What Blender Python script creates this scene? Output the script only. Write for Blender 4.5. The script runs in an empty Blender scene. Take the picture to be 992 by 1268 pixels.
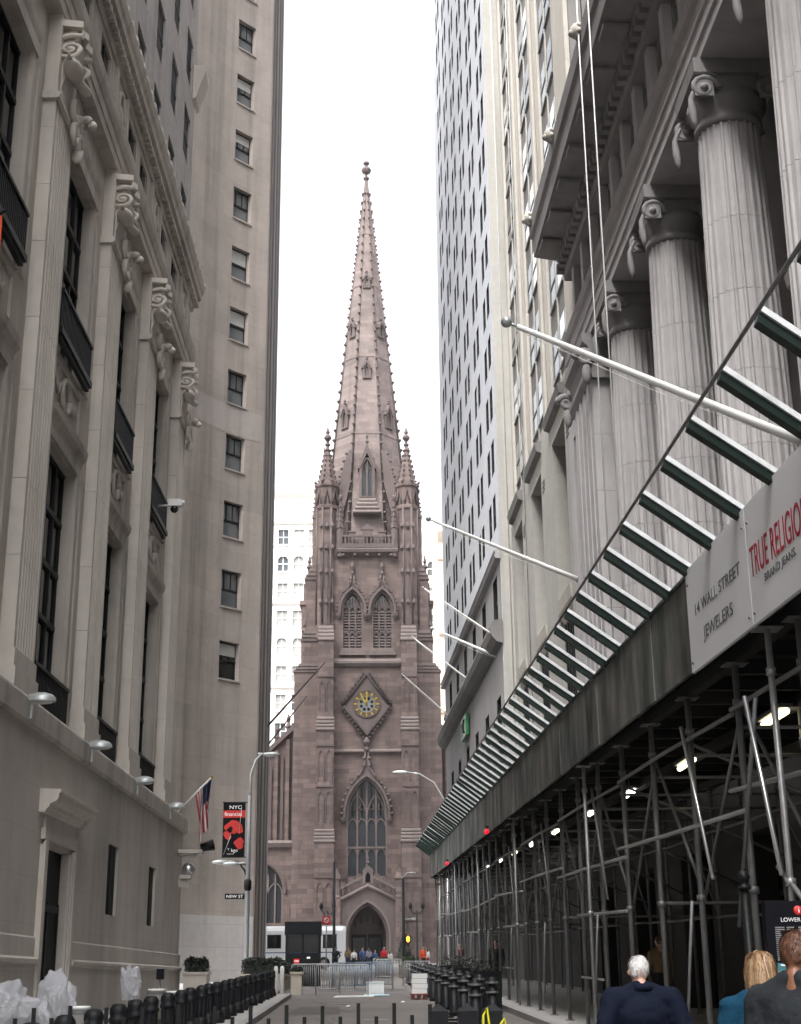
import bpy, bmesh, math, random
from mathutils import Vector, Matrix
random.seed(7)
PI = math.pi
S = bpy.context.scene
COL = S.collection

# ------------------------------------------------------------------ camera
def make_camera():
    yaw, pitch, roll = math.radians(1.75), math.radians(18.3), math.radians(0.55)
    f = Vector((math.sin(yaw)*math.cos(pitch), math.cos(yaw)*math.cos(pitch), math.sin(pitch)))
    r = Vector((math.cos(yaw), -math.sin(yaw), 0)); u = r.cross(f)
    r2 = r*math.cos(roll) - u*math.sin(roll); u2 = u*math.cos(roll) + r*math.sin(roll)
    cd = bpy.data.cameras.new('camera'); cam = bpy.data.objects.new('camera', cd); COL.objects.link(cam)
    cd.sensor_fit = 'HORIZONTAL'; cd.sensor_width = 36.0; cd.lens = 1755/992*36
    cd.clip_start = 0.1; cd.clip_end = 5000
    M = Matrix((r2, u2, -f)).transposed().to_4x4(); M.translation = Vector((0, 0, 1.65))
    cam.matrix_world = M
    S.camera = cam
make_camera()

# ------------------------------------------------------------------ sky, sun, exposure
SUN_EL, SUN_AZ = 58.0, 205.0       # degrees: high, behind the camera and a little to the left, veiled by cloud
W = bpy.data.worlds.new('World'); S.world = W; W.use_nodes = True
nt = W.node_tree; nt.nodes.clear()
sky = nt.nodes.new('ShaderNodeTexSky'); sky.sky_type = 'NISHITA'; sky.sun_disc = False
sky.sun_elevation = math.radians(SUN_EL); sky.sun_rotation = math.radians(SUN_AZ)
sky.air_density = 1.0; sky.dust_density = 6.0; sky.ozone_density = 1.0
hs = nt.nodes.new('ShaderNodeHueSaturation'); hs.inputs['Saturation'].default_value = 0.16
bg = nt.nodes.new('ShaderNodeBackground'); bg.inputs['Strength'].default_value = 0.15
wo = nt.nodes.new('ShaderNodeOutputWorld')
nt.links.new(sky.outputs[0], hs.inputs['Color']); nt.links.new(hs.outputs[0], bg.inputs['Color']); nt.links.new(bg.outputs[0], wo.inputs['Surface'])
sd = bpy.data.lights.new('sun', 'SUN'); sd.energy = 0.8; sd.angle = math.radians(25); sd.color = (1.0, 0.97, 0.93)
so = bpy.data.objects.new('sun', sd); COL.objects.link(so)
az = math.radians(SUN_AZ); el = math.radians(SUN_EL)
sv = Vector((math.sin(az)*math.cos(el), math.cos(az)*math.cos(el), math.sin(el)))
so.rotation_euler = sv.to_track_quat('Z', 'Y').to_euler(); so.location = sv*300
S.view_settings.view_transform = 'Standard'; S.view_settings.look = 'None'
S.view_settings.exposure = 2.05; S.view_settings.gamma = 1.0; S.view_settings.use_curve_mapping = False
S.cycles.max_bounces = 6; S.cycles.diffuse_bounces = 4; S.cycles.glossy_bounces = 3; S.cycles.transmission_bounces = 4
S.cycles.transparent_max_bounces = 6; S.cycles.caustics_reflective = False; S.cycles.caustics_refractive = False
S.cycles.use_denoising = True; S.cycles.sample_clamp_indirect = 6.0
S.cycles.use_adaptive_sampling = True; S.cycles.adaptive_threshold = 0.015

# ------------------------------------------------------------------ materials
MATS = {}
def _new(name):
    m = bpy.data.materials.new(name); m.use_nodes = True; MATS[name] = m
    n = m.node_tree.nodes; b = n['Principled BSDF']
    return m, m.node_tree, n, b
def plain(name, col, rough=0.6, metal=0.0, var=0.12, scale=6.0, emit=None, es=0.0, spec=0.5, bump=0.0, coat=0.0):
    m, t, n, b = _new(name)
    geo = n.new('ShaderNodeNewGeometry')
    no = n.new('ShaderNodeTexNoise'); no.inputs['Scale'].default_value = scale; no.inputs['Detail'].default_value = 5
    t.links.new(geo.outputs['Position'], no.inputs['Vector'])
    mx = n.new('ShaderNodeMix'); mx.data_type = 'RGBA'
    mx.inputs['A'].default_value = (*[c*(1-var) for c in col], 1); mx.inputs['B'].default_value = (*[min(1, c*(1+var)) for c in col], 1)
    t.links.new(no.outputs['Fac'], mx.inputs['Factor']); t.links.new(mx.outputs['Result'], b.inputs['Base Color'])
    b.inputs['Roughness'].default_value = rough; b.inputs['Metallic'].default_value = metal
    b.inputs['Specular IOR Level'].default_value = spec
    if coat: b.inputs['Coat Weight'].default_value = coat
    if bump:
        bp = n.new('ShaderNodeBump'); bp.inputs['Strength'].default_value = bump; bp.inputs['Distance'].default_value = 0.02
        t.links.new(no.outputs['Fac'], bp.inputs['Height']); t.links.new(bp.outputs[0], b.inputs['Normal'])
    if emit:
        b.inputs['Emission Color'].default_value = (*emit, 1); b.inputs['Emission Strength'].default_value = es
    return m
def stone(name, col, var=0.18, streak=0.25, bump=0.25, rough=0.85, spec=0.3, brick=None, soot=(0.05, 0.047, 0.045), mottle=3.0, sr=(0.5, 0.78), svec=(1.6, 1.6, 0.07), lift=1.25):
    """weathered masonry: large mottling, vertical rain streaks, fine grain and optional block-to-block tone"""
    m, t, n, b = _new(name)
    geo = n.new('ShaderNodeNewGeometry')
    def noise(scale, detail, vec=None, rough=0.55):
        k = n.new('ShaderNodeTexNoise'); k.inputs['Scale'].default_value = scale; k.inputs['Detail'].default_value = detail; k.inputs['Roughness'].default_value = rough
        t.links.new(vec or geo.outputs['Position'], k.inputs['Vector']); return k
    mp = n.new('ShaderNodeMapping'); mp.inputs['Scale'].default_value = svec; t.links.new(geo.outputs['Position'], mp.inputs['Vector'])
    n1 = noise(0.35, 6); n2 = noise(mottle, 5); n3 = noise(1.0, 4, mp.outputs[0]); n4 = noise(38, 3)
    def mix(fac, a, bb, mode='MIX'):
        x = n.new('ShaderNodeMix'); x.data_type = 'RGBA'; x.blend_type = mode
        for s_, v in (('Factor', fac), ('A', a), ('B', bb)):
            if hasattr(v, 'is_linked') or hasattr(v, 'links'): t.links.new(v, x.inputs[s_])
            elif isinstance(v, tuple): x.inputs[s_].default_value = (*v, 1) if len(v) == 3 else v
            else: x.inputs[s_].default_value = v
        return x.outputs['Result']
    def ramp(src, lo, hi, a=0.0, bb=1.0):
        r = n.new('ShaderNodeMapRange'); r.inputs['From Min'].default_value = lo; r.inputs['From Max'].default_value = hi
        r.inputs['To Min'].default_value = a; r.inputs['To Max'].default_value = bb; t.links.new(src, r.inputs['Value']); return r.outputs[0]
    dark = tuple(c*(1-var) for c in col); light = tuple(min(1, c*(1+var)) for c in col)
    c = mix(ramp(n1.outputs['Fac'], 0.3, 0.7), dark, light)
    c = mix(ramp(n2.outputs['Fac'], 0.35, 0.7, 0.0, 0.35), c, tuple(min(1, x*lift) for x in col))
    hgt = n4.outputs['Fac']
    if brick:
        bw, bh, amt, jt = brick
        sx = n.new('ShaderNodeSeparateXYZ'); t.links.new(geo.outputs['Position'], sx.inputs[0])
        ad = n.new('ShaderNodeMath'); ad.operation = 'ADD'; t.links.new(sx.outputs['X'], ad.inputs[0]); t.links.new(sx.outputs['Y'], ad.inputs[1])
        cb = n.new('ShaderNodeCombineXYZ'); t.links.new(ad.outputs[0], cb.inputs['X']); t.links.new(sx.outputs['Z'], cb.inputs['Y'])
        br = n.new('ShaderNodeTexBrick'); br.inputs['Scale'].default_value = 1.0; br.inputs['Brick Width'].default_value = bw; br.inputs['Row Height'].default_value = bh
        br.inputs['Mortar Size'].default_value = jt; br.inputs['Mortar Smooth'].default_value = 0.2; br.offset = 0.43; br.squash = 1.3; br.squash_frequency = 3
        br.inputs['Color1'].default_value = (1-amt, 1-amt, 1-amt, 1); br.inputs['Color2'].default_value = (1+amt, 1+amt*0.85, 1+amt*0.8, 1); br.inputs['Mortar'].default_value = (0.72, 0.7, 0.7, 1)
        t.links.new(cb.outputs[0], br.inputs['Vector'])
        c = mix(1.0, c, br.outputs['Color'], 'MULTIPLY')
    c = mix(ramp(n3.outputs['Fac'], sr[0], sr[1], 0.0, streak), c, soot)
    t.links.new(c, b.inputs['Base Color'])
    b.inputs['Roughness'].default_value = rough; b.inputs['Specular IOR Level'].default_value = spec
    bp = n.new('ShaderNodeBump'); bp.inputs['Strength'].default_value = bump; bp.inputs['Distance'].default_value = 0.01
    t.links.new(hgt, bp.inputs['Height']); t.links.new(bp.outputs[0], b.inputs['Normal'])
    return m
def mat(n): return MATS[n]

stone('limestone', (0.46, 0.425, 0.38), streak=0.42, var=0.2, sr=(0.47, 0.78))
stone('limestone_base', (0.485, 0.45, 0.41), streak=0.42, var=0.18, mottle=0.8, sr=(0.45, 0.75), svec=(0.5, 0.5, 0.06), brick=(2.1, 0.95, 0.025, 0.004))
stone('limestone_light', (0.56, 0.52, 0.472), streak=0.28, var=0.12)
stone('tower_patch', (0.29, 0.262, 0.247), streak=0.3, var=0.1)
stone('tower_limestone', (0.265, 0.236, 0.216), streak=0.45, var=0.13, brick=(1.9, 1.25, 0.07, 0.007), sr=(0.45, 0.8))
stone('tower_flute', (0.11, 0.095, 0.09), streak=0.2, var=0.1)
stone('granite', (0.345, 0.332, 0.325), streak=0.3, var=0.12, brick=(2.2, 1.1, 0.05, 0.01))
stone('grey_granite', (0.40, 0.385, 0.385), streak=0.22, var=0.1)
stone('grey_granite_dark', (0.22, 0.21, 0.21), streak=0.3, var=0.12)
stone('grey_cream', (0.33, 0.32, 0.295), streak=0.25, var=0.08)
stone('cream_stone', (0.39, 0.368, 0.33), streak=0.25, var=0.08)
stone('spandrel', (0.16, 0.155, 0.15), streak=0.2)
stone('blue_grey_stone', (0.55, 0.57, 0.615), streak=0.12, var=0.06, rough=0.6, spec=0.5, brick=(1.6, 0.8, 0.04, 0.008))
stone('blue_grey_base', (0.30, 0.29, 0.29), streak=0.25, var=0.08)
stone('brownstone', (0.128, 0.098, 0.091), streak=0.45, var=0.24, brick=(1.25, 0.48, 0.26, 0.014), sr=(0.45, 0.75))
stone('brownstone_trim', (0.108, 0.086, 0.082), streak=0.4, var=0.22)
stone('brownstone_pale', (0.142, 0.116, 0.109), streak=0.3, var=0.14)
stone('spire_stone_veiled', (0.165, 0.135, 0.128), streak=0.4, var=0.2, brick=(0.9, 0.5, 0.18, 0.012))  # tower stone lightened to stand in for the bright sky's veil
stone('white_terracotta', (0.80, 0.79, 0.77), streak=0.06, var=0.04)
stone('cream_brick', (0.78, 0.68, 0.55), streak=0.06, var=0.05)
stone('concrete', (0.36, 0.35, 0.34), streak=0.0, var=0.12, bump=0.4)
stone('kerb_granite', (0.30, 0.295, 0.29), streak=0.0, var=0.15)
stone('beige_precast', (0.46, 0.42, 0.35), streak=0.2, var=0.08)
stone('asphalt', (0.15, 0.137, 0.13), streak=0.0, var=0.18, bump=0.7, rough=0.9, mottle=1.5)
stone('asphalt_patch', (0.10, 0.095, 0.09), streak=0.0, var=0.15, bump=0.7, rough=0.9)
stone('old_plywood', (0.038, 0.046, 0.043), streak=0.9, var=0.6, rough=0.8, soot=(0.24, 0.23, 0.21), mottle=1.1, sr=(0.42, 0.66), svec=(1.3, 1.3, 0.4), lift=5.5)
stone('podium_shaded_stone', (0.045, 0.042, 0.04), streak=0.3, var=0.2)  # stone colour darkened to carry the shade under the shed
plain('pane_dark', (0.007, 0.008, 0.009), 0.08, spec=0.45)
plain('pane_matte', (0.008, 0.009, 0.01), 0.6, spec=0.15)
plain('pane_sky', (0.09, 0.10, 0.11), 0.05, spec=1.0)
plain('pane_blind', (0.42, 0.42, 0.40), 0.35, spec=0.5)
plain('pane_stained', (0.02, 0.023, 0.028), 0.3, scale=3, var=0.5, spec=0.5)
plain('window_frame_dark', (0.01, 0.011, 0.011), 0.5, spec=0.2)
plain('window_frame_grey', (0.16, 0.17, 0.17), 0.5)
plain('pane_white_reflection', (0.75, 0.78, 0.84), 0.15, spec=0.8)  # near-white pane colour stands in for reflected sky
plain('iron_black', (0.006, 0.0065, 0.007), 0.5, spec=0.2, var=0.3, scale=12, bump=0.15)
plain('bollard_black', (0.006, 0.007, 0.009), 0.55, spec=0.3, var=0.4, scale=9, bump=0.2)
plain('steel_galv', (0.33, 0.335, 0.34), 0.42, 0.5, var=0.22, scale=8)
plain('steel_dull', (0.17, 0.172, 0.175), 0.5, 0.35, var=0.3, scale=7)
plain('steel_bright', (0.62, 0.63, 0.64), 0.28, 0.9, var=0.1)
plain('barrier_blue', (0.17, 0.23, 0.30), 0.4, 0.4, var=0.15)
plain('deck_dark', (0.02, 0.02, 0.02), 0.8, spec=0.2, var=0.3, scale=3)
plain('green_paint', (0.003, 0.013, 0.0095), 0.4, var=0.3, spec=0.25)
plain('guard_sky_sheen', (0.62, 0.64, 0.65), 0.4, 0.1, var=0.35)  # pale colour stands in for sky reflected along the guard arms
plain('white_sign', (0.80, 0.81, 0.84), 0.45, var=0.04, scale=1.5)
plain('red_print', (0.36, 0.008, 0.03), 0.5, var=0.05)
plain('grey_print', (0.10, 0.10, 0.115), 0.5, var=0.05)
plain('white_print', (0.8, 0.8, 0.8), 0.5, var=0.03)
plain('white_paint', (0.74, 0.74, 0.73), 0.4, var=0.06)
plain('white_pole', (0.78, 0.78, 0.76), 0.35, var=0.06)
plain('brown_pole', (0.10, 0.075, 0.068), 0.5, var=0.15)
plain('bus_white', (0.78, 0.80, 0.82), 0.25, var=0.04, coat=0.4)
plain('tyre', (0.01, 0.01, 0.01), 0.8)
plain('booth_black', (0.006, 0.007, 0.008), 0.5, spec=0.15, var=0.2)
plain('red_sign', (0.55, 0.02, 0.02), 0.4, var=0.06)
plain('green_sign', (0.01, 0.16, 0.05), 0.4, var=0.1)
plain('sign_black', (0.005, 0.005, 0.008), 0.5, spec=0.1, var=0.1)
plain('text_grey', (0.2, 0.2, 0.21), 0.5, var=0.3, scale=60)
plain('orange_cloth', (0.75, 0.10, 0.02), 0.7, var=0.1)
plain('banner_red', (0.42, 0.015, 0.01), 0.55, var=0.3, scale=2.5)
plain('banner_black', (0.004, 0.004, 0.005), 0.6, spec=0.1)
plain('flag_red', (0.36, 0.015, 0.03), 0.7); plain('flag_white', (0.62, 0.6, 0.58), 0.7); plain('flag_blue', (0.012, 0.015, 0.05), 0.7)
plain('gold', (0.40, 0.29, 0.035), 0.35, 0.6, var=0.15)
plain('far_pane_glare', (0.30, 0.30, 0.29), 0.4, var=0.3, scale=0.4)  # pane colour lightened to stand in for glare on the far blocks
plain('old_gold', (0.26, 0.19, 0.06), 0.5, 0.3, var=0.15)
plain('pole_grey', (0.17, 0.178, 0.185), 0.5, 0.2, var=0.15)
plain('hair_auburn', (0.11, 0.045, 0.025), 0.6, var=0.3, scale=40, bump=0.5); plain('hair_auburn_b', (0.06, 0.025, 0.015), 0.6); plain('hair_auburn_c', (0.17, 0.075, 0.04), 0.6)
stone('brownstone_dark', (0.05, 0.039, 0.037), streak=0.3)
plain('clock_ring', (0.07, 0.052, 0.038), 0.6, var=0.1)
plain('lamp_grey', (0.40, 0.42, 0.42), 0.35, 0.3, var=0.1)
plain('lamp_lens', (0.65, 0.66, 0.64), 0.2, var=0.05)
plain('lamp_lit', (0.9, 0.85, 0.7), 0.4, emit=(1.0, 0.86, 0.55), es=1.7)
plain('lamp_lit_white', (0.9, 0.9, 0.85), 0.4, emit=(1.0, 0.96, 0.85), es=2.2)
plain('red_lit', (0.6, 0.02, 0.05), 0.3, emit=(1.0, 0.004, 0.012), es=0.7)
plain('amber_lit', (0.8, 0.3, 0.02), 0.4, emit=(1.0, 0.38, 0.03), es=1.6)
plain('hi_vis_yellow', (0.75, 0.72, 0.02), 0.4, var=0.1)
plain('rope_white', (0.72, 0.72, 0.70), 0.7, var=0.1)
plain('teal_board', (0.03, 0.16, 0.19), 0.5, var=0.2)
plain('cyan_board', (0.45, 0.62, 0.68), 0.5, var=0.1)
plain('wood_red', (0.22, 0.06, 0.045), 0.7)
plain('planter_wood', (0.085, 0.07, 0.05), 0.7, var=0.25)
plain('leaf_dark', (0.009, 0.015, 0.008), 0.6, var=0.5, scale=9)
plain('leaf_mid', (0.03, 0.048, 0.02), 0.6, var=0.5, scale=9)
plain('bark', (0.06, 0.045, 0.035), 0.85)
plain('skin_pale', (0.52, 0.30, 0.23), 0.5, var=0.08, scale=30); plain('skin_brown', (0.20, 0.085, 0.045), 0.45, var=0.12, scale=30)
plain('hair_white', (0.72, 0.70, 0.69), 0.6, var=0.12, scale=60, bump=0.6); plain('hair_blonde', (0.36, 0.22, 0.12), 0.5, var=0.35, scale=40, bump=0.6)
plain('hair_white_b', (0.5, 0.49, 0.48), 0.6); plain('hair_white_c', (0.8, 0.79, 0.78), 0.6); plain('hair_blonde_b', (0.2, 0.11, 0.055), 0.5); plain('hair_blonde_c', (0.46, 0.32, 0.19), 0.5)
plain('hair_black', (0.012, 0.010, 0.009), 0.5, var=0.3, scale=50); plain('hair_brown', (0.06, 0.035, 0.02), 0.5, var=0.3, scale=50)
plain('cloth_navy', (0.005, 0.008, 0.02), 0.85, spec=0.15, var=0.25, scale=18, bump=0.3); plain('cloth_teal', (0.006, 0.042, 0.08), 0.9, spec=0.15, var=0.22, scale=22, bump=0.5)
plain('cloth_grey', (0.022, 0.025, 0.029), 0.9, spec=0.15, var=0.22, scale=22, bump=0.5); plain('cloth_black', (0.012, 0.012, 0.014), 0.8, var=0.3, scale=20, bump=0.3)
plain('cloth_red', (0.5, 0.02, 0.03), 0.8, var=0.15); plain('cloth_tan', (0.20, 0.13, 0.06), 0.8, var=0.2); plain('cloth_blue', (0.05, 0.09, 0.22), 0.8, var=0.2)
plain('cloth_white', (0.66, 0.66, 0.66), 0.8, var=0.1); plain('cloth_lilac', (0.30, 0.29, 0.36), 0.8, var=0.1); plain('cloth_jeans', (0.03, 0.045, 0.08), 0.85, var=0.3); plain('cloth_orange', (0.62, 0.09, 0.03), 0.8); plain('cloth_maroon', (0.10, 0.01, 0.02), 0.8)
plain('paper_white', (0.78, 0.78, 0.76), 0.6, var=0.05)
def plastic_mat():
    m, t, n, b = _new('plastic_film')
    b.inputs['Base Color'].default_value = (0.62, 0.63, 0.67, 1); b.inputs['Roughness'].default_value = 0.22; b.inputs['Specular IOR Level'].default_value = 0.6
    tr = n.new('ShaderNodeBsdfTranslucent'); tr.inputs['Color'].default_value = (0.75, 0.75, 0.78, 1)
    tp = n.new('ShaderNodeBsdfTransparent'); m1 = n.new('ShaderNodeMixShader'); m2 = n.new('ShaderNodeMixShader')
    m1.inputs[0].default_value = 0.4; m2.inputs[0].default_value = 0.38
    o = n['Material Output']
    t.links.new(b.outputs[0], m1.inputs[1]); t.links.new(tr.outputs[0], m1.inputs[2]); t.links.new(m1.outputs[0], m2.inputs[1]); t.links.new(tp.outputs[0], m2.inputs[2]); t.links.new(m2.outputs[0], o.inputs['Surface'])
plastic_mat()

# ------------------------------------------------------------------ object helpers
def thing(name, label, cat, loc=(0, 0, 0), rotz=0.0, group=None):
    o = bpy.data.objects.new(name, None); COL.objects.link(o); o.empty_display_size = 0.2
    o.location = loc; o.rotation_euler = (0, 0, rotz)
    return tag(o, label, cat, group)
def tag(o, label=None, cat=None, group=None, kind=None):
    if label: o['label'] = label
    if cat: o['category'] = cat
    if group: o['group'] = group
    if kind: o['kind'] = kind
    return o
def copy_tree(o, parent=None):
    c = o.copy(); COL.objects.link(c); c.parent = parent
    for ch in list(o.children):
        copy_tree(ch, c)
    return c
def base_of(o):
    v = Vector((0, 0, 0))
    while o is not None:
        v += o.location; o = o.parent
    return v
def inst(name, src, parent, loc=(0, 0, 0), rot=(0, 0, 0), scale=(1, 1, 1)):
    """another object on the same mesh data, placed in its parent's frame"""
    o = bpy.data.objects.new(name, src if isinstance(src, bpy.types.Mesh) else src.data); COL.objects.link(o)
    o.parent = parent; o.location = loc; o.rotation_euler = rot; o.scale = scale
    return o

class MB:
    """collects geometry in (u, d, z): along a facade, out of it, up; tf turns that into world space"""
    def __init__(self, tf=None):
        self.v = []; self.f = []; self.m = []; self.tf = tf; self.sm = []
    def add(self, pts, faces, m=0, smooth=False):
        k = len(self.v); tf = self.tf
        self.v += [tf(*p) if tf else tuple(p) for p in pts]
        self.f += [tuple(i+k for i in f) for f in faces]; self.m += [m]*len(faces); self.sm += [smooth]*len(faces)
        return self
    def box(self, a0, a1, b0, b1, c0, c1, m=0):
        p = [(x, y, z) for z in (c0, c1) for y in (b0, b1) for x in (a0, a1)]
        return self.add(p, [(0, 2, 3, 1), (4, 5, 7, 6), (0, 1, 5, 4), (2, 6, 7, 3), (0, 4, 6, 2), (1, 3, 7, 5)], m)
    def hexa(self, p, m=0):   # 8 points, bottom ring then top ring
        return self.add(p, [(3, 2, 1, 0), (4, 5, 6, 7), (0, 1, 5, 4), (1, 2, 6, 5), (2, 3, 7, 6), (3, 0, 4, 7)], m)
    def quad(self, a, b, c, d, m=0): return self.add([a, b, c, d], [(0, 1, 2, 3)], m)
    def poly_d(self, poly, d0, d1, m=0):
        """(u,z) outline given thickness along d"""
        n = len(poly)
        pts = [(u, d0, z) for u, z in poly] + [(u, d1, z) for u, z in poly]
        fs = [tuple(range(n-1, -1, -1)), tuple(range(n, 2*n))] + [(i, (i+1) % n, n+(i+1) % n, n+i) for i in range(n)]
        return self.add(pts, fs, m)
    def prof_u(self, prof, u0, u1, m=0):
        """(d,z) moulding profile run along u"""
        n = len(prof)
        pts = [(u0, d, z) for d, z in prof] + [(u1, d, z) for d, z in prof]
        fs = [tuple(range(n)), tuple(range(2*n-1, n-1, -1))] + [(i, n+i, n+(i+1) % n, (i+1) % n) for i in range(n)]
        return self.add(pts, fs, m)
    def prism(self, poly, z0, z1, m=0):
        n = len(poly); pts = [(u, d, z0) for u, d in poly] + [(u, d, z1) for u, d in poly]
        fs = [tuple(range(n-1, -1, -1)), tuple(range(n, 2*n))] + [(i, (i+1) % n, n+(i+1) % n, n+i) for i in range(n)]
        return self.add(pts, fs, m)
    def lathe(self, cu, cd, prof, n=16, m=0, smooth=True, caps=True, rot=0.0):
        pts = []; k = len(prof)
        for r, z in prof:
            pts += [(cu+r*math.cos(rot+2*PI*i/n), cd+r*math.sin(rot+2*PI*i/n), z) for i in range(n)]
        fs = [(j*n+i, j*n+(i+1) % n, (j+1)*n+(i+1) % n, (j+1)*n+i) for j in range(k-1) for i in range(n)]
        self.add(pts, fs, m, smooth)
        if caps:
            b = len(self.v) - len(pts)
            self.f += [tuple(b+i for i in range(n-1, -1, -1)), tuple(b+(k-1)*n+i for i in range(n))]; self.m += [m, m]; self.sm += [False, False]
        return self
    def tube(self, pts, r, n=8, m=0, smooth=True, caps=True):
        P = [Vector(p) for p in pts]; R = r if isinstance(r, (list, tuple)) else [r]*len(P)
        ring = []; prev = None
        for i, p in enumerate(P):
            t = (P[min(i+1, len(P)-1)] - P[max(i-1, 0)]).normalized()
            a = prev if prev is not None else (Vector((0, 0, 1)) if abs(t.z) < 0.9 else Vector((1, 0, 0)))
            x = (a - t*a.dot(t)).normalized(); y = t.cross(x); prev = x
            ring += [tuple(p + (x*math.cos(2*PI*k/n) + y*math.sin(2*PI*k/n))*R[i]) for k in range(n)]
        fs = [(j*n+i, j*n+(i+1) % n, (j+1)*n+(i+1) % n, (j+1)*n+i) for j in range(len(P)-1) for i in range(n)]
        self.add(ring, fs, m, smooth)
        if caps:
            b = len(self.v)-len(ring); e = (len(P)-1)*n
            self.f += [tuple(b+i for i in range(n-1, -1, -1)), tuple(b+e+i for i in range(n))]; self.m += [m, m]; self.sm += [False, False]
        return self
    def ball(self, c, r, n=10, k=6, m=0):
        rx, ry, rz = r if isinstance(r, (tuple, list)) else (r, r, r)
        pts = [(c[0], c[1], c[2]-rz)]
        for j in range(1, k):
            a = -PI/2 + PI*j/k
            pts += [(c[0]+rx*math.cos(a)*math.cos(2*PI*i/n), c[1]+ry*math.cos(a)*math.sin(2*PI*i/n), c[2]+rz*math.sin(a)) for i in range(n)]
        pts.append((c[0], c[1], c[2]+rz)); e = len(pts)-1
        fs = [(0, 1+(i+1) % n, 1+i) for i in range(n)] + [(1+(j*n)+i, 1+j*n+(i+1) % n, 1+(j+1)*n+(i+1) % n, 1+(j+1)*n+i) for j in range(k-2) for i in range(n)]
        fs += [(e, 1+(k-2)*n+i, 1+(k-2)*n+(i+1) % n) for i in range(n)]
        return self.add(pts, fs, m, True)
    def mesh(self, name, mats, base=(0, 0, 0), fix=True):
        me = bpy.data.meshes.new(name); b = Vector(base)
        me.from_pydata([tuple(Vector(p)-b) for p in self.v], [], self.f)
        for x in (mats if isinstance(mats, (list, tuple)) else [mats]): me.materials.append(MATS[x])
        if len(me.polygons) == len(self.m):
            me.polygons.foreach_set('material_index', self.m); me.polygons.foreach_set('use_smooth', self.sm)
        if fix:
            bm = bmesh.new(); bm.from_mesh(me); bmesh.ops.recalc_face_normals(bm, faces=bm.faces); bm.to_mesh(me); bm.free()
        me.update(); return me
    def obj(self, name, mats, parent=None, fix=True):
        base = base_of(parent) if parent is not None else Vector((0, 0, 0))
        o = bpy.data.objects.new(name, self.mesh(name, mats, base, fix)); COL.objects.link(o); o.parent = parent
        return o
    def top(self, name, mats, loc, label, cat, group=None):
        """a one-mesh thing with its origin at loc"""
        o = bpy.data.objects.new(name, self.mesh(name, mats, loc)); COL.objects.link(o); o.location = loc
        return tag(o, label, cat, group)

def wall_openings(mb, u0, u1, z0, z1, ops, d=0.0, depth=0.4, m=0, mr=None):
    """front sheet of a wall with rectangular holes and their reveals; ops = [(ua,ub,za,zb)]"""
    us = sorted({u0, u1, *[o[0] for o in ops], *[o[1] for o in ops]}); zs = sorted({z0, z1, *[o[2] for o in ops], *[o[3] for o in ops]})
    us = [x for x in us if u0 <= x <= u1]; zs = [x for x in zs if z0 <= x <= z1]
    for i in range(len(us)-1):
        run = None
        cu = (us[i]+us[i+1])/2
        cells = []
        for j in range(len(zs)-1):
            cz = (zs[j]+zs[j+1])/2
            hole = any(o[0] < cu < o[1] and o[2] < cz < o[3] for o in ops)
            if not hole:
                if run is None: run = zs[j]
            if (hole or j == len(zs)-2) and run is not None:
                top = zs[j] if hole else zs[j+1]
                mb.quad((us[i], d, run), (us[i+1], d, run), (us[i+1], d, top), (us[i], d, top), m); run = None
    mr = m if mr is None else mr
    for a, b, c, e in ops:
        mb.quad((a, d, c), (a, d-depth, c), (a, d-depth, e), (a, d, e), mr); mb.quad((b, d, c), (b, d-depth, c), (b, d-depth, e), (b, d, e), mr)
        mb.quad((a, d, e), (b, d, e), (b, d-depth, e), (a, d-depth, e), mr); mb.quad((a, d, c), (b, d, c), (b, d-depth, c), (a, d-depth, c), mr)
def pointed(w, zs, za, n=7):
    """left half of a pointed arch from springing to apex: list of (half width, z)"""
    h = za-zs; hw = w/2; out = []
    R = (hw*hw + h*h)/(2*hw); amax = math.asin(min(1, h/R))
    for i in range(n+1):
        a = amax*i/n; out.append((max(0.0, R*math.cos(a)-(R-hw)), zs+R*math.sin(a)))
    out[-1] = (0.0, za); return out
def arch_poly(uc, w, zb, zs, za, n=7):
    c = pointed(w, zs, za, n)
    return [(uc-w/2, zb)] + [(uc-x, z) for x, z in c] + [(uc+x, z) for x, z in reversed(c[:-1])] + [(uc+w/2, zb)]
def arch_wall(mb, u0, u1, z0, z1, uc, w, zb, zs, za, d, depth, m=0, n=8):
    c = [(w/2, zb)] + pointed(w, zs, za, n)
    for (xa, a), (xb, b) in zip(c[:-1], c[1:]):
        mb.quad((u0, d, a), (uc-xa, d, a), (uc-xb, d, b), (u0, d, b), m); mb.quad((u1, d, a), (uc+xa, d, a), (uc+xb, d, b), (u1, d, b), m)
        mb.quad((uc-xa, d, a), (uc-xa, d-depth, a), (uc-xb, d-depth, b), (uc-xb, d, b), m); mb.quad((uc+xa, d, a), (uc+xa, d-depth, a), (uc+xb, d-depth, b), (uc+xb, d, b), m)
    if z1 > za: mb.quad((u0, d, za), (u1, d, za), (u1, d, z1), (u0, d, z1), m)
    if zb > z0:
        mb.quad((u0, d, z0), (u1, d, z0), (u1, d, zb), (u0, d, zb), m)
    mb.quad((uc-w/2, d, zb), (uc+w/2, d, zb), (uc+w/2, d-depth, zb), (uc-w/2, d-depth, zb), m)
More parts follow.
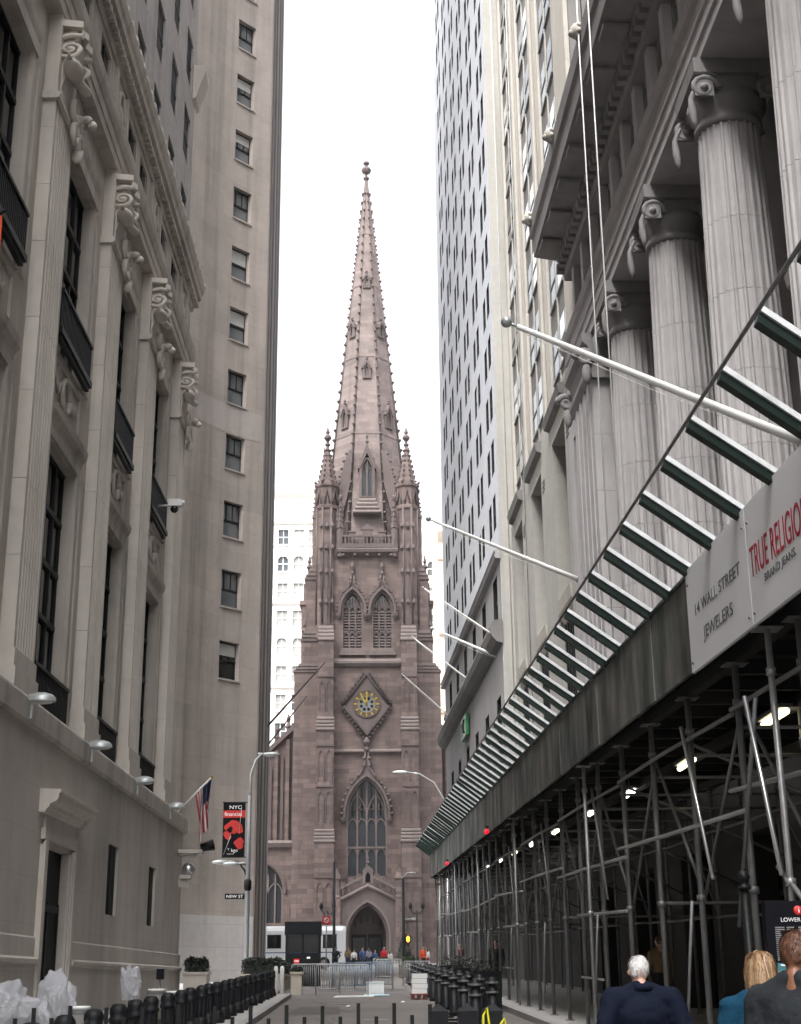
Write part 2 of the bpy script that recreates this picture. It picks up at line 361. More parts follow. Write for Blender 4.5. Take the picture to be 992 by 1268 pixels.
def arch_ring(mb, uc, w, zb, zs, za, t, d0, d1, m=0, n=8):
    """moulding of thickness t that follows a pointed arch"""
    a = [(w/2, zb)] + pointed(w, zs, za, n); b = [(w/2+t, zb)] + pointed(w+2*t, zs, za+t*1.35, n)
    for s in (-1, 1):
        for i in range(len(a)-1):
            q = [(uc+s*a[i][0], a[i][1]), (uc+s*b[i][0], b[i][1]), (uc+s*b[i+1][0], b[i+1][1]), (uc+s*a[i+1][0], a[i+1][1])]
            mb.hexa([(q[0][0], d0, q[0][1]), (q[1][0], d0, q[1][1]), (q[1][0], d1, q[1][1]), (q[0][0], d1, q[0][1]), (q[3][0], d0, q[3][1]), (q[2][0], d0, q[2][1]), (q[2][0], d1, q[2][1]), (q[3][0], d1, q[3][1])], m)

def text(name, s, size, matname, parent, M, sx=1.0, extrude=0.004, align='LEFT'):
    cu = bpy.data.curves.new(name, 'FONT'); cu.body = s; cu.size = size; cu.extrude = extrude; cu.align_x = align
    t = bpy.data.objects.new('tmp', cu); COL.objects.link(t)
    dg = bpy.context.evaluated_depsgraph_get(); me = bpy.data.meshes.new_from_object(t.evaluated_get(dg))
    bpy.data.objects.remove(t); bpy.data.curves.remove(cu)
    me.name = name; me.materials.clear(); me.materials.append(MATS[matname])
    me.transform(Matrix.Diagonal((sx, 1, 1, 1)))
    o = bpy.data.objects.new(name, me); COL.objects.link(o); o.parent = parent
    me.transform(Matrix.Translation(-base_of(parent)) @ M if parent is not None else M)
    return o
def axes(o, x, y, z=None):
    x = Vector(x).normalized(); y = Vector(y).normalized(); z = x.cross(y)
    M = Matrix((x, y, z)).transposed().to_4x4(); M.translation = Vector(o); return M

def g(y): return 0.03 + 0.0205*y          # the street climbs towards the church

# ================================================================== ground
def ground():
    mb = MB()
    ys = [-60, 0, 40, 80, 112, 146, 150, 260, 900]
    def gz(y): return g(min(y, 146))
    xs = [-500, -60, -9, 0, 9, 60, 500]
    pts = [(x, y, gz(y)) for y in ys for x in xs]; n = len(xs)
    mb.add(pts, [(j*n+i, j*n+i+1, (j+1)*n+i+1, (j+1)*n+i) for j in range(len(ys)-1) for i in range(n-1)])
    o = mb.obj('road', 'asphalt'); tag(o, kind='structure')
    # worn patches in the roadway
    for (x0, x1, y0, y1) in ((-1.9, -0.5, 39, 44.5), (0.2, 1.4, 28, 33), (-1.6, 1.9, 60, 62.5)):
        m = MB(); m.add([(x0, y0, g(y0)+.004), (x1, y0+.3, g(y0+.3)+.004), (x1-.1, y1, g(y1)+.004), (x0+.15, y1-.2, g(y1-.2)+.004)], [(0, 1, 2, 3)])
        m.obj('patch', 'asphalt_patch', o)
    for (x, y, r) in ((-.7, 46.5, .33), (1.2, 57.5, .33), (.4, 36.0, .3)):
        m = MB(); n = 24; m.add([(x+r*math.cos(2*PI*i/n), y+r*math.sin(2*PI*i/n), g(y+r*math.sin(2*PI*i/n))+.006) for i in range(n)], [tuple(range(n))]); m.obj('manhole_cover', 'steel_dull', o)
    rl = random.Random(4)
    for k in range(14):   # dark seams of old trench repairs
        x, y = rl.uniform(-2.2, 3.4), rl.uniform(26, 75); a = rl.uniform(-.25, .25); L = rl.uniform(1.5, 5); w = rl.uniform(.02, .05); pts = []
        for q in range(6):
            t = q/5; xx = x+a*L*t+rl.uniform(-.06, .06); yy = y+L*t; pts += [(xx-w, yy, g(yy)+.005), (xx+w, yy, g(yy)+.005)]
        m = MB(); m.add(pts, [(2*q, 2*q+1, 2*q+3, 2*q+2) for q in range(5)]); m.obj('tar_seam', 'asphalt_patch', o, fix=False)
    def walk(name, xa, xb, y0, y1, kx, side):
        mb = MB()
        yy = [y0 + (y1-y0)*i/20 for i in range(21)]
        for a, b in zip(yy[:-1], yy[1:]):
            mb.hexa([(xa, a, g(a)-.1), (xb, a, g(a)-.1), (xb, b, g(b)-.1), (xa, b, g(b)-.1), (xa, a, g(a)+.13), (xb, a, g(a)+.13), (xb, b, g(b)+.13), (xa, b, g(b)+.13)])
        w = mb.obj(name, 'concrete'); tag(w, kind='structure')
        y = y0
        while y < y1-.5:
            L = 2.4; m = MB(); a, b = y+.008, min(y+L, y1)-.008
            x0, x1 = sorted((kx, kx+side*.17))
            m.hexa([(x0, a, g(a)-.1), (x1, a, g(a)-.1), (x1, b, g(b)-.1), (x0, b, g(b)-.1), (x0, a, g(a)+.138), (x1, a, g(a)+.138), (x1, b, g(b)+.138), (x0, b, g(b)+.138)])
            m.obj('kerb_stone', 'kerb_granite', w); y += L
    walk('sidewalk_left', -14, -2.57, -10, 53, -2.57, 1)
    walk('sidewalk_left_far', -14, -3.3, 53.02, 113, -3.3, 1)
    walk('sidewalk_right', 4.07, 14, -10, 108, 4.07, -1)
    m = MB(); m.box(-40, 40, 136, 190, g(136)-.3, g(146)+.12); tag(m.obj('churchyard_pavement', 'concrete'), kind='structure')
ground()

# ================================================================== left: limestone building with giant pilasters
def tfL(u, d, z): return (-8.329 + .0243*u + d, u - .0243*d, z)
def left_building():
    T = thing('limestone_building', 'grey limestone classical building with fluted giant pilasters and balconies along left side', 'building', tfL(40, 0, g(40)))
    PIL = [1.0, 8.2, 15.2, 22.4, 29.48, 36.5, 42.95, 49.8]; PW = 1.8; END = 52.9
    # --- base storey
    ops = [(32.3, 34.55, -1.0, 4.55), (39.3, 40.75, 3.4, 5.25), (45.9, 47.2, 3.35, 5.15)]
    mb = MB(tfL); wall_openings(mb, -25, END, -1.0, 6.8, ops, .62, .4)
    mb.box(-25, END, -6, -.25, -1.0, 6.8)
    mb.box(END-.01, END, -.25, .61, -1.0, 6.8)
    mb.obj('base_wall', 'limestone_base', T, fix=False)
    m = MB(tfL); m.box(32.3, 34.55, .41, .45, -1, 4.55); dr = m.obj('doorway', 'pane_matte', T)
    m = MB(tfL)
    for u in (32.32, 33.4, 34.43): m.box(u, u+.1, .451, .48, -1, 3.4)
    m.box(32.32, 34.53, .451, .48, 3.2, 3.36); m.obj('door_frame', 'window_frame_dark', dr)
    # door surround: architrave, frieze, hood
    m = MB(tfL)
    for a, b in ((31.75, 32.3), (34.55, 35.1)):
        m.box(a, b, .62, .68, -1, 4.55); m.box(a+.02 if a < 33 else a+.12, b-.12 if a < 33 else b-.02, .68, .71, -1, 4.6); m.box(a+.04 if a < 33 else a+.25, b-.25 if a < 33 else b-.04, .71, .735, -1, 4.65)
    m.box(31.75, 35.1, .62, .72, 4.66, 4.9); m.box(31.9, 34.95, .62, .68, 4.9, 5.22); m.obj('door_surround', 'limestone_light', T)
    m = MB(tfL); m.prof_u([(.62, 5.2), (.76, 5.2), (.8, 5.28), (.84, 5.3), (.86, 5.38), (1.0, 5.44), (1.04, 5.52), (1.04, 5.6), (1.08, 5.63), (1.08, 5.68), (.62, 5.7)], 31.4, 35.45); m.obj('door_hood', 'limestone_light', T)
    for a, b, c, e in ops[1:]:
        m = MB(tfL); m.box(a, b, .5, .54, c, e); w = m.obj('slit_window', 'pane_matte', T)
        m = MB(tfL); m.box((a+b)/2-.03, (a+b)/2+.03, .541, .57, c, e); m.obj('mullion', 'window_frame_dark', w)
    # plinth, base moulding
    for a, b in ((-25, 31.7), (35.15, END)):
        m = MB(tfL); m.prof_u([(.622, 1.98), (.68, 1.98), (.7, 2.05), (.76, 2.08), (.76, 2.15), (.66, 2.2), (.66, 2.58), (.622, 2.62)], a, b+(.0 if b < 40 else .2)); m.obj('base_moulding', 'limestone_base', T)
        m = MB(tfL); m.box(a, b+(.0 if b < 40 else .1), .622, .69, -1.0, 1.98); m.obj('plinth', 'limestone_base', T)
    m = MB(tfL); m.prof_u([(0, 6.8), (.68, 6.8), (.74, 6.86), (.74, 7.3), (.7, 7.37), (0, 7.37)], -25, END+.25); m.obj('ledge', 'limestone', T)
    # --- main storeys with recessed bays
    wops = []; bays = []
    for i in range(len(PIL)-1):
        a, b = PIL[i]+PW, PIL[i+1]; wops += [(a+.55, b-1.35, 7.4, 14.25), (a+.55, b-1.35, 16.75, 22.2)]; bays.append((a, b))
    mb = MB(tfL); wall_openings(mb, -25, END, 7.37, 25, wops, 0, .34); mb.box(-25, END, -6, -.6, 7.37, 25); mb.box(END-.01, END, -.6, -.01, 7.37, 25)
    mb.obj('main_wall', 'limestone', T, fix=False)
    for bi, (a, b) in enumerate(bays):
        if bi < 3: continue
        oa, ob = a+.55, b-1.35
        for (c, e, rows) in ((7.4, 14.25, 5), (16.75, 22.2, 4)):
            m = MB(tfL); m.box(oa, ob, -.33, -.3, c, e); w = m.obj('window', 'pane_dark', T)
            m = MB(tfL)
            for k in range(5):
                u = oa + (ob-oa)*k/4; m.box(u-.05, u+.05, -.299, -.24, c, e)
            for k in range(rows+1):
                z = c + (e-c)*k/rows; m.box(oa, ob, -.299, -.22, z-.07, z+.07)
            m.obj('window_frame', 'window_frame_dark', w)
        # jamb mouldings round the opening
        m = MB(tfL)
        for u0, u1 in ((oa-.28, oa-.02), (ob+.02, ob+.28), (ob+.5, ob+.72)):
            m.box(u0, u1, .001, .1, 7.38, 14.3); m.box(u0, u1, .001, .1, 16.7, 22.25)
        m.box(oa-.28, ob+.28, .001, .14, 22.25, 22.6); m.box(oa-.28, ob+.28, .001, .1, 14.3, 14.55); m.obj('window_surround', 'limestone', T)
        m = MB(tfL); m.prof_u([(.001, 14.55), (.1, 14.55), (.13, 14.7), (.24, 14.82), (.27, 15.0), (.001, 15.05)], oa-.35, ob+.35); m.obj('window_hood', 'limestone', T)
        m = MB(tfL); m.prof_u([(.001, 22.6), (.12, 22.62), (.18, 22.8), (.2, 22.95), (.001, 23.0)], oa-.32, ob+.32); m.obj('window_hood', 'limestone', T)
        # spandrel relief panel: raised frame, wreath
        m = MB(tfL); uc = (oa+ob)/2
        for q in ((oa, ob, 15.15, 15.24), (oa, ob, 16.35, 16.44), (oa, oa+.09, 15.24, 16.35), (ob-.09, ob, 15.24, 16.35)): m.box(q[0], q[1], .001, .07, q[2], q[3])
        m.tube([(uc+.42*math.cos(t*PI/8), .06, 15.8+.42*math.sin(t*PI/8)) for t in range(17)], .075, 6)
        for s in (-1, 1): m.tube([(uc+s*.55, .05, 15.95), (uc+s*.8, .06, 15.6), (uc+s*1.05, .05, 15.95)], .05, 6)
        m.obj('relief_panel', 'limestone', T)
        # balcony at the upper window and railing at the lower
        for (zb, zt, dd, nm) in ((16.95, 18.0, .24, 'balcony'), (7.38, 8.62, .2, 'railing')):
            m = MB(tfL)
            if nm == 'balcony':
                m.box(oa-.1, ob+.1, .12, dd+.06, zb-.16, zb); m.box(oa-.04, ob+.04, .12, dd, zb-.28, zb-.16)
            else: m.box(oa-.08, ob+.08, dd-.08, dd, zb+.04, zb+.12)
            m.box(oa-.09, ob+.09, dd-.06, dd+.04, zt-.08, zt)
            r = m.obj(nm, 'iron_black', T)
            m = MB(tfL); n = 26
            for k in range(n+1):
                u = oa-.06+(ob-oa+.12)*k/n; m.box(u-.018, u+.018, dd-.03, dd+.005, zb, zt-.07)
            if nm == 'balcony':
                for uu in (oa-.09, ob+.05): m.box(uu, uu+.04, .11, dd-.061, zt-.07, zt)
            q = m.obj('balusters', 'iron_black', r); q['kind'] = 'stuff'
    # --- pilasters: stacked stones, fluted front
    n_fl = 7
    def pil_block(u0, z0, z1):
        poly = [(u0, .002), (u0, .32)]
        fw = (PW-.24)/n_fl
        for k in range(n_fl):
            a = u0+.12+k*fw
            poly += [(a+.04, .32), (a+.07, .265), (a+fw-.07, .265), (a+fw-.04, .32)]
        poly += [(u0+PW, .32), (u0+PW, .002)]
        m = MB(tfL); m.prism(poly, z0, z1); return m
    for i, u0 in enumerate(PIL):
        if i < 3:
            m = MB(tfL); m.box(u0, u0+PW, .002, .32, 7.372, 24); m.obj('pilaster', 'limestone_light', T); continue
        m = MB(tfL); m.box(u0-.1, u0+PW+.1, .002, .42, 7.372, 8.0); m.box(u0-.05, u0+PW+.05, .002, .37, 8.0, 8.4)
        p = m.obj('pilaster', 'limestone_light', T)
        z = 8.4; k = 0
        hs = [2.05, 1.75, 2.1, 1.8, 1.95, 1.5, 1.55]
        while z < 21.85:
            e = min(z+hs[k % 7], 21.85); pil_block(u0, z+.006, e-.006).obj('stone_block', 'limestone_light', p); z = e; k += 1
        m = MB(tfL); m.prof_u([(.002, 21.85), (.35, 21.85), (.42, 21.9), (.42, 22.02), (.35, 22.06), (.002, 22.06)], u0-.1, u0+PW+.1); m.obj('neck_moulding', 'limestone_light', p)
        m = MB(tfL); m.box(u0, u0+PW, .002, .33, 22.06, 24.4); m.box(u0+.25, u0+PW-.25, .33, .36, 22.2, 23.2); m.obj('neck_stone', 'limestone_light', p)
        capital(T, u0+.55)
    # --- entablature
    m = MB(tfL); m.prof_u([(-.2, 24.3), (.36, 24.3), (.36, 24.6), (.4, 24.62), (.4, 24.95), (.45, 25.0), (.52, 25.2), (.55, 25.5), (-.2, 25.55)], -25, END-1.0); m.obj('architrave', 'limestone', T)
    aop = []
    for a, b in bays: aop += [(a+.6, a+1.95, 25.75, 27.65), (b-1.95, b-.6, 25.75, 27.65)]
    mb = MB(tfL); wall_openings(mb, -25, END, 25.0, 27.9, aop, .1, .1, 0, 1); mb.box(-25, END, -6, -.5, 25.0, 28.8); mb.box(END-.01, END, -.5, .09, 25.0, 28); mb.obj('attic_frieze', ['limestone', 'limestone_base'], T, fix=False)
    for (a, b, c, e) in aop[6:]:
        m = MB(tfL); m.box(a, b, -.02, .02, c, e); w = m.obj('attic_window', 'pane_dark', T)
        m = MB(tfL); m.box(a, b, -.0+.021, .05, (c+e)/2-.04, (c+e)/2+.04); m.box((a+b)/2-.03, (a+b)/2+.03, -.0+.021, .05, c, e); m.obj('window_frame', 'window_frame_dark', w)
    for u0 in PIL[3:]:
        uc = u0+PW/2; m = MB(tfL)
        m.box(uc-.95, uc-.7, .101, .22, 25.56, 27.8); m.box(uc+.7, uc+.95, .101, .22, 25.56, 27.8)
        m.tube([(uc+.46*math.cos(t*PI/8), .15, 26.6+.85*math.sin(t*PI/8)) for t in range(17)], .09, 6); m.ball((uc, .13, 26.6), (.26, .1, .5)); m.obj('medallion', 'limestone', T)
    m = MB(tfL); m.prof_u([(-.2, 27.9), (.16, 27.9), (.22, 28.0), (.22, 28.3), (.5, 28.4), (.53, 28.6), (.6, 28.7), (.66, 28.9), (.66, 29.0), (-.2, 29.1)], -25, END+.2); m.obj('cornice', 'limestone', T)
    k = 0; u = 22.0
    m0 = MB(); m0.box(-.11, .11, 0, .2, 0, .2); me = m0.mesh('dentil', 'limestone')
    while u < END+.3:
        p = tfL(u, .221, 28.04); q = Vector(p)-base_of(T); inst('dentil', me, T, q, (0, 0, math.radians(-90))); u += .36
    # upper crest of the cornice: rounded antefix row
    m0 = MB(); m0.prof_u([(0, 0), (.1, 0), (.1, .12), (.06, .2), (0, .22)], -.16, .16); me = m0.mesh('antefix', 'limestone_base')
    u = 30.0
    while u < END+.4:
        inst('antefix', me, T, Vector(tfL(u, .56, 29.02))-base_of(T), (0, 0, math.radians(-90))); u += .7
    # --- set-back upper floors
    uop = []
    for r in range(9):
        for c in range(10):
            a = 20.3 + c*3.35
            if a+1.4 < END-.6: uop.append((a, a+1.6, 30.2+r*3.75, 32.5+r*3.75))
    mb = MB(tfL); wall_openings(mb, -25, END+.1, 29.1, 64, uop, -.1, .11); mb.box(-25, END, -6, -.7, 29.1, 64.1); mb.box(END+.09, END+.1, -.7, -.11, 29.1, 64)
    mb.obj('upper_wall', 'granite', T, fix=False)
    for (a, b, c, e) in uop:
        m = MB(tfL); m.box(a, b, -.21, -.19, c, e, 0); m.box(a, b, -.189, -.16, (c+e)/2-.05, (c+e)/2+.05, 1); m.obj('upper_window', ['pane_matte', 'window_frame_dark'], T)
    m = MB(tfL); m.prof_u([(-.09, 37.6), (.05, 37.7), (.3, 38.6), (.42, 38.9), (.42, 39.3), (-.09, 39.3)], END-.6, END+.5); m.obj('corner_bracket', 'limestone_base', T)
    return T
def capital(T, uc):
    """console capital: scrolled bracket with a bud, capped block and a hanging garland"""
    def tk(u, d, z): return tfL(uc+(u-uc)*1.05, .33+(d-.33)*1.4, z)
    m = MB(tk)
    m.prof_u([(.33, 22.3), (.4, 22.6), (.44, 23.0), (.5, 23.4), (.56, 23.9), (.56, 23.995), (.33, 23.995)], uc-.3, uc+.5)
    c = m.obj('capital', 'limestone_light', T)
    m = MB(tk); m.prism([(uc-.5, .33), (uc-.42, .68), (uc-.15, .6), (uc+.1, .7), (uc+.35, .6), (uc+.62, .68), (uc+.7, .33)], 24.0, 24.18); m.obj('abacus', 'limestone_light', c)
    for s, k in ((-.36, 1), (.56, 1)):
        m = MB(tk); pts = []; rr = []
        for t in range(30):
            a = t*.5; r = .42*math.exp(-.08*t); pts.append((uc+s, .46+r*math.cos(a+1), 23.42+r*math.sin(a+1))); rr.append(.075*math.exp(-.035*t))
        m.tube(pts, rr, 6); m.ball((uc+s, .46, 23.42), (.07, .07, .07), 8, 5); m.obj('scroll', 'limestone_light', c)
    m = MB(tk); m.ball((uc-.3, .54, 22.85), (.46, .17, .18), 14, 8)
    m.tube([(uc-.72, .54, 22.86), (uc-.9, .55, 22.9)], [.06, .01], 6); m.obj('bud', 'limestone_light', c)
    m = MB(tk); m.tube([(uc-.05, .48, 23.05), (uc+.4, .55, 22.92), (uc+.8, .6, 23.0), (uc+1.05, .62, 23.18)], [.08, .11, .1, .02], 7); m.obj('leaf_spur', 'limestone_light', c)
    m = MB(tk)
    for k in range(7):
        a = k*.9; m.ball((uc+1.2+.15*math.cos(a), .52+.14*math.sin(a), 22.35+.07*math.cos(2*a)), .11, 7, 5)
    m.ball((uc+1.2, .64, 22.35), .1, 7, 5); m.obj('rosette', 'limestone_light', c)
    for k, (x, z) in enumerate(((.55, 22.3), (.95, 22.0), (.7, 21.75), (1.2, 21.7))):   # open chain of leaf loops hanging down beside the pilaster
        m = MB(tk); m.tube([(uc+x+.19*math.cos(t*PI/6), .45, z+.26*math.sin(t*PI/6)) for t in range(13)], .06, 6); m.obj('garland_loop', 'limestone_light', c)
    m = MB(tk); m.ball((uc+1.1, .44, 21.35), (.1, .1, .2), 7, 6); m.obj('garland_drop', 'limestone_light', c)
left_building()

# ================================================================== left: tall limestone tower with a hollow, fluted corner
def tower():
    k = .72; P1 = Vector((-7.5*k, 104*k)); dr = Vector((-.656, -.755)); nrm = Vector((.755, -.656))
    T = thing('limestone_tower', 'tall pinkish limestone tower with one column of windows in its curved corner', 'building', (P1.x-1, P1.y+4, g(P1.y)))
    WID = 5.2; H = 95; NS = 14
    def sag(t): return .30*(1-((2*t-1)**2))      # the facade is hollowed inwards
    def tf(u, d, z):
        t = u/WID; p = P1 + dr*u + nrm*(d-sag(min(max(t, 0), 1))); return (p.x, p.y, z)
    rows = [1.65+(zz-1.65)*k for zz in (24.0, 29.4, 34.8, 40.2, 45.6, 51.0, 56.4, 61.8, 67.2, 72.6, 78.0, 83.4, 88.8)]
    ua, ub = 1.25, 2.62
    ops = [(ua, ub, z-1.0, z+1.02) for z in rows]
    mb = MB(tf)
    us = sorted({*[WID*i/NS for i in range(NS+1)], ua, ub})
    for a, b in zip(us[:-1], us[1:]):
        if ua <= (a+b)/2 <= ub:
            zz = [4.8] + [x for o in ops for x in o[2:]] + [H]
            for c, e in zip(zz[::2], zz[1::2]): mb.quad((a, 0, c), (b, 0, c), (b, 0, e), (a, 0, e))
            for o in ops:
                for z in o[2:]: mb.quad((a, 0, z), (b, 0, z), (b, -.42, z), (a, -.42, z))
        else: mb.quad((a, 0, 4.8), (b, 0, 4.8), (b, 0, H), (a, 0, H))
    for o in ops:
        for u in (ua, ub): mb.quad((u, 0, o[2]), (u, -.42, o[2]), (u, -.42, o[3]), (u, 0, o[3]))
    mb.obj('corner_facade', 'tower_limestone', T, fix=False)
    mb = MB(tf)
    for i in range(NS): a, b = WID*i/NS, WID*(i+1)/NS; mb.quad((a, .03, 0), (b, .03, 0), (b, .03, 4.8), (a, .03, 4.8)); mb.quad((a, .03, 4.8), (b, .03, 4.8), (b, -.1, 4.8), (a, -.1, 4.8))
    mb.obj('granite_base', 'granite', T, fix=False)
    for i, (a, b, c, e) in enumerate(ops):
        mb = MB(tf); mb.box(a, b, -.37, -.34, c, e); w = mb.obj('window', random.choice(['pane_sky', 'pane_dark', 'pane_sky']), T)
        mb = MB(tf); zc = (c+e)/2
        for u in (a, a+(b-a)/3, a+2*(b-a)/3, b): mb.box(max(a, u-.03), min(b, u+.03), -.339, -.29, zc if a < u < b else c, e)
        mb.box(a, b, -.339, -.27, zc-.05, zc+.05); mb.box(a, b, -.339, -.28, c, c+.07); mb.box(a, b, -.339, -.28, e-.07, e); mb.obj('sash', 'window_frame_dark', w)
        bl = random.random()
        if bl > .35:
            mb = MB(tf); mb.box(a+.04, b-.04, -.315, -.305, zc+.1+random.random()*.5, e-.08); mb.obj('blind', 'pane_blind', w)
        mb = MB(tf); mb.box(a-.05, b+.05, -.05, .05, c-.1, c); mb.obj('sill', 'tower_limestone', w)
    mb = MB(tf); us2 = [.15+(WID-.3)*i/NS for i in range(NS+1)]
    for a, b in zip(us2[:-1], us2[1:]): mb.quad((a, .012, 30.5), (b, .012, 30.5), (b, .012, 32.15), (a, .012, 32.15))
    mb.obj('replaced_stone', 'tower_patch', T, fix=False)
    # folds to the left of the hollow corner, receding into the side street
    P0 = P1+dr*WID
    d2 = Vector((-.56, -.83)); pts = [P0, P0+d2*1.1, P0+d2*1.1+Vector((-.7, -.62)), P0+d2*5, P0+d2*5+Vector((-8, 2))]
    mb = MB()
    for a, b in zip(pts[:-1], pts[1:]): mb.quad((a.x, a.y, 0), (b.x, b.y, 0), (b.x, b.y, H), (a.x, a.y, H))
    mb.obj('side_folds', 'tower_limestone', T, fix=False)
    # street front seen at a glancing angle: vertical flutes
    P2 = Vector((-7.15, 113.0)); n = 8; mb = MB(); L = (P2-P1); st = L/n
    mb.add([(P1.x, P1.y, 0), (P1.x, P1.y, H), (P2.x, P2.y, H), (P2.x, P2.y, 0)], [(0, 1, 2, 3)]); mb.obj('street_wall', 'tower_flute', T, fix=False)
    for i in range(n):
        a = P1+st*i; b = P1+st*(i+.5); m = MB(); w = .07
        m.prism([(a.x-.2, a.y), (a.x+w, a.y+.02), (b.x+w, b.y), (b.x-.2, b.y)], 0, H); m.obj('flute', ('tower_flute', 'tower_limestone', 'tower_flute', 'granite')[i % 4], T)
    mb = MB(); mb.prism([(P1.x-.3, P1.y+.6), (P2.x-.3, P2.y), (P2.x-20, P2.y), (-22, P0.y+3.2), (P0.x+1.2, P0.y+3.2)], 0, H+.2); mb.obj('core', 'tower_limestone', T)
tower()

# ================================================================== right: columned bank building
def tfR(u, d, z): return (9.92 - .018*u - d, u - .018*d, z)
def spiral(mb, c, r0, sgn, plane='dz', turns=2.2, t0=.12):
    pts = []; rr = []
    n = int(turns*12)
    for t in range(n):
        a = t*2*PI/12; r = r0*math.exp(-.075*t)
        pts.append((c[0], c[1]+sgn*r*math.cos(a), c[2]+r*math.sin(a)) if plane == 'dz' else (c[0]+sgn*r*math.cos(a), c[1], c[2]+r*math.sin(a)))
        rr.append(t0*math.exp(-.04*t))
    mb.tube(pts, rr, 6)
def columned_building():
    T = thing('columned_bank_building', 'dark grey granite bank with giant fluted ionic columns along right side', 'building', tfR(35, 0, g(35)))
    C = [7.4, 13.4, 19.4, 25.3, 31.2, 37.2, 43.2]; END = 51.0; ZB = 8.3
    # podium wall behind the shed
    ops = []
    for u in (12, 18, 24, 30, 36, 42, 48): ops.append((u-1.4, u+1.4, 0.2, 4.6))
    mb = MB(tfR); wall_openings(mb, -25, END, -1, ZB, ops, .95, .7); mb.box(-25, END, -8, .2, -1, ZB); mb.obj('podium_wall', 'podium_shaded_stone', T, fix=False)
    for (a, b, c, e) in ops:
        m = MB(tfR); m.box(a, b, .27, .3, c, e); w = m.obj('shop_window', 'pane_dark', T)
        m = MB(tfR); m.box((a+b)/2-.05, (a+b)/2+.05, .301, .36, c, e); m.box(a, b, .301, .36, 3.3, 3.42); m.obj('window_frame', 'window_frame_dark', w)
    m = MB(tfR); m.prof_u([(0, ZB), (1.15, ZB), (1.25, ZB+.15), (1.25, ZB+.5), (0, ZB+.5)], -25, END); m.obj('podium_cornice', 'grey_granite', T)
    # wall behind the columns
    ops = []
    for a, b in zip(C[:-1], C[1:]):
        uc = (a+b)/2; ops += [(uc-1.15, uc+1.15, 9.4, 16.4), (uc-1.0, uc+1.0, 18.3, 21.6)]
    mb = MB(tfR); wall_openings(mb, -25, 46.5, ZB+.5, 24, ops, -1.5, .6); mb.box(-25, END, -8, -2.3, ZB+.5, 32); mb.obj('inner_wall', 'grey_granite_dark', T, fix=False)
    for (a, b, c, e) in ops:
        m = MB(tfR); m.box(a, b, -2.06, -2.03, c, e); w = m.obj('window', 'pane_dark', T)
        m = MB(tfR)
        for k in range(3): u = a+(b-a)*(k+.5)/3; m.box(u-.04, u+.04, -2.029, -1.95, c, e)
        for k in range(1, 4): z = c+(e-c)*k/4; m.box(a, b, -2.029, -1.94, z-.05, z+.05)
        m.obj('window_frame', 'window_frame_dark', w)
        if e < 17:
            m = MB(tfR); m.prof_u([(-1.499, e+.15), (-1.2, e+.2), (-1.1, e+.5), (-.75, e+.75), (-.7, e+1.05), (-1.499, e+1.1)], a-.55, b+.55); m.obj('window_hood', 'grey_granite', T)
            for s in (a-.35, b+.05):
                m = MB(tfR); m.prof_u([(-1.499, e-.7), (-1.35, e-.7), (-1.0, e-.1), (-.95, e+.149), (-1.499, e+.149)], s, s+.3); m.obj('console', 'grey_granite', T)
        m = MB(tfR)
        for u0, u1 in ((a-.3, a-.01), (b+.01, b+.3)): m.box(u0, u1, -1.499, -1.36, c, e+.1)
        m.obj('window_surround', 'grey_granite', T)
    # columns: fluted drums, base and ionic capital
    def drum(r0, r1, z0, z1, nf=24):
        pts = []; n = nf*4
        for r, z in ((r0, z0), (r1, z1)):
            for i in range(nf):
                a = 2*PI*i/nf; st = 2*PI/nf
                for q, rr in ((.0, 1.0), (.18, 1.0), (.36, .938), (.82, .938)):
                    pts.append((r*rr*math.cos(a+q*st), r*rr*math.sin(a+q*st), z))
        m = MB(); m.add(pts, [(i, (i+1) % n, n+(i+1) % n, n+i) for i in range(n)] + [tuple(range(n-1, -1, -1)), tuple(range(n, 2*n))]); return m
    zb, zt = 9.5, 22.1; edges = [9.5, 11.3, 13.4, 15.3, 17.4, 19.4, 22.1]
    def rad(z): t = (z-zb)/(zt-zb); return .92-.12*t*t-.02*t
    dm = [drum(rad(a), rad(b), a+.006, b-.006).mesh('drum', 'grey_granite') for a, b in zip(edges[:-1], edges[1:])]
    bm_ = MB(); bm_.lathe(0, 0, [(1.2, 8.85), (1.2, 9.0), (1.08, 9.06), (1.05, 9.2), (1.1, 9.28), (1.08, 9.42), (.95, 9.5)], 32); bm_.box(-1.25, 1.25, -1.25, 1.25, 8.8, 8.88); bme = bm_.mesh('base', 'grey_granite')
    cm = MB(); cm.lathe(0, 0, [(.8, 22.1), (.86, 22.16), (.86, 22.28), (.8, 22.32), (.8, 22.5), (.98, 22.75), (1.0, 22.95)], 32); cm.box(-1.05, 1.05, -1.05, 1.05, 23.3, 23.72); cm.box(-.85, .85, -.9, .9, 22.9, 23.3); cme = cm.mesh('echinus', 'grey_granite_dark')
    vm = MB()
    spiral(vm, (0, 0, 0), .46, 1, 'uz', t0=.11); vm.ball((0, 0, 0), (.14, .2, .14), 8, 6)
    vm.box(-.28, .28, -.05, .05, -.28, .28)
    vm.tube([(.42, 0, .42), (.1, .02, .56), (-.25, .02, .5)], [.05, .08, .05], 8)
    vme = vm.mesh('volute', 'grey_granite_dark')
    hm = MB(); hm.tube([(0, 0, .55), (-.12, 0, .3), (-.22, 0, 0), (-.2, 0, -.5), (-.16, 0, -.9), (-.16, 0, -1.15)], [.04, .07, .09, .13, .11, .02], 8); hme = hm.mesh('husk', 'grey_granite_dark')
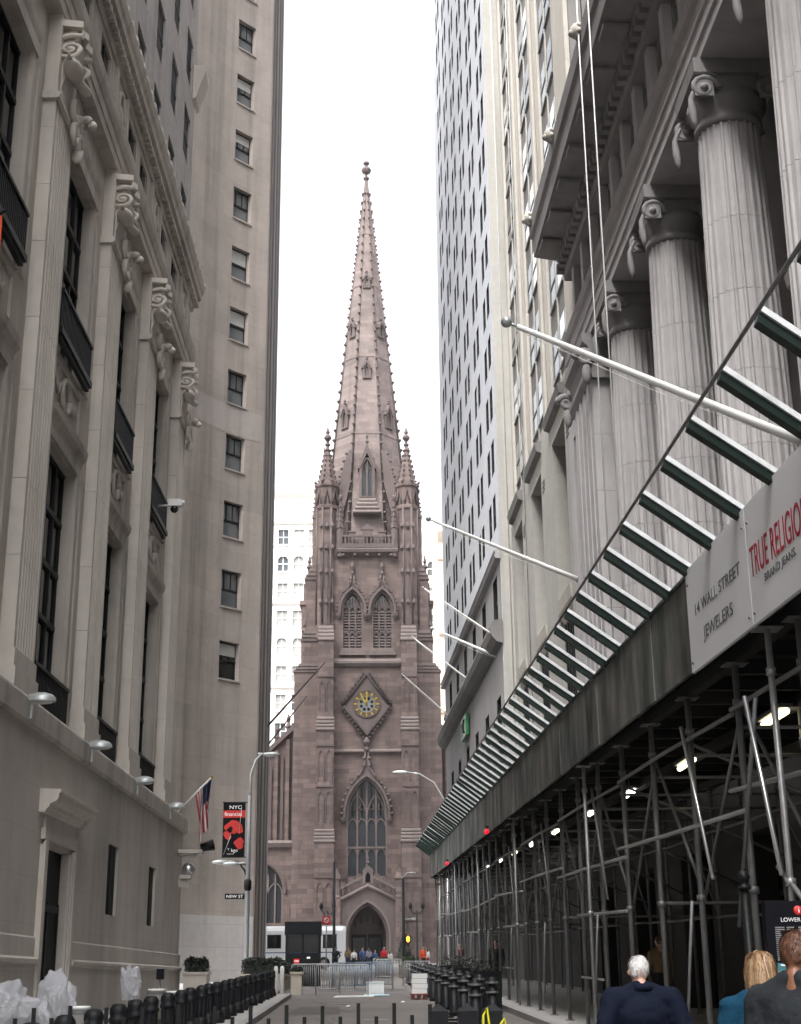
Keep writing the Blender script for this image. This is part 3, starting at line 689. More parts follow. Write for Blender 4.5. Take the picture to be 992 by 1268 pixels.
    for i, u in enumerate(C):
        p = Vector(tfR(u, -.1, 0))-base_of(T)
        c = inst('column', bme, T, p); 
        for me in dm: inst('drum', me, c)
        cap = inst('capital', cme, c)
        for (x, y, rz) in ((-.82, -1.0, PI), (-.82, 1.0, 0), (.82, -1.0, PI), (.82, 1.0, 0)):
            inst('volute', vme, c, (x, y, 22.85), (0, 0, 0), (.85, .85, .85))
        inst('husk', hme, c, (-.98, .95, 22.55), (0, 0, 0), (.8, .8, .75)); inst('husk', hme, c, (-.98, -.95, 22.55), (0, 0, 0), (.8, .8, .75))
    # corner pier: stacked stones
    z = 8.8; p = None
    m = MB(tfR); m.box(46.1, 50.4, -1.2, 1.05, 8.8, 9.4); pr_ = m.obj('corner_pier', 'grey_granite', T)
    z = 9.4
    while z < 22.0:
        e = min(z+2.1, 22.0); m = MB(tfR); m.box(46.4, 50.1, -1.2, .8, z+.006, e-.006)
        for q in (46.9, 47.7, 48.5, 49.3): m.box(q, q+.35, .8, .84, z+.006, e-.006)
        m.obj('stone_block', 'grey_granite', pr_); z = e
    m = MB(tfR); m.prof_u([(-1.2, 22.0), (.84, 22.0), (.95, 22.3), (.95, 22.5), (.84, 22.6), (.9, 23.2), (1.1, 23.4), (1.1, 23.72), (-1.2, 23.72)], 46.2, 50.3); m.obj('pier_capital', 'grey_granite_dark', pr_)
    for uu in (46.15, 50.35):
        m = MB(tfR); spiral(m, (uu, 1.05, 22.7), .36, 1, 'dz', t0=.14); m.ball((uu, 1.0, 22.1), (.12, .18, .4), 8, 6); m.obj('volute', 'grey_granite_dark', pr_)
    mb = MB(tfR); wall_openings(mb, 50.2, 54.5, ZB+.5, 23.72, [(51.6, 53.3, 9, 22.4)], .3, .6); mb.box(50.2, 54.5, -3, -.4, ZB, 24); mb.obj('end_wall', 'grey_granite', T, fix=False)
    m = MB(tfR); m.box(51.6, 53.3, -.25, -.22, 9, 22.4); m.obj('window', 'pane_dark', T)
    # entablature: three fasciae, soffit
    m = MB(tfR); m.prof_u([(-1.49, 23.72), (.78, 23.72), (.78, 24.1), (.84, 24.12), (.84, 24.5), (.9, 24.52), (.9, 24.92), (1.02, 25.0), (1.12, 25.2), (-1.49, 25.2)], -25, END); m.obj('architrave', 'grey_granite', T)
    # attic loggia with pilaster strips
    ops = []; u = 5.0
    while u < END-1.5: ops.append((u, u+1.15, 25.6, 28.0)); u += 1.97
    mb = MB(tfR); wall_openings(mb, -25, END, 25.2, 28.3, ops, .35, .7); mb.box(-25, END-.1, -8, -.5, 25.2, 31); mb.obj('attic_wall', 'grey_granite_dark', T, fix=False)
    for (a, b, c, e) in ops:
        m = MB(tfR); m.box(a, b, -.32, -.29, c, e, 0); m.box((a+b)/2-.04, (a+b)/2+.04, -.289, -.2, c, e, 1); m.obj('attic_window', ['pane_dark', 'window_frame_dark'], T)
        m = MB(tfR); m.box(b+.2, b+.62, .351, .62, 25.2, 28.3); m.obj('attic_pilaster', 'grey_granite', T)
    m = MB(tfR); m.prof_u([(-.5, 28.3), (.75, 28.3), (.8, 28.5), (.8, 28.95), (1.0, 29.1), (1.05, 29.2), (1.95, 29.35), (1.98, 30.1), (2.08, 30.2), (2.12, 30.8), (1.9, 30.95), (-.5, 31.0)], -25, END); m.obj('cornice', 'grey_granite_dark', T)
    d0 = MB(); d0.box(-.15, .15, -.28, 0, 0, .34); me = d0.mesh('dentil', 'grey_granite_dark'); u = 20.0
    while u < END-.1: inst('dentil', me, T, Vector(tfR(u, .801, 28.56))-base_of(T), (0, 0, -PI/2+.018)); u += .55
    d0 = MB(); d0.box(-.4, .4, 0, .8, -.12, 0); me = d0.mesh('mutule', 'grey_granite_dark'); u = 21.0
    while u < END-.4: inst('mutule', me, T, Vector(tfR(u, 1.08, 29.2))-base_of(T), (0, 0, PI/2)); u += 2.2
    m0 = MB(); m0.ball((0, 0, 0), (.24, .26, .28), 8, 6); m0.ball((-.16, 0, -.08), (.14, .15, .13), 7, 5)
    for k in range(7): a = k*.9; m0.ball((.04, .22*math.cos(a), .22*math.sin(a)), .1, 6, 4)
    me = m0.mesh('lion_head', 'cream_stone'); u = 50.4
    while u > 18: inst('lion_head', me, T, Vector(tfR(u, 2.2, 30.75))-base_of(T)); u -= 5.95
    # shaft of the tower rising behind the cornice
    mb = MB(tfR); mb.box(-25, 50.5, -30, -3.0, 31, 120); mb.obj('tower_shaft', 'grey_granite', T)
columned_building()

# ================================================================== right: cream piered office block
def pier_block():
    T = thing('cream_pier_building', 'cream stone office block with tall vertical piers between bank and blue-grey block', 'building', tfR(64, 0, g(64)))
    U0, U1, Z1 = 51.05, 79.0, 150
    BAY = [(55.3, 58.8), (62.3, 65.7), (69.2, 72.4), (75.6, 78.4)]
    mb = MB(tfR); mb.box(U0, U1, -25, -.6, -1, Z1); mb.obj('core', 'spandrel', T)
    ops = [(a, b, 8.8, 24.2) for a, b in BAY]
    mb = MB(tfR); wall_openings(mb, 54.5, U1, -1, 26, ops, .3, .8); mb.obj('lower_wall', 'grey_cream', T, fix=False)
    m = MB(tfR); m.box(54.5, U1, .305, .42, -1, 8.2); m.obj('shed_shade_sheet', 'podium_shaded_stone', T)  # dark sheet added over the lower wall as painted shed shade
    m = MB(tfR); m.box(U0, 54.5, .02, .28, 24.0, 26); m.obj('link_wall', 'grey_cream', T)
    for (a, b) in BAY:
        m = MB(tfR); m.box(a, b, -.49, -.46, 8.8, 24.2); w = m.obj('window', 'pane_dark', T)
        m = MB(tfR)
        for k in range(1, 4): u = a+(b-a)*k/4; m.box(u-.05, u+.05, -.459, -.36, 8.8, 24.2)
        for z in (12.5, 16.3, 16.9, 20.5): m.box(a, b, -.459, -.3, z-.09, z+.09)
        m.obj('window_frame', 'window_frame_dark', w)
        m = MB(tfR); m.prof_u([(-.3, 15.9), (.1, 16.0), (.35, 16.4), (.4, 16.9), (-.3, 17.0)], a+.02, b-.02); m.obj('transom_hood', 'cream_stone', T)
        m = MB(tfR)
        for k in range(5):
            m.box(a+.3+k*.6, a+.42+k*.6, .1, .2, 9.0, 15.8); 
        for k in range(4): m.tube([(a+.66+k*.6+.2*math.cos(t*PI/5), .15, 12.5+.2*math.sin(t*PI/5)) for t in range(11)], .04, 5)
        m.obj('bronze_grille', 'iron_black', T)
        m = MB(tfR); m.prof_u([(.301, 25.0), (.55, 25.1), (.62, 25.5), (.301, 25.6)], a-.5, b+.5); m.obj('ledge', 'spandrel', T)
        for k in range(3):
            m = MB(tfR); m.box(a-1.1, a-.45, .301, .33, 23.0+k*.22, 23.08+k*.22); m.obj('carved_line', 'spandrel', T)
    # upper piers, shallow enough for the window strips to show at a glancing angle
    def pier(u0, u1, d, z0=26.0):
        m = MB(tfR); e = .05; m.prism([(u0, .01), (u0, d-e), (u0+e, d), (u1-e, d), (u1, d-e), (u1, .01)], z0, Z1); m.obj('pier', 'cream_stone', T)
    m = MB(tfR); m.box(U0, U1, -.55, 0, 26.0, Z1); m.obj('strip_wall', 'spandrel', T)
    pier(51.2, 54.0, .2); pier(54.3, 54.9, .1)
    for a, b in BAY:
        pier(b+.3, b+1.0, .14); pier(b+1.45, b+1.95, .08); pier(b+2.4, b+3.1, .14); pier((a+b)/2-.12, (a+b)/2+.12, .06)
    wm = {}
    for a, b in BAY:
        uc = (a+b)/2
        for (p, q) in ((a+.02, uc-.2), (uc+.2, b-.02)):
            key = round(q-p, 2)
            if key not in wm:
                m = MB(); L = q-p
                m.box(-.03, -.005, 0, L, 0, 2.1, 0); m.box(-.06, -.031, 0, L, 1.0, 1.1, 1); m.box(-.05, -.031, 0, .08, 0, 2.1, 1); m.box(-.05, -.031, L-.08, L, 0, 2.1, 1); m.box(-.1, 0, -.05, L+.05, -.14, -.01, 1)
                wm[key] = [m.mesh('window', [x, 'window_frame_grey']) for x in ('pane_dark', 'pane_white_reflection', 'pane_sky')]
            for r in range(26):
                z = 27.2+r*3.55
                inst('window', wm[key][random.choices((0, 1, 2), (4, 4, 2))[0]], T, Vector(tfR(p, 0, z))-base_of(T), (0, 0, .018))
pier_block()

# ================================================================== right: blue-grey corner block
def tfW(u, d, z): return (7.7 - .025*(u-72) - d, u - .025*d, z)
def corner_block():
    T = thing('blue_grey_building', 'pale blue-grey stone tower with paired narrow windows at right street corner', 'building', tfW(92, 0, g(92)))
    U0, U1, Z1 = 73.8, 110.0, 118
    pc = [75.0, 80.75, 86.5, 92.25, 98.0, 103.75]
    ops = []
    for r in range(25):
        z = 25.6+3.3*r
        for u in pc: ops += [(u, u+1.2, z, z+2.0), (u+1.95, u+3.15, z, z+2.0)]
    mb = MB(tfW); wall_openings(mb, U0, U1, 23.9, Z1, ops, 0, .12, 0, 1); mb.box(U0+.01, U1-.01, -25, -.6, 0, Z1+.1); mb.quad((U0+.02, 0, 0), (U0+.02, -.7, 0), (U0+.02, -.7, Z1), (U0+.02, 0, Z1)); mb.quad((U1, 0, 0), (U1, -.7, 0), (U1, -.7, Z1), (U1, 0, Z1))
    mb.obj('upper_wall', ['blue_grey_stone', 'window_frame_dark'], T, fix=False)  # reveals coloured frame-dark to stand in for deep shade in the openings
    m = MB(); m.add([(0, 0, 0), (0, 1.2, 0), (0, 1.2, 2.0), (0, 0, 2.0)], [(0, 1, 2, 3)], 0); m.box(-.05, 0, 0, 1.2, .96, 1.04, 1); m.box(-.04, 0, 0, .05, 0, 2, 1); m.box(-.04, 0, 1.15, 1.2, 0, 2, 1)
    mm = [m.mesh('window', [x, 'window_frame_dark']) for x in ('pane_dark', 'pane_sky', 'pane_blind')]
    for (a, b, c, e) in ops: inst('window', mm[random.choices((0, 1, 2), (70, 18, 12))[0]], T, Vector(tfW(a, -.1, c))-base_of(T), (0, 0, .025))
    m = MB(tfW); m.box(U0-.03, U0, -2.5, -.02, -1, Z1); m.obj('side_wall', 'grey_cream', T)
    m = MB(tfW); m.box(U0, U1, .025, .1, -1, 8.6); m.obj('shed_shade_sheet', 'podium_shaded_stone', T)  # dark sheet laid on this wall too, painting the shade below the deck
    lops = [(u+.3, u+2.2, 20.3, 22.9) for u in pc] + [(u+.2, u+2.0, 12.0, 16.2) for u in pc]
    mb = MB(tfW); wall_openings(mb, U0, U1, -1, 23.4, lops, .02, .2, 0, 1); mb.obj('lower_wall', ['blue_grey_base', 'window_frame_dark'], T, fix=False)  # these reveals also take the dark frame colour as painted recess shade
    for (a, b, c, e) in lops:
        m = MB(tfW); m.box(a, b, -.17, -.14, c, e, 0); m.box((a+b)/2-.05, (a+b)/2+.05, -.139, -.1, c, e, 1); m.box(a, b, -.139, -.1, (c+e)/2-.05, (c+e)/2+.05, 1); m.obj('window', ['pane_dark', 'window_frame_dark'], T)
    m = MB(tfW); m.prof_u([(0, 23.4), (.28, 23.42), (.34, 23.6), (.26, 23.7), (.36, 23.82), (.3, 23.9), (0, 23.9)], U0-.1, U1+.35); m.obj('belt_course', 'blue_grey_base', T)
    m = MB(tfW); m.prof_u([(0, 18.7), (.35, 18.8), (.6, 19.1), (.7, 19.5), (.6, 19.8), (.45, 19.95), (0, 20.0)], U0-.1, U1+.6); m.obj('heavy_ledge', 'spandrel', T)
    m = MB(tfW); m.prof_u([(.021, 10.6), (.2, 10.7), (.2, 11.2), (.021, 11.3)], U0, U1); m.obj('sill_band', 'blue_grey_base', T)
    # green bank sign
    m = MB(tfW); m.box(91.6, 94.9, .1, .3, 16.8, 18.15); s = m.top('shop_sign', ['green_sign'], tfW(93.2, .1, 17.4), 'square green shop sign below heavy ledge of blue-grey corner block', 'sign')
    m = MB(tfW)
    # the mark: a dark stroke with a rounded bowl
    m.box(94.0, 94.3, .301, .32, 16.95, 17.9); m.box(93.5, 94.8, .301, .32, 17.7, 17.9)
    m.tube([(92.5+.55*math.sin(t*PI/8), .31, 17.45+.4*math.cos(t*PI/8)) for t in range(9)], .1, 5); m.obj('sign_mark', 'sign_black', s)
corner_block()

# ================================================================== far blocks behind the church
def far_block(name, label, x0, x1, y, z1, matn, cols, z0w, dz, arch_rows=()):
    T = thing(name, label, 'building', ((x0+x1)/2, y, g(146)))
    def tf(u, d, z): return (u, y-d, z)
    ops = []; ar = []
    r = 0; z = z0w
    while z+2.6 < z1-3:
        for c in cols:
            ops.append((c-.75, c+.75, z, z+2.3, r in arch_rows))
        z += dz; r += 1
    mb = MB(tf); wall_openings(mb, x0, x1, 0, z1, [o[:4] for o in ops], 0, .35); mb.box(x0, x1, -25, -.6, 0, z1+.1); mb.obj('wall', matn, T, fix=False)
    for (a, b, c, e, ah) in ops:
        m = MB(tf); m.box(a, b, -.3, -.27, c, e, 0); m.box(a, b, -.269, -.2, (c+e)/2-.06, (c+e)/2+.06, 1); m.box((a+b)/2-.05, (a+b)/2+.05, -.269, -.22, c, e, 1)
        if ah:
            m.poly_d([(a, e+.003), (a, e-.5), (a+.25, e-.12), (a+.5, e+.003)], -.26, -.02, 1); m.poly_d([(b, e+.003), (b, e-.5), (b-.25, e-.12), (b-.5, e+.003)], -.26, -.02, 1)
        m.obj('window', [random.choice(['far_pane_glare', 'pane_blind', 'far_pane_glare', 'pane_sky']), 'white_paint'], T)
        m = MB(tf); m.box(a-.15, b+.15, .001, .18, c-.25, c-.02); m.obj('sill', matn, T)
    zz = z0w-1; k = 0
    while zz < z1:
        m = MB(tf); m.prof_u([(.001, zz), (.3, zz+.1), (.4, zz+.4), (.001, zz+.5)], x0, x1); m.obj('string_course', matn, T); zz += dz*3
    m = MB(tf); m.prof_u([(.001, z1-2), (.5, z1-1.5), (1.1, z1-.6), (1.2, z1), (.001, z1)], x0, x1); m.obj('cornice', matn, T)
far_block('white_office_building', 'white terracotta office building with arched windows seen left of the church tower', -40, -3, 200, 72, 'white_terracotta', [-17.6, -15.6, -13.4, -11.2, -8.9, -6.7], 30, 4.1, (4, 7, 9))
far_block('white_office_building', 'white terracotta office building with arched windows seen right of the church tower', 4, 12.9, 203, 66, 'white_terracotta', [6.4, 8.7, 10.9], 26, 4.1, (5, 8))
far_block('cream_brick_building', 'narrow cream brick building edge between church and right corner block', 10.9, 40, 190, 62, 'cream_brick', [17, 20, 23], 26, 3.6)

# ================================================================== the church
XC, YC, Z0 = .85, 148.0, g(146)+.12
def tfC(u, d, z): return (XC+u, YC-d, z)
def church():
    T = thing('brownstone_church', 'gothic brownstone church with tall crocketed spire and clock at end of street', 'church', (XC, YC+5, Z0))
    B, P, TR, SP = 'brownstone', 'brownstone_pale', 'brownstone_trim', 'spire_stone_veiled'
    W = 5.2; DEP = 10.4
    # ---- tower body: stage by stage, openings cut through
    mb = MB(tfC)
    mb.quad((-W, 0, Z0), (-2.5, 0, Z0), (-2.5, 0, 10.9), (-W, 0, 10.9)); mb.quad((2.5, 0, Z0), (W, 0, Z0), (W, 0, 10.9), (2.5, 0, 10.9)); mb.quad((-2.5, 0, 9.5), (2.5, 0, 9.5), (2.5, 0, 10.9), (-2.5, 0, 10.9))
    arch_wall(mb, -W, W, 10.9, 24.4, -.1, 3.85, 11.75, 17.9, 21.5, 0, .75, n=10)
    mb.quad((-W, 0, 24.4), (W, 0, 24.4), (W, 0, 34.2), (-W, 0, 34.2))
    for s in (-1, 1):
        a, b = (-W, 0) if s < 0 else (0, W)
        arch_wall(mb, a, b, 34.2, 46.2, s*1.6, 2.0, 35.2, 39.4, 41.5, 0, .7)
    for u in (-W, W): mb.quad((u, 0, Z0), (u, -DEP, Z0), (u, -DEP, 46.2), (u, 0, 46.2))
    mb.quad((-W, -DEP, Z0), (W, -DEP, Z0), (W, -DEP, 46.2), (-W, -DEP, 46.2)); mb.quad((-W, 0, 46.2), (W, 0, 46.2), (W, -DEP, 46.2), (-W, -DEP, 46.2))
    mb.obj('tower_wall', B, T, fix=False)
    # ---- string courses
    for (z, h, u0, u1, d) in ((24.1, .5, -3.55, 3.55, .3), (33.3, .95, -3.55, 3.55, .42)):
        m = MB(tfC); m.prof_u([(.001, z), (d*.4, z+.02), (d, z+h*.35), (d, z+h*.6), (.05, z+h)], u0, u1); m.obj('string_course', P, T)
    # ---- great window
    def window_lights(uc, w, zb, zs, za, nl, trans, dg, mtl, pane):
        m = MB(tfC); m.poly_d(arch_poly(uc, w, zb, zs, za, 10), dg-.05, dg); wn = m.obj('window', pane, T)
        m = MB(tfC); cur = pointed(w, zs, za, 20)
        def top(u):
            x = abs(u-uc)
            for (xa, a), (xb, b) in zip(cur[:-1], cur[1:]):
                if xb <= x <= xa: return a+(b-a)*((xa-x)/(xa-xb+1e-9))
            return zs
        st = w/nl
        for k in range(1, nl):
            u = uc-w/2+k*st; m.box(u-.08, u+.08, dg+.001, dg+.22, zb, top(u)-.05)
        for z in trans: m.box(uc-w/2, uc+w/2, dg+.001, dg+.26, z-.1, z+.1)
        heads = [z for z in trans] + [zs-.35]
        for z in heads:
            for k in range(nl):
                c = uc-w/2+(k+.5)*st; arch_ring(m, c, st-.22, z-.75, z-.62, z-.12, .1, dg+.001, dg+.2, n=4)
        for k in range(nl):      # tracery above the heads
            c = uc-w/2+(k+.5)*st
            for q in (-.25, .25):
                t = top(c+q*st)-.08
                if t > zs+.1: m.box(c+q*st-.045 if abs(q) < .01 else c-.045, c+.045, dg+.001, dg+.16, zs-.3, top(c)-.08)
            zz = min(zs+.75, top(c)-.4)
            m.tube([(c+.26*math.cos(t*PI/6), dg+.1, zz+.26*math.sin(t*PI/6)) for t in range(13)], .055, 5)
        if nl == 4:
            for s in (-1, 1): arch_ring(m, uc+s*st, 2*st-.16, zs-.4, zs-.2, zs+2.0, .1, dg+.001, dg+.2, n=6)
        m.obj('tracery', mtl, wn)
        return wn, top
    window_lights(-.1, 3.85, 11.75, 17.9, 21.5, 4, (14.6,), -.55, P, 'pane_stained')
    m = MB(tfC); arch_ring(m, -.1, 3.85, 11.75, 17.9, 21.5, .16, -.5, .06); m.obj('window_jamb', P, T)
    def hood(uc, w, zs, za, tip, cr):
        m = MB(tfC); arch_ring(m, uc, w+.5, zs-.3, zs, za+.25, .26, .001, .4, n=8); h = m.obj('hood_mould', TR, T)
        m = MB(tfC); a = pointed(w+1.1, zs, za+.75, 8)
        # ogee rising to a finial
        x0, z0 = a[5]; pl = [(x0, z0), (x0*.55, z0+(tip-z0)*.25), (.22, z0+(tip-z0)*.55), (.14, tip)]
        for s in (-1, 1):
            m.tube([(uc+s*x, .25, z) for x, z in pl], [.15, .15, .13, .1], 6)
        m.poly_d([(uc-pl[0][0], pl[0][1]), (uc-pl[1][0], pl[1][1]), (uc-pl[2][0], pl[2][1]), (uc-.1, tip), (uc+.1, tip), (uc+pl[2][0], pl[2][1]), (uc+pl[1][0], pl[1][1]), (uc+pl[0][0], pl[0][1]), (uc, za+.3)], .002, .2)
        m.obj('ogee_gable', TR, h)
        c0 = MB(); c0.ball((0, 0, 0), .17*cr, 6, 4); cme = c0.mesh('crocket', TR)
        bb = base_of(T)
        path = [(x, z) for x, z in a[:6]] + pl[1:]
        for (xa, za_), (xb, zb_) in zip(path[:-1], path[1:]):
            n = max(1, int(math.hypot(xa-xb, za_-zb_)/(.55*cr)))
            for k in range(n):
                t = k/n; x = xa+(xb-xa)*t+.1; z = za_+(zb_-za_)*t+.06
                for s in (-1, 1): inst('crocket', cme, h, Vector(tfC(uc+s*x, .32, z))-bb)
        m = MB(tfC); m.lathe(uc, .25, [(.1, tip-.1), (.28*cr, tip+.15), (.3*cr, tip+.3), (.12, tip+.45), (.14, tip+.6), (.34*cr, tip+.95), (.3*cr, tip+1.15), (.1, tip+1.5)], 8, smooth=False); m.obj('finial', TR, h)
        for s in (-1, 1):
            m = MB(tfC); m.lathe(uc+s*(w/2+.45), .25, [(.1, zs-.95), (.3, zs-.6), (.34, zs-.32)], 8, smooth=False); m.obj('label_stop', TR, h)
    hood(-.1, 3.85, 17.9, 21.5, 24.3, 1.1)
    for s in (-1, 1):
        uc = s*1.6
        m = MB(tfC); m.poly_d(arch_poly(uc, 2.0, 35.2, 39.4, 41.5, 8), -.66, -.6); wn = m.obj('belfry_opening', 'pane_dark', T)
        m = MB(tfC)
        for k in (1, 2): u = uc-1.0+k*.667; m.box(u-.09, u+.09, -.5, -.2, 35.2, 40.9)
        m.box(uc-1, uc+1, -.5, -.2, 37.1, 37.3); arch_ring(m, uc, 1.9, 35.2, 39.4, 41.4, .1, -.5, -.1)
        for k in range(3):
            c = uc-1.0+(k+.5)*.667
            for z in (37.1, 39.9): arch_ring(m, c, .4, z-.5, z-.42, z-.05, .1, -.5, -.2, n=4)
            m.box(c-.05, c+.05, -.5, -.25, 40.0, 41.0 if k == 1 else 40.6); m.box(c-.22, c-.14, -.5, -.25, 39.9, 40.5); m.box(c+.14, c+.22, -.5, -.25, 39.9, 40.5)
        m.obj('tracery', TR, wn)
        sl = MB(); sl.hexa([(-.24, -.12, -.03), (.24, -.12, -.03), (.24, .2, .2), (-.24, .2, .2), (-.24, -.12, .05), (.24, -.12, .05), (.24, .2, .28), (-.24, .2, .28)]); sme = sl.mesh('louvre', P)
        for k in range(3):
            c = uc-1.0+(k+.5)*.667
            for z in [35.32+.31*i for i in range(5)] + [37.45+.31*i for i in range(7)]:
                inst('louvre', sme, wn, Vector(tfC(c, -.36, z))-base_of(T))
        hood(uc, 2.0, 39.4, 41.5, 43.3, .72)
        m = MB(tfC)
        for k in range(3): m.box(uc-1.2-.12*k, uc+1.2+.12*k, .001, .12+.1*k, 35.1-.28*k, 35.18-.28*k+.16)
        m.obj('stepped_sill', P, T)
    # ---- clock
    ck = None
    m = MB(tfC); m.poly_d([(-.1, 32.35), (-2.4, 29.15), (-.1, 25.95), (2.2, 29.15)], .001, .14); ck = m.obj('clock_diamond', TR, T)
    m = MB(tfC)
    V = [(-.1, 32.5), (-2.55, 29.15), (-.1, 25.8), (2.35, 29.15)]
    for i in range(4):
        a, b = V[i], V[(i+1) % 4]; m.tube([(a[0], .2, a[1]), (b[0], .2, b[1])], .13, 6)
    m.obj('diamond_moulding', 'brownstone_dark', ck)
    c0 = MB(); c0.box(-.13, .13, -.13, .13, -.13, .13); cme = c0.mesh('crocket', 'brownstone_dark')
    for i in range(4):
        a, b = V[i], V[(i+1) % 4]
        for k in range(9):
            t = (k+.5)/9; x = a[0]+(b[0]-a[0])*t; z = a[1]+(b[1]-a[1])*t; ox = -.16 if i in (0, 1) else .16; oz = .16 if i in (0, 3) else -.16
            inst('crocket', cme, ck, Vector(tfC(x+ox*1.2, .2, z+oz))-base_of(T), (0, .78, 0))
    def disc(r0, r1, d0, d1, name, mt, n=40):
        m = MB(tfC); pts = []
        for r in (r0, r1):
            for dd in (d0, d1): pts += [(-.1+r*math.cos(2*PI*i/n), dd, 29.3+r*math.sin(2*PI*i/n)) for i in range(n)]
        fs = []
        for i in range(n):
            j = (i+1) % n; fs += [(i, j, 2*n+j, 2*n+i), (n+i, n+j, 3*n+j, 3*n+i), (i, j, n+j, n+i), (2*n+i, 2*n+j, 3*n+j, 3*n+i)]
        m.add(pts, fs); return m.obj(name, mt, ck)
    disc(.92, 1.4, .141, .2, 'chapter_ring', 'clock_ring'); disc(1.38, 1.46, .2, .25, 'outer_ring', 'clock_ring'); disc(.89, .93, .2, .24, 'inner_ring', 'old_gold'); disc(.01, .9, .141, .17, 'dial', 'window_frame_grey')
    for k in range(12):
        a = 2*PI*k/12; m = MB(tfC); ca, sa = math.sin(a), math.cos(a); px, pz = -.1+1.15*ca, 29.3+1.15*sa
        w = .07; h = .17; m.poly_d([(px-w*sa-h*ca, pz+w*ca-h*sa), (px+w*sa-h*ca, pz-w*ca-h*sa), (px+w*sa+h*ca, pz-w*ca+h*sa), (px-w*sa+h*ca, pz+w*ca+h*sa)], .2, .24); m.obj('hour_mark', 'gold', ck)
    for k in range(8):
        a = 2*PI*k/8+.4; m = MB(tfC); m.poly_d([(-.1+.6*math.sin(a)+.17*math.cos(t*PI/4), 29.3+.6*math.cos(a)+.17*math.sin(t*PI/4)) for t in range(8)], .171, .19); m.obj('foil', 'sign_black', ck)
    for ang, L, w in ((-33, .95, .1), (3, 1.3, .075)):
        a = math.radians(ang); ca, sa = math.sin(a), math.cos(a); m = MB(tfC)
        m.poly_d([(-.1-w*sa-.15*ca, 29.3+w*ca-.15*sa), (-.1+w*sa-.15*ca, 29.3-w*ca-.15*sa), (-.1+w*.6*sa+L*ca, 29.3-w*.6*ca+L*sa), (-.1-w*.6*sa+L*ca, 29.3+w*.6*ca+L*sa)], .26, .31); m.obj('clock_hand', 'gold', ck)
    # ---- buttresses facing the street, with weathered set-offs and blind panels
    for s in (-1, 1):
        stages = [(Z0, 15.0, 1.5, 1.0), (16.4, 26.4, 1.2, .9), (27.9, 36.0, .95, .82)]
        bt = None
        for i, (z0, z1, dd, hw) in enumerate(stages):
            uc = s*4.4
            m = MB(tfC); m.box(uc-hw, uc+hw, .001, dd, z0, z1)
            if bt is None: bt = m.obj('front_buttress', B, T)
            else: m.obj('buttress_stage', B, bt)
            nd = stages[i+1][2] if i < 2 else .5; nh = stages[i+1][3] if i < 2 else .7; nz = stages[i+1][0] if i < 2 else 37.7
            for k in range(4):      # stepped weathering
                t = k/4; d_ = dd+(nd-dd)*t+.1; h_ = hw+(nh-hw)*t+.06; za = z1+(nz-z1)*t
                m = MB(tfC); m.prof_u([(.001, za), (d_, za), (d_, za+.14), (d_-.14, za+(nz-z1)/4-.03), (.001, za+(nz-z1)/4-.03)], uc-h_, uc+h_); m.obj('weathering', P, bt)
            # blind panels
            zz = z0+.6
            while zz+3.6 < z1+.3:
                for q in (-1, 1):
                    m = MB(tfC); c = uc+q*hw*.45; arch_ring(m, c, hw*.55, zz, zz+2.5, zz+3.1, .09, dd+.001, dd+.09, n=3); m.obj('blind_panel', TR, bt)
                m = MB(tfC); m.box(uc-hw-.02, uc+hw+.02, dd-.02, dd+.12, zz+3.55, zz+3.72); m.obj('panel_band', TR, bt)
                zz += 4.2
        m = MB(tfC)   # shafts climbing the turret face
        for q in (-.55, 0, .55): m.box(s*4.4+q-.12, s*4.4+q+.12, .001, .55 if q == 0 else .42, 37.7, 46.0)
        m.obj('turret_shafts', TR, bt)
        for z in (40.2, 43.6, 46.3, 48.8):
            for q in (-.62, 0, .62):
                m = MB(tfC); m.lathe(s*4.4+q, .5, [(.05, z-.3), (.24, z), (.2, z+.18), (.05, z+.5)], 6, smooth=False); m.obj('small_finial', TR, bt)
    # ---- buttresses facing sideways
    for s in (-1, 1):
        st = [(Z0, 32.8, 7.75, -.3, -2.6), (33.8, 36.2, 7.0, -.35, -2.5), (37.4, 43.0, 6.6, -.4, -2.4), (44.4, 50.0, 6.0, -.45, -2.2)]
        sb = None
        for i, (z0, z1, ux, da, db) in enumerate(st):
            a, b = sorted((s*(W-.05), s*ux)); m = MB(tfC); m.box(a, b, db, da, z0, z1)
            if sb is None: sb = m.obj('side_buttress', B, T)
            else: m.obj('buttress_stage', B, sb)
            if i < 3:
                nz, nx = st[i+1][0], st[i+1][2]
                for k in range(3):
                    t = k/3; x = ux+(nx-ux)*t+.1; za = z1+(nz-z1)*t; zb = z1+(nz-z1)*(k+1)/3-.02
                    a, b = sorted((s*(W-.05), s*x)); m = MB(tfC); m.box(a, b, db-.1, da+.1, za, za+.16); m.box(min(a, b)+.06, max(a, b)-.06, db-.03, da+.03, za+.16, zb); m.obj('weathering', P if k else TR, sb)
        for (ux, z) in ((6.3, 44.3), (5.6, 50.25), (6.75, 37.2)):
            m = MB(tfC); m.lathe(s*ux, -.8, [(.16, z-.3), (.2, z), (.34, z+.2), (.22, z+.45), (.1, z+.6), (.22, z+.8), (.03, z+1.5)], 8, smooth=False); m.obj('finial', TR, sb)
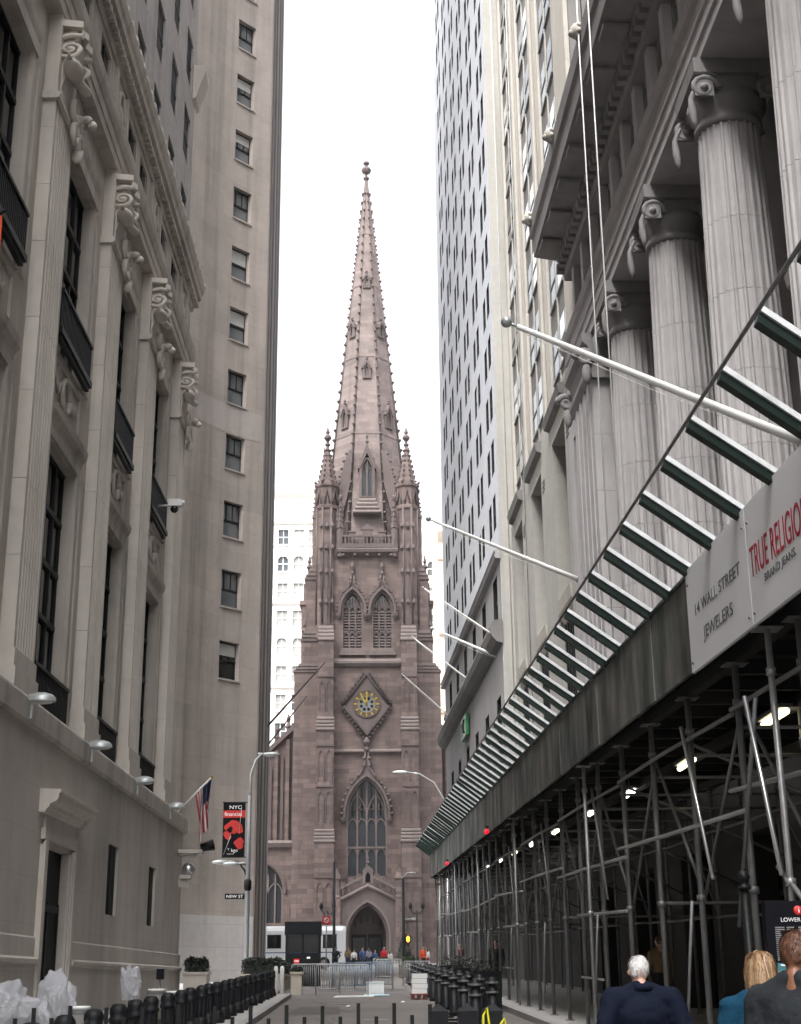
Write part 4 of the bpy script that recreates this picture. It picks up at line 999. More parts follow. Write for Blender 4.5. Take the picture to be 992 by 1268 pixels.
    # rear buttresses peeping out behind
    for s in (-1, 1):
        a, b = sorted((s*(W-.05), s*7.4)); m = MB(tfC); m.box(a, b, -DEP+.1, -DEP+2.2, Z0, 42.2); m.box(*sorted((s*(W-.05), s*7.6)), -DEP, -DEP+2.3, 42.2, 42.7); m.box(*sorted((s*(W-.05), s*7.2)), -DEP+.2, -DEP+2, 42.7, 44.6); rb = m.obj('rear_buttress', B, T)
        m = MB(tfC); m.lathe(s*6.9, -DEP+1.1, [(.3, 44.6), (.34, 44.9), (.2, 45.2), (.3, 45.5), (.03, 46.3)], 8, smooth=False); m.obj('finial', TR, rb)
    # ---- octagonal corner turrets with spirelets
    for (su, sd_) in ((-1, 0), (1, 0), (-1, 1), (1, 1)):
        uc, dc = su*4.4, (-.65 if sd_ == 0 else -DEP+.65)
        m = MB(tfC); m.lathe(uc, dc, [(1.16, 36.5), (1.16, 50.8), (1.3, 51.0), (1.3, 51.3), (1.2, 51.4), (1.2, 53.4), (1.38, 53.6), (1.38, 53.95), (1.05, 54.0), (.16, 58.6)], 8, rot=PI/8, smooth=False); tu = m.obj('corner_turret', B, T)
        m = MB(tfC)
        for k in range(8):
            a = PI/8+2*PI*k/8; x, y = math.cos(a), math.sin(a)
            m.tube([(uc+1.2*x, dc+1.2*y, 38), (uc+1.2*x, dc+1.2*y, 51)], .12, 5)
            a2 = 2*PI*(k+.5)/8+PI/8; x2, y2 = math.cos(a2), math.sin(a2)
            m.tube([(uc+1.2*x2-.3*y2, dc+1.2*y2+.3*x2, 51.5), (uc+1.2*x2, dc+1.2*y2, 53.2), (uc+1.2*x2+.3*y2, dc+1.2*y2-.3*x2, 51.5)], .09, 5)
        m.obj('turret_tracery', TR, tu)
        c0 = MB(); c0.ball((0, 0, 0), .13, 5, 4); cme = c0.mesh('crocket', TR)
        for k in range(8):
            a = PI/8+2*PI*k/8
            for q in range(7):
                t = (q+.3)/7; r = 1.08*(1-t)+.16*t+.06; inst('crocket', cme, tu, Vector(tfC(uc+r*math.cos(a), dc+r*math.sin(a), 54.1+4.4*t))-base_of(T))
            inst('crocket', cme, tu, Vector(tfC(uc+1.42*math.cos(a), dc+1.42*math.sin(a), 54.05))-base_of(T), (0, 0, 0), (1.3, 1.3, 1.5))
        m = MB(tfC); m.lathe(uc, dc, [(.14, 58.5), (.3, 58.7), (.3, 58.85), (.14, 58.95), (.16, 59.15), (.42, 59.5), (.4, 59.75), (.16, 60.0), (.24, 60.25), (.03, 60.9)], 8, smooth=False); m.obj('finial', TR, tu)
    # ---- cornice and pierced parapet
    m = MB(tfC); m.prof_u([(.001, 45.4), (.15, 45.5), (.55, 45.9), (.6, 46.2), (.5, 46.35), (.001, 46.4)], -3.3, 3.3); m.obj('cornice', TR, T)
    for k in range(5):
        m = MB(tfC); m.ball((-2.6+k*1.3, .45, 45.55), (.2, .2, .18), 6, 4); m.obj('boss', TR, T)
    for side in range(3):
        def tp(u, d, z, side=side):
            if side == 0: return tfC(u, d, z)
            s = 1 if side == 1 else -1; return tfC(s*(W-.1+d), -DEP/2+u, z)
        m = MB(tp); m.box(-3.3, 3.3, .1, .42, 46.42, 46.9); m.box(-3.3, 3.3, .12, .4, 47.65, 47.85); pp = m.obj('parapet', TR, T)
        n = 16
        for k in range(n+1):
            m = MB(tp); u = -3.2+6.4*k/n; m.box(u-.07, u+.07, .15, .38, 46.9, 47.65); m.obj('baluster', TR, pp)
        for u0, u1, h in ((-3.3, -2.6, 48.75), (-2.0, -1.3, 48.3), (-.55, .55, 48.6), (1.3, 2.0, 48.3), (2.6, 3.3, 48.75)):
            m = MB(tp); m.box(u0, u1, .12, .4, 47.85, h-.15); m.box(u0-.08, u1+.08, .06, .46, h-.15, h)
            if u0 < 0 < u1: m.poly_d([(u0-.1, h), (0, h+.6), (u1+.1, h)], .1, .42)
            m.obj('merlon', TR, pp)
    # ---- spire
    DA = -DEP/2; ZT = 95.6; ZSB = 46.2
    def af(z): return .2*(ZT-z)+.14      # across flats
    def oc(z, k, grow=0.0):
        r = af(z)/2/math.cos(PI/8)+grow; a = PI/8+k*PI/4; return (r*math.cos(a), DA+r*math.sin(a), z)
    m = MB(tfC); pts = []; zs = [ZSB, 56, 66, 76, 86, ZT]
    for z in zs: pts += [oc(z, k) for k in range(8)]
    m.add(pts, [(j*8+i, j*8+(i+1) % 8, (j+1)*8+(i+1) % 8, (j+1)*8+i) for j in range(len(zs)-1) for i in range(8)]); m.add([oc(ZT, k) for k in range(8)], [tuple(range(8))])
    sp = m.obj('spire', SP, T)
    for k in range(8):
        m = MB(tfC); m.tube([oc(ZSB, k, .02), oc(ZT, k, .02)], [.17, .07], 5); m.obj('spire_rib', TR, sp)
    c0 = MB(); c0.ball((0, 0, 0), (.2, .2, .17), 6, 4); c0.ball((0, 0, -.16), (.1, .1, .12), 5, 4); cme = c0.mesh('crocket', TR)
    for k in (0, 1, 2, 3, 4, 7):
        z = 49.5
        while z < 94.4:
            s_ = .75+.4*(ZT-z)/48; inst('crocket', cme, sp, Vector(tfC(*oc(z, k, .2*s_)))-base_of(T), (0, 0, 0), (s_, s_, s_)); z += 1.22
    m = MB(tfC); m.lathe(0, DA, [(.14, 95.3), (.36, 95.6), (.38, 95.75), (.16, 95.9), (.14, 96.25), (.5, 96.5), (.62, 96.8), (.55, 97.05), (.2, 97.25), (.16, 97.5), (.38, 97.75), (.36, 97.95), (.08, 98.0)], 10, smooth=False); m.obj('spire_finial', TR, sp)
    # bands on the spire
    for z in (60.5, 70.5, 80.2, 87.5):
        m = MB(tfC); pts = [oc(z, k, .05) for k in range(8)] + [oc(z+.28, k, .05) for k in range(8)]
        m.add(pts, [(i, (i+1) % 8, 8+(i+1) % 8, 8+i) for i in range(8)]); m.obj('spire_band', SP, sp, fix=False)
    # lucarnes: gabled openings on the faces; kf = facet index (1 faces the street)
    def lucarne(kf, zb, w, h, big=False):
        a = (kf+1)*PI/4; nx, ny = math.cos(a), math.sin(a)
        def tl(u, d, z): x = nx*d - ny*u; y = ny*d + nx*u; return tfC(x, DA+y, z)
        r0 = af(zb)/2; 
        m = MB(tl); dd = r0+(.55 if big else .18)
        arch_wall(m, -w/2-.28, w/2+.28, zb, zb+h, 0, w, zb+.2, zb+h*.62, zb+h-.1, dd, .4, n=5)
        for s in (-1, 1): m.quad((s*(w/2+.28), dd, zb), (s*(w/2+.28), dd-1.4, zb), (s*(w/2+.28), dd-1.4, zb+h), (s*(w/2+.28), dd, zb+h))
        lu = m.obj('lucarne', TR, T, fix=False)
        m = MB(tl); m.poly_d([(-w/2-.42, zb+h*.72), (0, zb+h*1.38), (w/2+.42, zb+h*.72), (w/2+.2, zb+h*.72), (0, zb+h*1.12), (-w/2-.2, zb+h*.72)], dd-1.6, dd+.1); m.obj('gable', TR, lu)
        m = MB(tl); m.box(-w/2, w/2, dd-.42, dd-.4, zb+.1, zb+h); m.obj('opening', 'pane_stained' if big else 'pane_dark', lu)
        m = MB(tl); m.box(-.05, .05, dd-.39, dd-.15, zb+.2, zb+h-.2)
        for q in (-1, 1): arch_ring(m, q*w/4, w/2-.14, zb+.2, zb+h*.6, zb+h*.78, .06, dd-.39, dd-.2, n=3)
        m.obj('mullion', P, lu)
        m = MB(tl); m.lathe(0, dd-.1, [(.06, zb+h*1.34), (.2, zb+h*1.42), (.08, zb+h*1.48), (.16, zb+h*1.55), (.02, zb+h*1.68)], 6, smooth=False); m.obj('finial', TR, lu)
        if big:
            m = MB(tl)
            for k in range(4): m.prof_u([(dd-1.0, zb-.5*k-.45), (dd+.12+.2*k, zb-.5*k-.45), (dd+.12+.2*k, zb-.5*k-.28), (dd-.05+.15*k, zb-.5*k-.02), (dd-1.0, zb-.5*k-.02)], -w/2-.35-.2*k, w/2+.35+.2*k)
            m.obj('stepped_sill', P, lu)
    for kf in (1, 7, 3): lucarne(kf, 52.4, 1.2, 4.7, True)
    lucarne(1, 67.6, .42, 1.7); lucarne(1, 79.8, .34, 1.4); lucarne(0, 73.3, .4, 1.6); lucarne(2, 73.3, .4, 1.6); lucarne(0, 61.5, .55, 2.2); lucarne(2, 61.5, .55, 2.2)
    # pierced fins and pinnacles that knit the turrets to the foot of the spire
    c0 = MB(); c0.ball((0, 0, 0), .19, 6, 4); cme = c0.mesh('crocket', TR)
    for su in (-1, 1):
        for dd in (-.9, -2.6):
            pl = [(3.5, 47.0), (3.5, 53.2-.3*abs(dd)), (3.0, 54.6), (2.6, 56.4), (2.0, 58.2), (1.6, 58.2), (1.9, 54.0), (2.6, 51.0), (2.9, 47.0)]
            m = MB(tfC); m.poly_d([(su*x, z) for x, z in pl], dd-.25, dd+.25); f = m.obj('spire_fin', TR, T)
            for (xa, za), (xb, zb) in zip(pl[1:4], pl[2:5]):
                for t in (.2, .7): inst('crocket', cme, f, Vector(tfC(su*(xa+(xb-xa)*t+.12), dd+.1, za+(zb-za)*t+.12))-base_of(T))
        for (uu, dd, zb, h) in ((2.95, .15, 48.6, 4.4), (3.2, -2.2, 50.5, 4.8), (5.65, -.75, 50.0, 4.0), (5.5, -2.4, 47.5, 6.0)):
            m = MB(tfC); m.lathe(su*uu, dd, [(.36, zb-3.2), (.36, zb), (.46, zb+.15), (.34, zb+.3), (.07, zb+h*.72), (.2, zb+h*.78), (.24, zb+h*.85), (.08, zb+h*.9), (.02, zb+h)], 8, smooth=False); p_ = m.obj('pinnacle', TR, T)
            for k in range(5):
                for a in (0, PI/2, PI, 3*PI/2):
                    r = .36*(1-k/6)+.05; inst('crocket', cme, p_, Vector(tfC(su*uu+r*math.cos(a), dd+r*math.sin(a), zb+.4+h*.62*k/5))-base_of(T), (0, 0, 0), (.55, .55, .55))
    # ---- porch with gabled, battlemented top and deep arch
    PD = 1.7
    m = MB(tfC); arch_wall(m, -2.75, 2.75, Z0, 9.35, -.05, 4.2, Z0, 5.9, 9.1, PD, 3.3, n=10)
    m.add([(-2.75, PD, 9.35), (2.75, PD, 9.35), (0, PD, 10.75)], [(0, 1, 2)])
    for s in (-1, 1): m.quad((s*2.75, PD, Z0), (s*2.75, 0, Z0), (s*2.75, 0, 9.35), (s*2.75, PD, 9.35))
    m.quad((-2.75, PD, 9.35), (0, PD, 10.75), (0, 0, 10.75), (-2.75, 0, 9.35)); m.quad((2.75, PD, 9.35), (0, PD, 10.75), (0, 0, 10.75), (2.75, 0, 9.35))
    po = m.obj('porch', TR, T, fix=False)
    for i, t in enumerate((.0, .28)):
        m = MB(tfC); arch_ring(m, -.05, 4.2-.5*i, Z0, 5.9, 9.1-.3*i, .22, PD-.5*i-.3, PD+.12-.5*i, n=10); m.obj('arch_moulding', P if i == 0 else TR, po)
    m = MB(tfC); m.tube([(-2.95, PD+.1, 9.25), (0, PD+.1, 10.7), (2.95, PD+.1, 9.25)], .19, 6); m.obj('gable_moulding', P, po)
    for k in range(9):
        u = -2.5+k*.625; z = 10.75-abs(u)*.5
        m = MB(tfC); m.box(u-.08, u+.08, PD-.2, PD+.05, z-.05, z+1.05); m.obj('baluster', TR, po)
    for s in (-1, 1):
        m = MB(tfC); m.hexa([(0, PD-.25, 11.7), (s*2.8, PD-.25, 10.3), (s*2.8, PD+.1, 10.3), (0, PD+.1, 11.7), (0, PD-.25, 11.95), (s*2.8, PD-.25, 10.55), (s*2.8, PD+.1, 10.55), (0, PD+.1, 11.95)]); m.obj('coping', P, po)
        for q in (.9, 1.7, 2.5):
            m = MB(tfC); z = 11.95-q*.5; m.box(s*q-.26, s*q+.26, PD-.22, PD+.07, z-.1, z+.35); m.obj('merlon', TR, po)
        m = MB(tfC); m.box(s*3.1-.35, s*3.1+.35, 0.001, PD+.3, Z0, 9.4); m.lathe(s*3.1, PD-.1, [(.42, 9.4), (.5, 9.6), (.36, 9.8), (.36, 11.2), (.5, 11.4), (.06, 12.4)], 8, smooth=False); m.obj('porch_pier', B, po)
    m = MB(tfC); m.box(-.5, .5, PD-.3, PD+.12, 10.9, 12.1); m.poly_d([(-.62, 12.1), (0, 12.75), (.62, 12.1)], PD-.3, PD+.15); nc = m.obj('niche', P, po)
    m = MB(tfC); m.poly_d(arch_poly(0, .5, 11.0, 11.55, 12.0, 4), PD+.121, PD+.128); m.obj('niche_recess', 'sign_black', po)
    m = MB(tfC); m.lathe(0, PD+.2, [(.05, 12.7), (.2, 12.95), (.08, 13.1), (.14, 13.3), (.02, 13.7)], 6, smooth=False); m.obj('finial', TR, po)
    # doorway inside: tympanum, lintel and two door leaves
    m = MB(tfC); m.box(-2.1, 2.0, -1.75, -1.6, 6.15, 9.3); ty = m.obj('tympanum', 'brownstone_trim', po)
    m = MB(tfC); m.box(-1.7, 1.6, -1.599, -1.48, 6.15, 6.5)
    for k in range(5): m.ball((-1.2+k*.6, -1.55, 7.2+.4*math.sin(k*PI/4)), (.2, .12, .35), 6, 5)
    m.obj('tympanum_relief', TR, po)
    for a, b in ((-1.65, -.14), (.04, 1.5)):
        m = MB(tfC); m.box(a, b, -2.0, -1.9, Z0, 6.15); d_ = m.obj('door', 'window_frame_dark', po)
        m = MB(tfC); m.box(a+.15, b-.15, -1.899, -1.86, 4.2, 5.8); m.obj('door_panel', 'pane_dark', po)
    m = MB(tfC); m.box(-.14, .04, -2.0, -1.5, Z0, 6.15); m.box(-2.05, -1.65, -2.0, -1.5, Z0, 6.15); m.box(1.5, 1.95, -2.0, -1.5, Z0, 6.15); m.obj('door_jambs', TR, po)
    # ---- nave front on the left: aisle wall with window, raking parapet with pinnacles
    for s in (-1, 1):
        def tn(u, d, z): return tfC(s*u, d-1.6, z)
        m = MB(tn); arch_wall(m, 7.2, 18, Z0, 15.2, 10.2, 3.0, 7.3, 10.6, 12.9, 0, .5, n=8); nv = m.obj('aisle_wall', B, T, fix=False)
        m = MB(tn); m.poly_d(arch_poly(10.2, 3.0, 7.3, 10.6, 12.9, 8), -.42, -.38); w = m.obj('aisle_window', 'pane_stained', T)
        m = MB(tn)
        for q in (9.45, 10.2, 10.95): m.box(q-.08, q+.08, -.379, -.2, 7.3, 12.2)
        arch_ring(m, 9.45, 1.3, 7.3, 10.2, 11.2, .1, -.379, -.2, n=4); arch_ring(m, 10.95, 1.3, 7.3, 10.2, 11.2, .1, -.379, -.2, n=4); m.obj('tracery', P, w)
        m = MB(tn); arch_ring(m, 10.2, 3.3, 10.2, 10.6, 13.1, .2, .001, .25, n=8); m.obj('hood_mould', TR, w)
        m = MB(tn); m.prof_u([(.001, 14.7), (.3, 14.8), (.45, 15.2), (.001, 15.5)], 7.2, 18); m.obj('string_course', P, nv)
        # clerestory gable, rising towards the tower
        m = MB(tn); m.add([(6.5, -1.2, 15.2), (18, -1.2, 15.2), (18, -1.2, 17.5), (6.5, -1.2, 28.3)], [(0, 1, 2, 3)]); gb = m.obj('gable_wall', B, T, fix=False)
        m = MB(tn); m.hexa([(6.5, -1.5, 28.3), (18, -1.5, 17.5), (18, -.8, 17.5), (6.5, -.8, 28.3), (6.5, -1.5, 28.9), (18, -1.5, 18.1), (18, -.8, 18.1), (6.5, -.8, 28.9)]); m.obj('raking_coping', TR, gb)
        for k in range(9):
            u = 7.2+k*1.2; zt = 28.3-(u-6.5)*.94
            m = MB(tn); m.box(u-.18, u+.18, -1.199, -.7, 15.3, zt-.5); m.obj('mullion_pier', B, gb)
            m = MB(tn); m.box(u+.45, u+.75, -1.199, -1.0, 15.3, zt-2.2); m.obj('blind_strip', TR, gb)
            m = MB(tn); zf = zt+.6; m.lathe(u, -1.1, [(.2, zf-.4), (.24, zf+.1), (.34, zf+.3), (.2, zf+.6), (.14, zf+.8), (.26, zf+1.1), (.03, zf+1.7)], 8, smooth=False); m.obj('pinnacle', TR, gb)
        m = MB(tn); m.add([(7.2, 0, 15.2), (18, 0, 15.2), (18, -1.2, 15.6), (7.2, -1.2, 15.6)], [(0, 1, 2, 3)]); m.obj('aisle_roof', TR, nv, fix=False)
        m = MB(tn); m.box(5.3, 17.9, -45, -1.6, Z0, 16.5); m.obj('nave_body', B, T)
church()

# ================================================================== sidewalk shed on the right
def sb(y): return 5.28 + .0302*(y-17.1)      # underside of the fascia
def st_(y): return 6.47 + .0315*(y-17.1)     # top of the fascia
def shed():
    T = thing('sidewalk_shed', 'long dark sidewalk shed on steel pipe scaffolding with slatted guard along right side', 'scaffold shed', (4.3, 30, g(30)+.13))
    Y0, Y1, XF, XB = 3.0, 86.2, 4.2, 8.25
    # fascia panels
    y = 17.25; i = 0
    while y < Y1-.1:
        b = min(y+2.42, Y1); m = MB(); o = .012*(i % 2); a = y+.006; e = b-.006
        m.hexa([(XF-.03-o, a, sb(a)), (XF+.02, a, sb(a)), (XF+.02, e, sb(e)), (XF-.03-o, e, sb(e)), (XF-.03-o, a, st_(a)), (XF+.02, a, st_(a)), (XF+.02, e, st_(e)), (XF-.03-o, e, st_(e))])
        m.obj('fascia_panel', 'old_plywood', T); y = b; i += 1
    m = MB(); a, e = Y0, 17.25; m.hexa([(XF, a, sb(a)-.02), (XF+.02, a, sb(a)-.02), (XF+.02, e, sb(e)-.02), (XF, e, sb(e)-.02), (XF, a, st_(a)), (XF+.02, a, st_(a)), (XF+.02, e, st_(e)), (XF, e, st_(e))]); m.obj('fascia_panel', 'old_plywood', T)
    m = MB(); m.hexa([(XF, Y1, sb(Y1)), (XB, Y1, sb(Y1)), (XB, Y1+.05, sb(Y1)), (XF, Y1+.05, sb(Y1)), (XF, Y1, st_(Y1)), (XB, Y1, st_(Y1)), (XB, Y1+.05, st_(Y1)), (XF, Y1+.05, st_(Y1))]); m.obj('fascia_panel', 'old_plywood', T)
    # deck and cross beams
    m = MB(); m.hexa([(XF+.03, Y0, sb(Y0)+.32), (XB, Y0, sb(Y0)+.32), (XB, Y1-.01, sb(Y1)+.32), (XF+.03, Y1-.01, sb(Y1)+.32), (XF+.03, Y0, sb(Y0)+.42), (XB, Y0, sb(Y0)+.42), (XB, Y1-.01, sb(Y1)+.42), (XF+.03, Y1-.01, sb(Y1)+.42)]); dk = m.obj('deck', 'deck_dark', T)
    y = 8.0
    while y < Y1-.5:
        m = MB(); z = sb(y); m.box(XF+.05, XB-.02, y-.05, y+.05, z+.12, z+.315); m.obj('joist', 'deck_dark', T); y += 1.28
    for x in (XF+.3, 6.3, XB-.4):
        m = MB(); m.hexa([(x-.07, Y0, sb(Y0)-.06), (x+.07, Y0, sb(Y0)-.06), (x+.07, Y1-.2, sb(Y1)-.06), (x-.07, Y1-.2, sb(Y1)-.06), (x-.07, Y0, sb(Y0)+.115), (x+.07, Y0, sb(Y0)+.115), (x+.07, Y1-.2, sb(Y1)+.115), (x-.07, Y1-.2, sb(Y1)+.115)]); m.obj('girder', 'deck_dark', T)
    # posts
    def post(x, y, r, name='post', mt='steel_dull'):
        z0 = g(y)+.13; z1 = sb(y)-.06; m = MB(); m.tube([(x, y, z0+.02), (x, y, z1)], r, 10); m.box(x-.09, x+.09, y-.09, y+.09, z0, z0+.015)
        m.tube([(x, y, z1-.5), (x, y, z1-.42)], r*1.5, 8); m.tube([(x, y, z0+2.05), (x, y, z0+2.13)], r*1.6, 8); m.box(x-.14, x+.14, y-.14, y+.14, z1-.012, z1-.001)
        m.obj(name, mt, T)
    ys = []; y = 8.85
    while y < Y1-.3: ys.append(y); y += 2.56
    for k, y in enumerate(ys):
        post(XF+.28, y, .042); post(XB-.4, y, .042)
        if k % 4 == 0: post(6.3, y+.9, .034)
        if k % 5 == 2: post(XF+.1, y+.5, .036, mt='steel_galv')
    # rails follow the slope, in clamped lengths
    def rail(x, ya, yb, h0, h1, r=.03, mt='steel_dull', nm='rail'):
        m = MB(); m.tube([(x, ya, g(ya)+.13+h0), (x, (ya+yb)/2, g((ya+yb)/2)+.13+(h0+h1)/2+random.uniform(-.04, .03)), (x, yb, g(yb)+.13+h1)], r, 8); m.obj(nm, mt, T)
    for k in range(0, len(ys)-3, 3):
        a, b = ys[k]-.3, ys[k+3]+.35
        rail(XF+.2, a, b, 3.0+random.uniform(-.1, .15), 3.05+random.uniform(-.1, .2), mt='steel_galv'); rail(XF+.23, a+.4, b-.2, 4.12, 4.18)
        if k % 2 == 0: rail(XF+.2, ys[k]-.1, ys[k+2]+.2, 2.05, 2.1, .028, 'steel_galv')
        if k % 2 == 0: rail(XF+.21, ys[k+1]+.1, ys[k+2]+.1, .92, .92, .022, 'steel_galv')
        rail(XB-.46, a, b, 2.1, 2.1); rail(XB-.46, a, b, 3.9, 3.9)
    # diagonal braces
    for k in range(len(ys)-1):
        a, b = ys[k], ys[k+1]; ga, gb = g(a)+.13, g(b)+.13
        def brace(p, q, r=.024, mt='steel_dull'):
            m = MB(); m.tube([p, q], r, 7); m.obj('brace', mt, T)
        if k % 2 == 0: brace((XF+.33, a, ga+2.1), (XF+.33, b, gb+4.2))
        else: brace((XF+.33, b, gb+2.1), (XF+.33, a, ga+4.2))
        if k % 3 == 1: brace((XF+.15, a, ga+2.05), (XF+.15, a+.9, g(a+.9)+.3), .022, 'steel_galv')
        if k % 3 == 0: brace((XF+.12, b-.2, gb+4.3), (XF+.12, a+1.2, ga+2.3), .024, 'steel_bright' if k in (3,) else 'steel_dull')
        if k % 2 == 0: brace((XF+.3, a, ga+4.1), (XB-.4, a, ga+2.6))
        if k % 3 == 0: brace((XB-.4, a, ga+2.1), (XB-.4, b, gb+4.1))
        m = MB(); m.tube([(XF+.28, a, ga+3.95), (XB-.4, a, ga+3.95)], .024, 7); m.obj('cross_tube', 'steel_dull', T)
        if k % 4 == 1: m = MB(); m.tube([(XF+.28, a, ga+2.1), (6.3, a+.9, ga+2.15), (XB-.4, a, ga+2.1)], .026, 7); m.obj('cross_tube', 'steel_dull', T)
    for p, q, mt in (((4.12, 14.91, 4.5), (4.12, 14.13, 2.6), 'steel_bright'), ((4.25, 14.95, 4.5), (4.3, 16.6, 2.2), 'steel_dull'), ((4.15, 13.2, 2.15), (4.4, 15.2, 2.75), 'steel_galv')):
        m = MB(); m.tube([p, q], .026, 8); m.obj('brace', mt, T)
    # slatted guard leaning out over the street
    y = 13.31-1.276*6; 
    o0 = MB(); o0.hexa([(0, -.07, -.09), (-.9, -.07, .56), (-.9, .06, .56), (0, .06, -.09), (.02, -.06, .0), (-.88, -.06, .65), (-.88, .06, .65), (.02, .06, .0)]); ome = o0.mesh('guard_arm', 'green_paint')
    o1 = MB(); o1.hexa([(.021, -.09, .003), (-.879, -.09, .653), (-.879, .07, .653), (.021, .07, .003), (.042, -.09, .052), (-.858, -.09, .702), (-.858, .07, .702), (.042, .07, .052)]); pme = o1.mesh('sky_sheen_plate', 'guard_sky_sheen')  # pale plate added on each arm as painted sky sheen
    first = y
    while y < Y1:
        a = inst('guard_arm', ome, T, Vector((XF+.02, y, st_(y)+.02))-base_of(T), (random.gauss(0, .02), random.gauss(0, .012), random.gauss(0, .02))); inst('sky_sheen_plate', pme, a); y += 1.276
    m = MB(); n = 20; m.tube([(XF-.9, first+(Y1-first)*k/n, st_(first+(Y1-first)*k/n)+.63) for k in range(n+1)], .02, 6); m.obj('edge_pipe', 'steel_dull', T)
    m = MB(); m.hexa([(XF-.06, Y0, st_(Y0)), (XF+.06, Y0, st_(Y0)), (XF+.06, Y1, st_(Y1)), (XF-.06, Y1, st_(Y1)), (XF-.06, Y0, st_(Y0)+.05), (XF+.06, Y0, st_(Y0)+.05), (XF+.06, Y1, st_(Y1)+.05), (XF-.06, Y1, st_(Y1)+.05)]); m.obj('top_rail', 'green_paint', T)
    # sign boards on the near end
    def board(ya, yb, label):
        m = MB(); x0, x1 = XF-.075, XF-.035
        m.hexa([(x0, ya, sb(ya)-.05), (x1, ya, sb(ya)-.05), (x1, yb, sb(yb)-.05), (x0, yb, sb(yb)-.05), (x0, ya, st_(ya)+.06), (x1, ya, st_(ya)+.06), (x1, yb, st_(yb)+.06), (x0, yb, st_(yb)+.06)])
        return m.top('sign_board', ['white_sign'], (XF-.05, (ya+yb)/2, sb(ya)), label, 'sign')
    s1 = board(14.36, 17.2, 'white jewelers sign board at left end of shed fascia signs')
    s2 = board(8.4, 14.34, 'white jeans shop sign board with tall red lettering on shed fascia')
    xd = (0, -1, -.031); yd = (0, -.031, 1)
    def put(s, y, h, size, sx, mt, body, par): 
        z = sb(y)+h; text('lettering', body, size, mt, par, axes((XF-.079, y, z), xd, yd), sx, .002)
    put(s1, 16.85,   .60, .20, 1.45, 'grey_print', '14 WALL STREET', s1); put(s1, 16.45, .24, .21, 1.5, 'grey_print', 'JEWELERS', s1)
    put(s2, 14.27, .44, .47, .60, 'red_print', 'TRUE RELIGION', s2); put(s2, 13.8, .29, .12, 1.4, 'grey_print', 'BRAND JEANS.', s2)
    for (p, yy) in ((s1, 17.1), (s1, 14.46), (s2, 14.25), (s2, 11.4)):
        for hh in (.06, 1.05):
            m = MB(); m.ball((XF-.078, yy, sb(yy)+hh), .02, 6, 4); m.obj('bolt', 'steel_dull', p)
    # lit fixtures
    L = [20.4, 26.2, 32.0, 37.8, 44.5, 50.5, 56.5, 62.5, 68.5]
    words = ['nearest', 'second nearest', 'third', 'fourth', 'fifth', 'sixth', 'seventh', 'eighth', 'farthest']
    for k, y in enumerate(L):
        z = sb(y)-.12; R = thing('shed_lamp', f'{words[k]} lit lamp of the row under the shed deck', 'lamp', (6.05, y, z), 0, 'lamps under the shed deck')
        m = MB(); m.box(5.95, 6.15, y-.62, y+.62, z+.02, z+.08); m.tube([(6.05, y, z+.08), (6.05, y, z+.42)], .015, 6); m.obj('housing', 'steel_dull', R)
        m = MB(); m.tube([(6.05, y-.6, z-.03), (6.05, y+.6, z-.03)], .05, 8); m.obj('tube', 'lamp_lit' if k in (0, 1, 4, 6) else 'lamp_lit_white', R)
    for k, (y, w) in enumerate(((46.5, 'nearer'), (68.0, 'farther'))):
        R = thing('warning_lamp', f'{w} red warning lamp hanging under the shed fascia', 'lamp', (XF-.1, y, sb(y)-.1), 0, 'red lamps on the shed edge')
        m = MB(); m.ball((XF-.1, y, sb(y)+.02), .075, 10, 6); m.obj('globe', 'red_lit', R); m = MB(); m.box(XF-.14, XF-.031, y-.03, y+.03, sb(y)+.12, sb(y)+.2); m.obj('bracket', 'iron_black', R)
shed()

# ================================================================== flagpoles, ropes, wall fittings
def flagpole(p, q, r, mt, label, group, ball=True):
    T = thing('flagpole', label, 'flagpole', p, 0, group); P, Q = Vector(p), Vector(q)
    m = MB(); n = 6; m.tube([tuple(P.lerp(Q, k/n)) for k in range(n+1)], [r*(1-.45*k/n) for k in range(n+1)], 12); m.obj('pole', mt, T)
    dv = (Q-P).normalized(); m = MB(); m.tube([tuple(P-dv*.3), tuple(P+dv*.12)], r*1.5, 10); m.obj('socket', 'steel_dull', T)
    if ball:
        c = Q+dv*r*2.2; m = MB(); m.ball(tuple(c), r*1.15, 10, 7); m.tube([tuple(Q-dv*r), tuple(c)], r*.3, 6); m.obj('ball_finial', 'lamp_grey', T)
    m = MB(); m.tube([tuple(P.lerp(Q, .97)+Vector((0, 0, -r))), tuple(P.lerp(Q, .5)+Vector((0, 0, -r-.1))), tuple(P.lerp(Q, .1)+Vector((0, 0, -r)))], .008, 5); m.obj('halyard', 'rope_white', T)
flagpole((9.1, 26.5, 11.85), (3.25, 26.5, 14.46), .105, 'white_pole', 'large white flagpole jutting from columns above the guard', 'white flagpoles')
flagpole((8.75, 54, 16.68), (2.97, 54, 19.14), .1, 'white_pole', 'white flagpole crossing in front of blue-grey block, upper one', 'white flagpoles')
flagpole((8.5, 77, 18.3), (4.25, 77, 20.2), .1, 'white_pole', 'white flagpole beside heavy ledge, lower one past the guard', 'white flagpoles')
for y, t, w in ((84, (4.0, 84, 24.5), 'uppermost'), (101, (3.95, 101, 25.4), 'middle'), (118, (3.68, 118, 26.2), 'lowest')):
    yy = y*.88; f = .88
    flagpole((7.7-.025*(yy-72)-.25, yy, 1.65+({84: 21.38, 101: 22.21, 118: 22.65}[y]-1.65)*f), (t[0]*f, yy, 1.65+(t[2]-1.65)*f), .05, 'white_pole', f'{w} of three thin pale flagpoles on the blue-grey corner block', 'thin flagpoles')
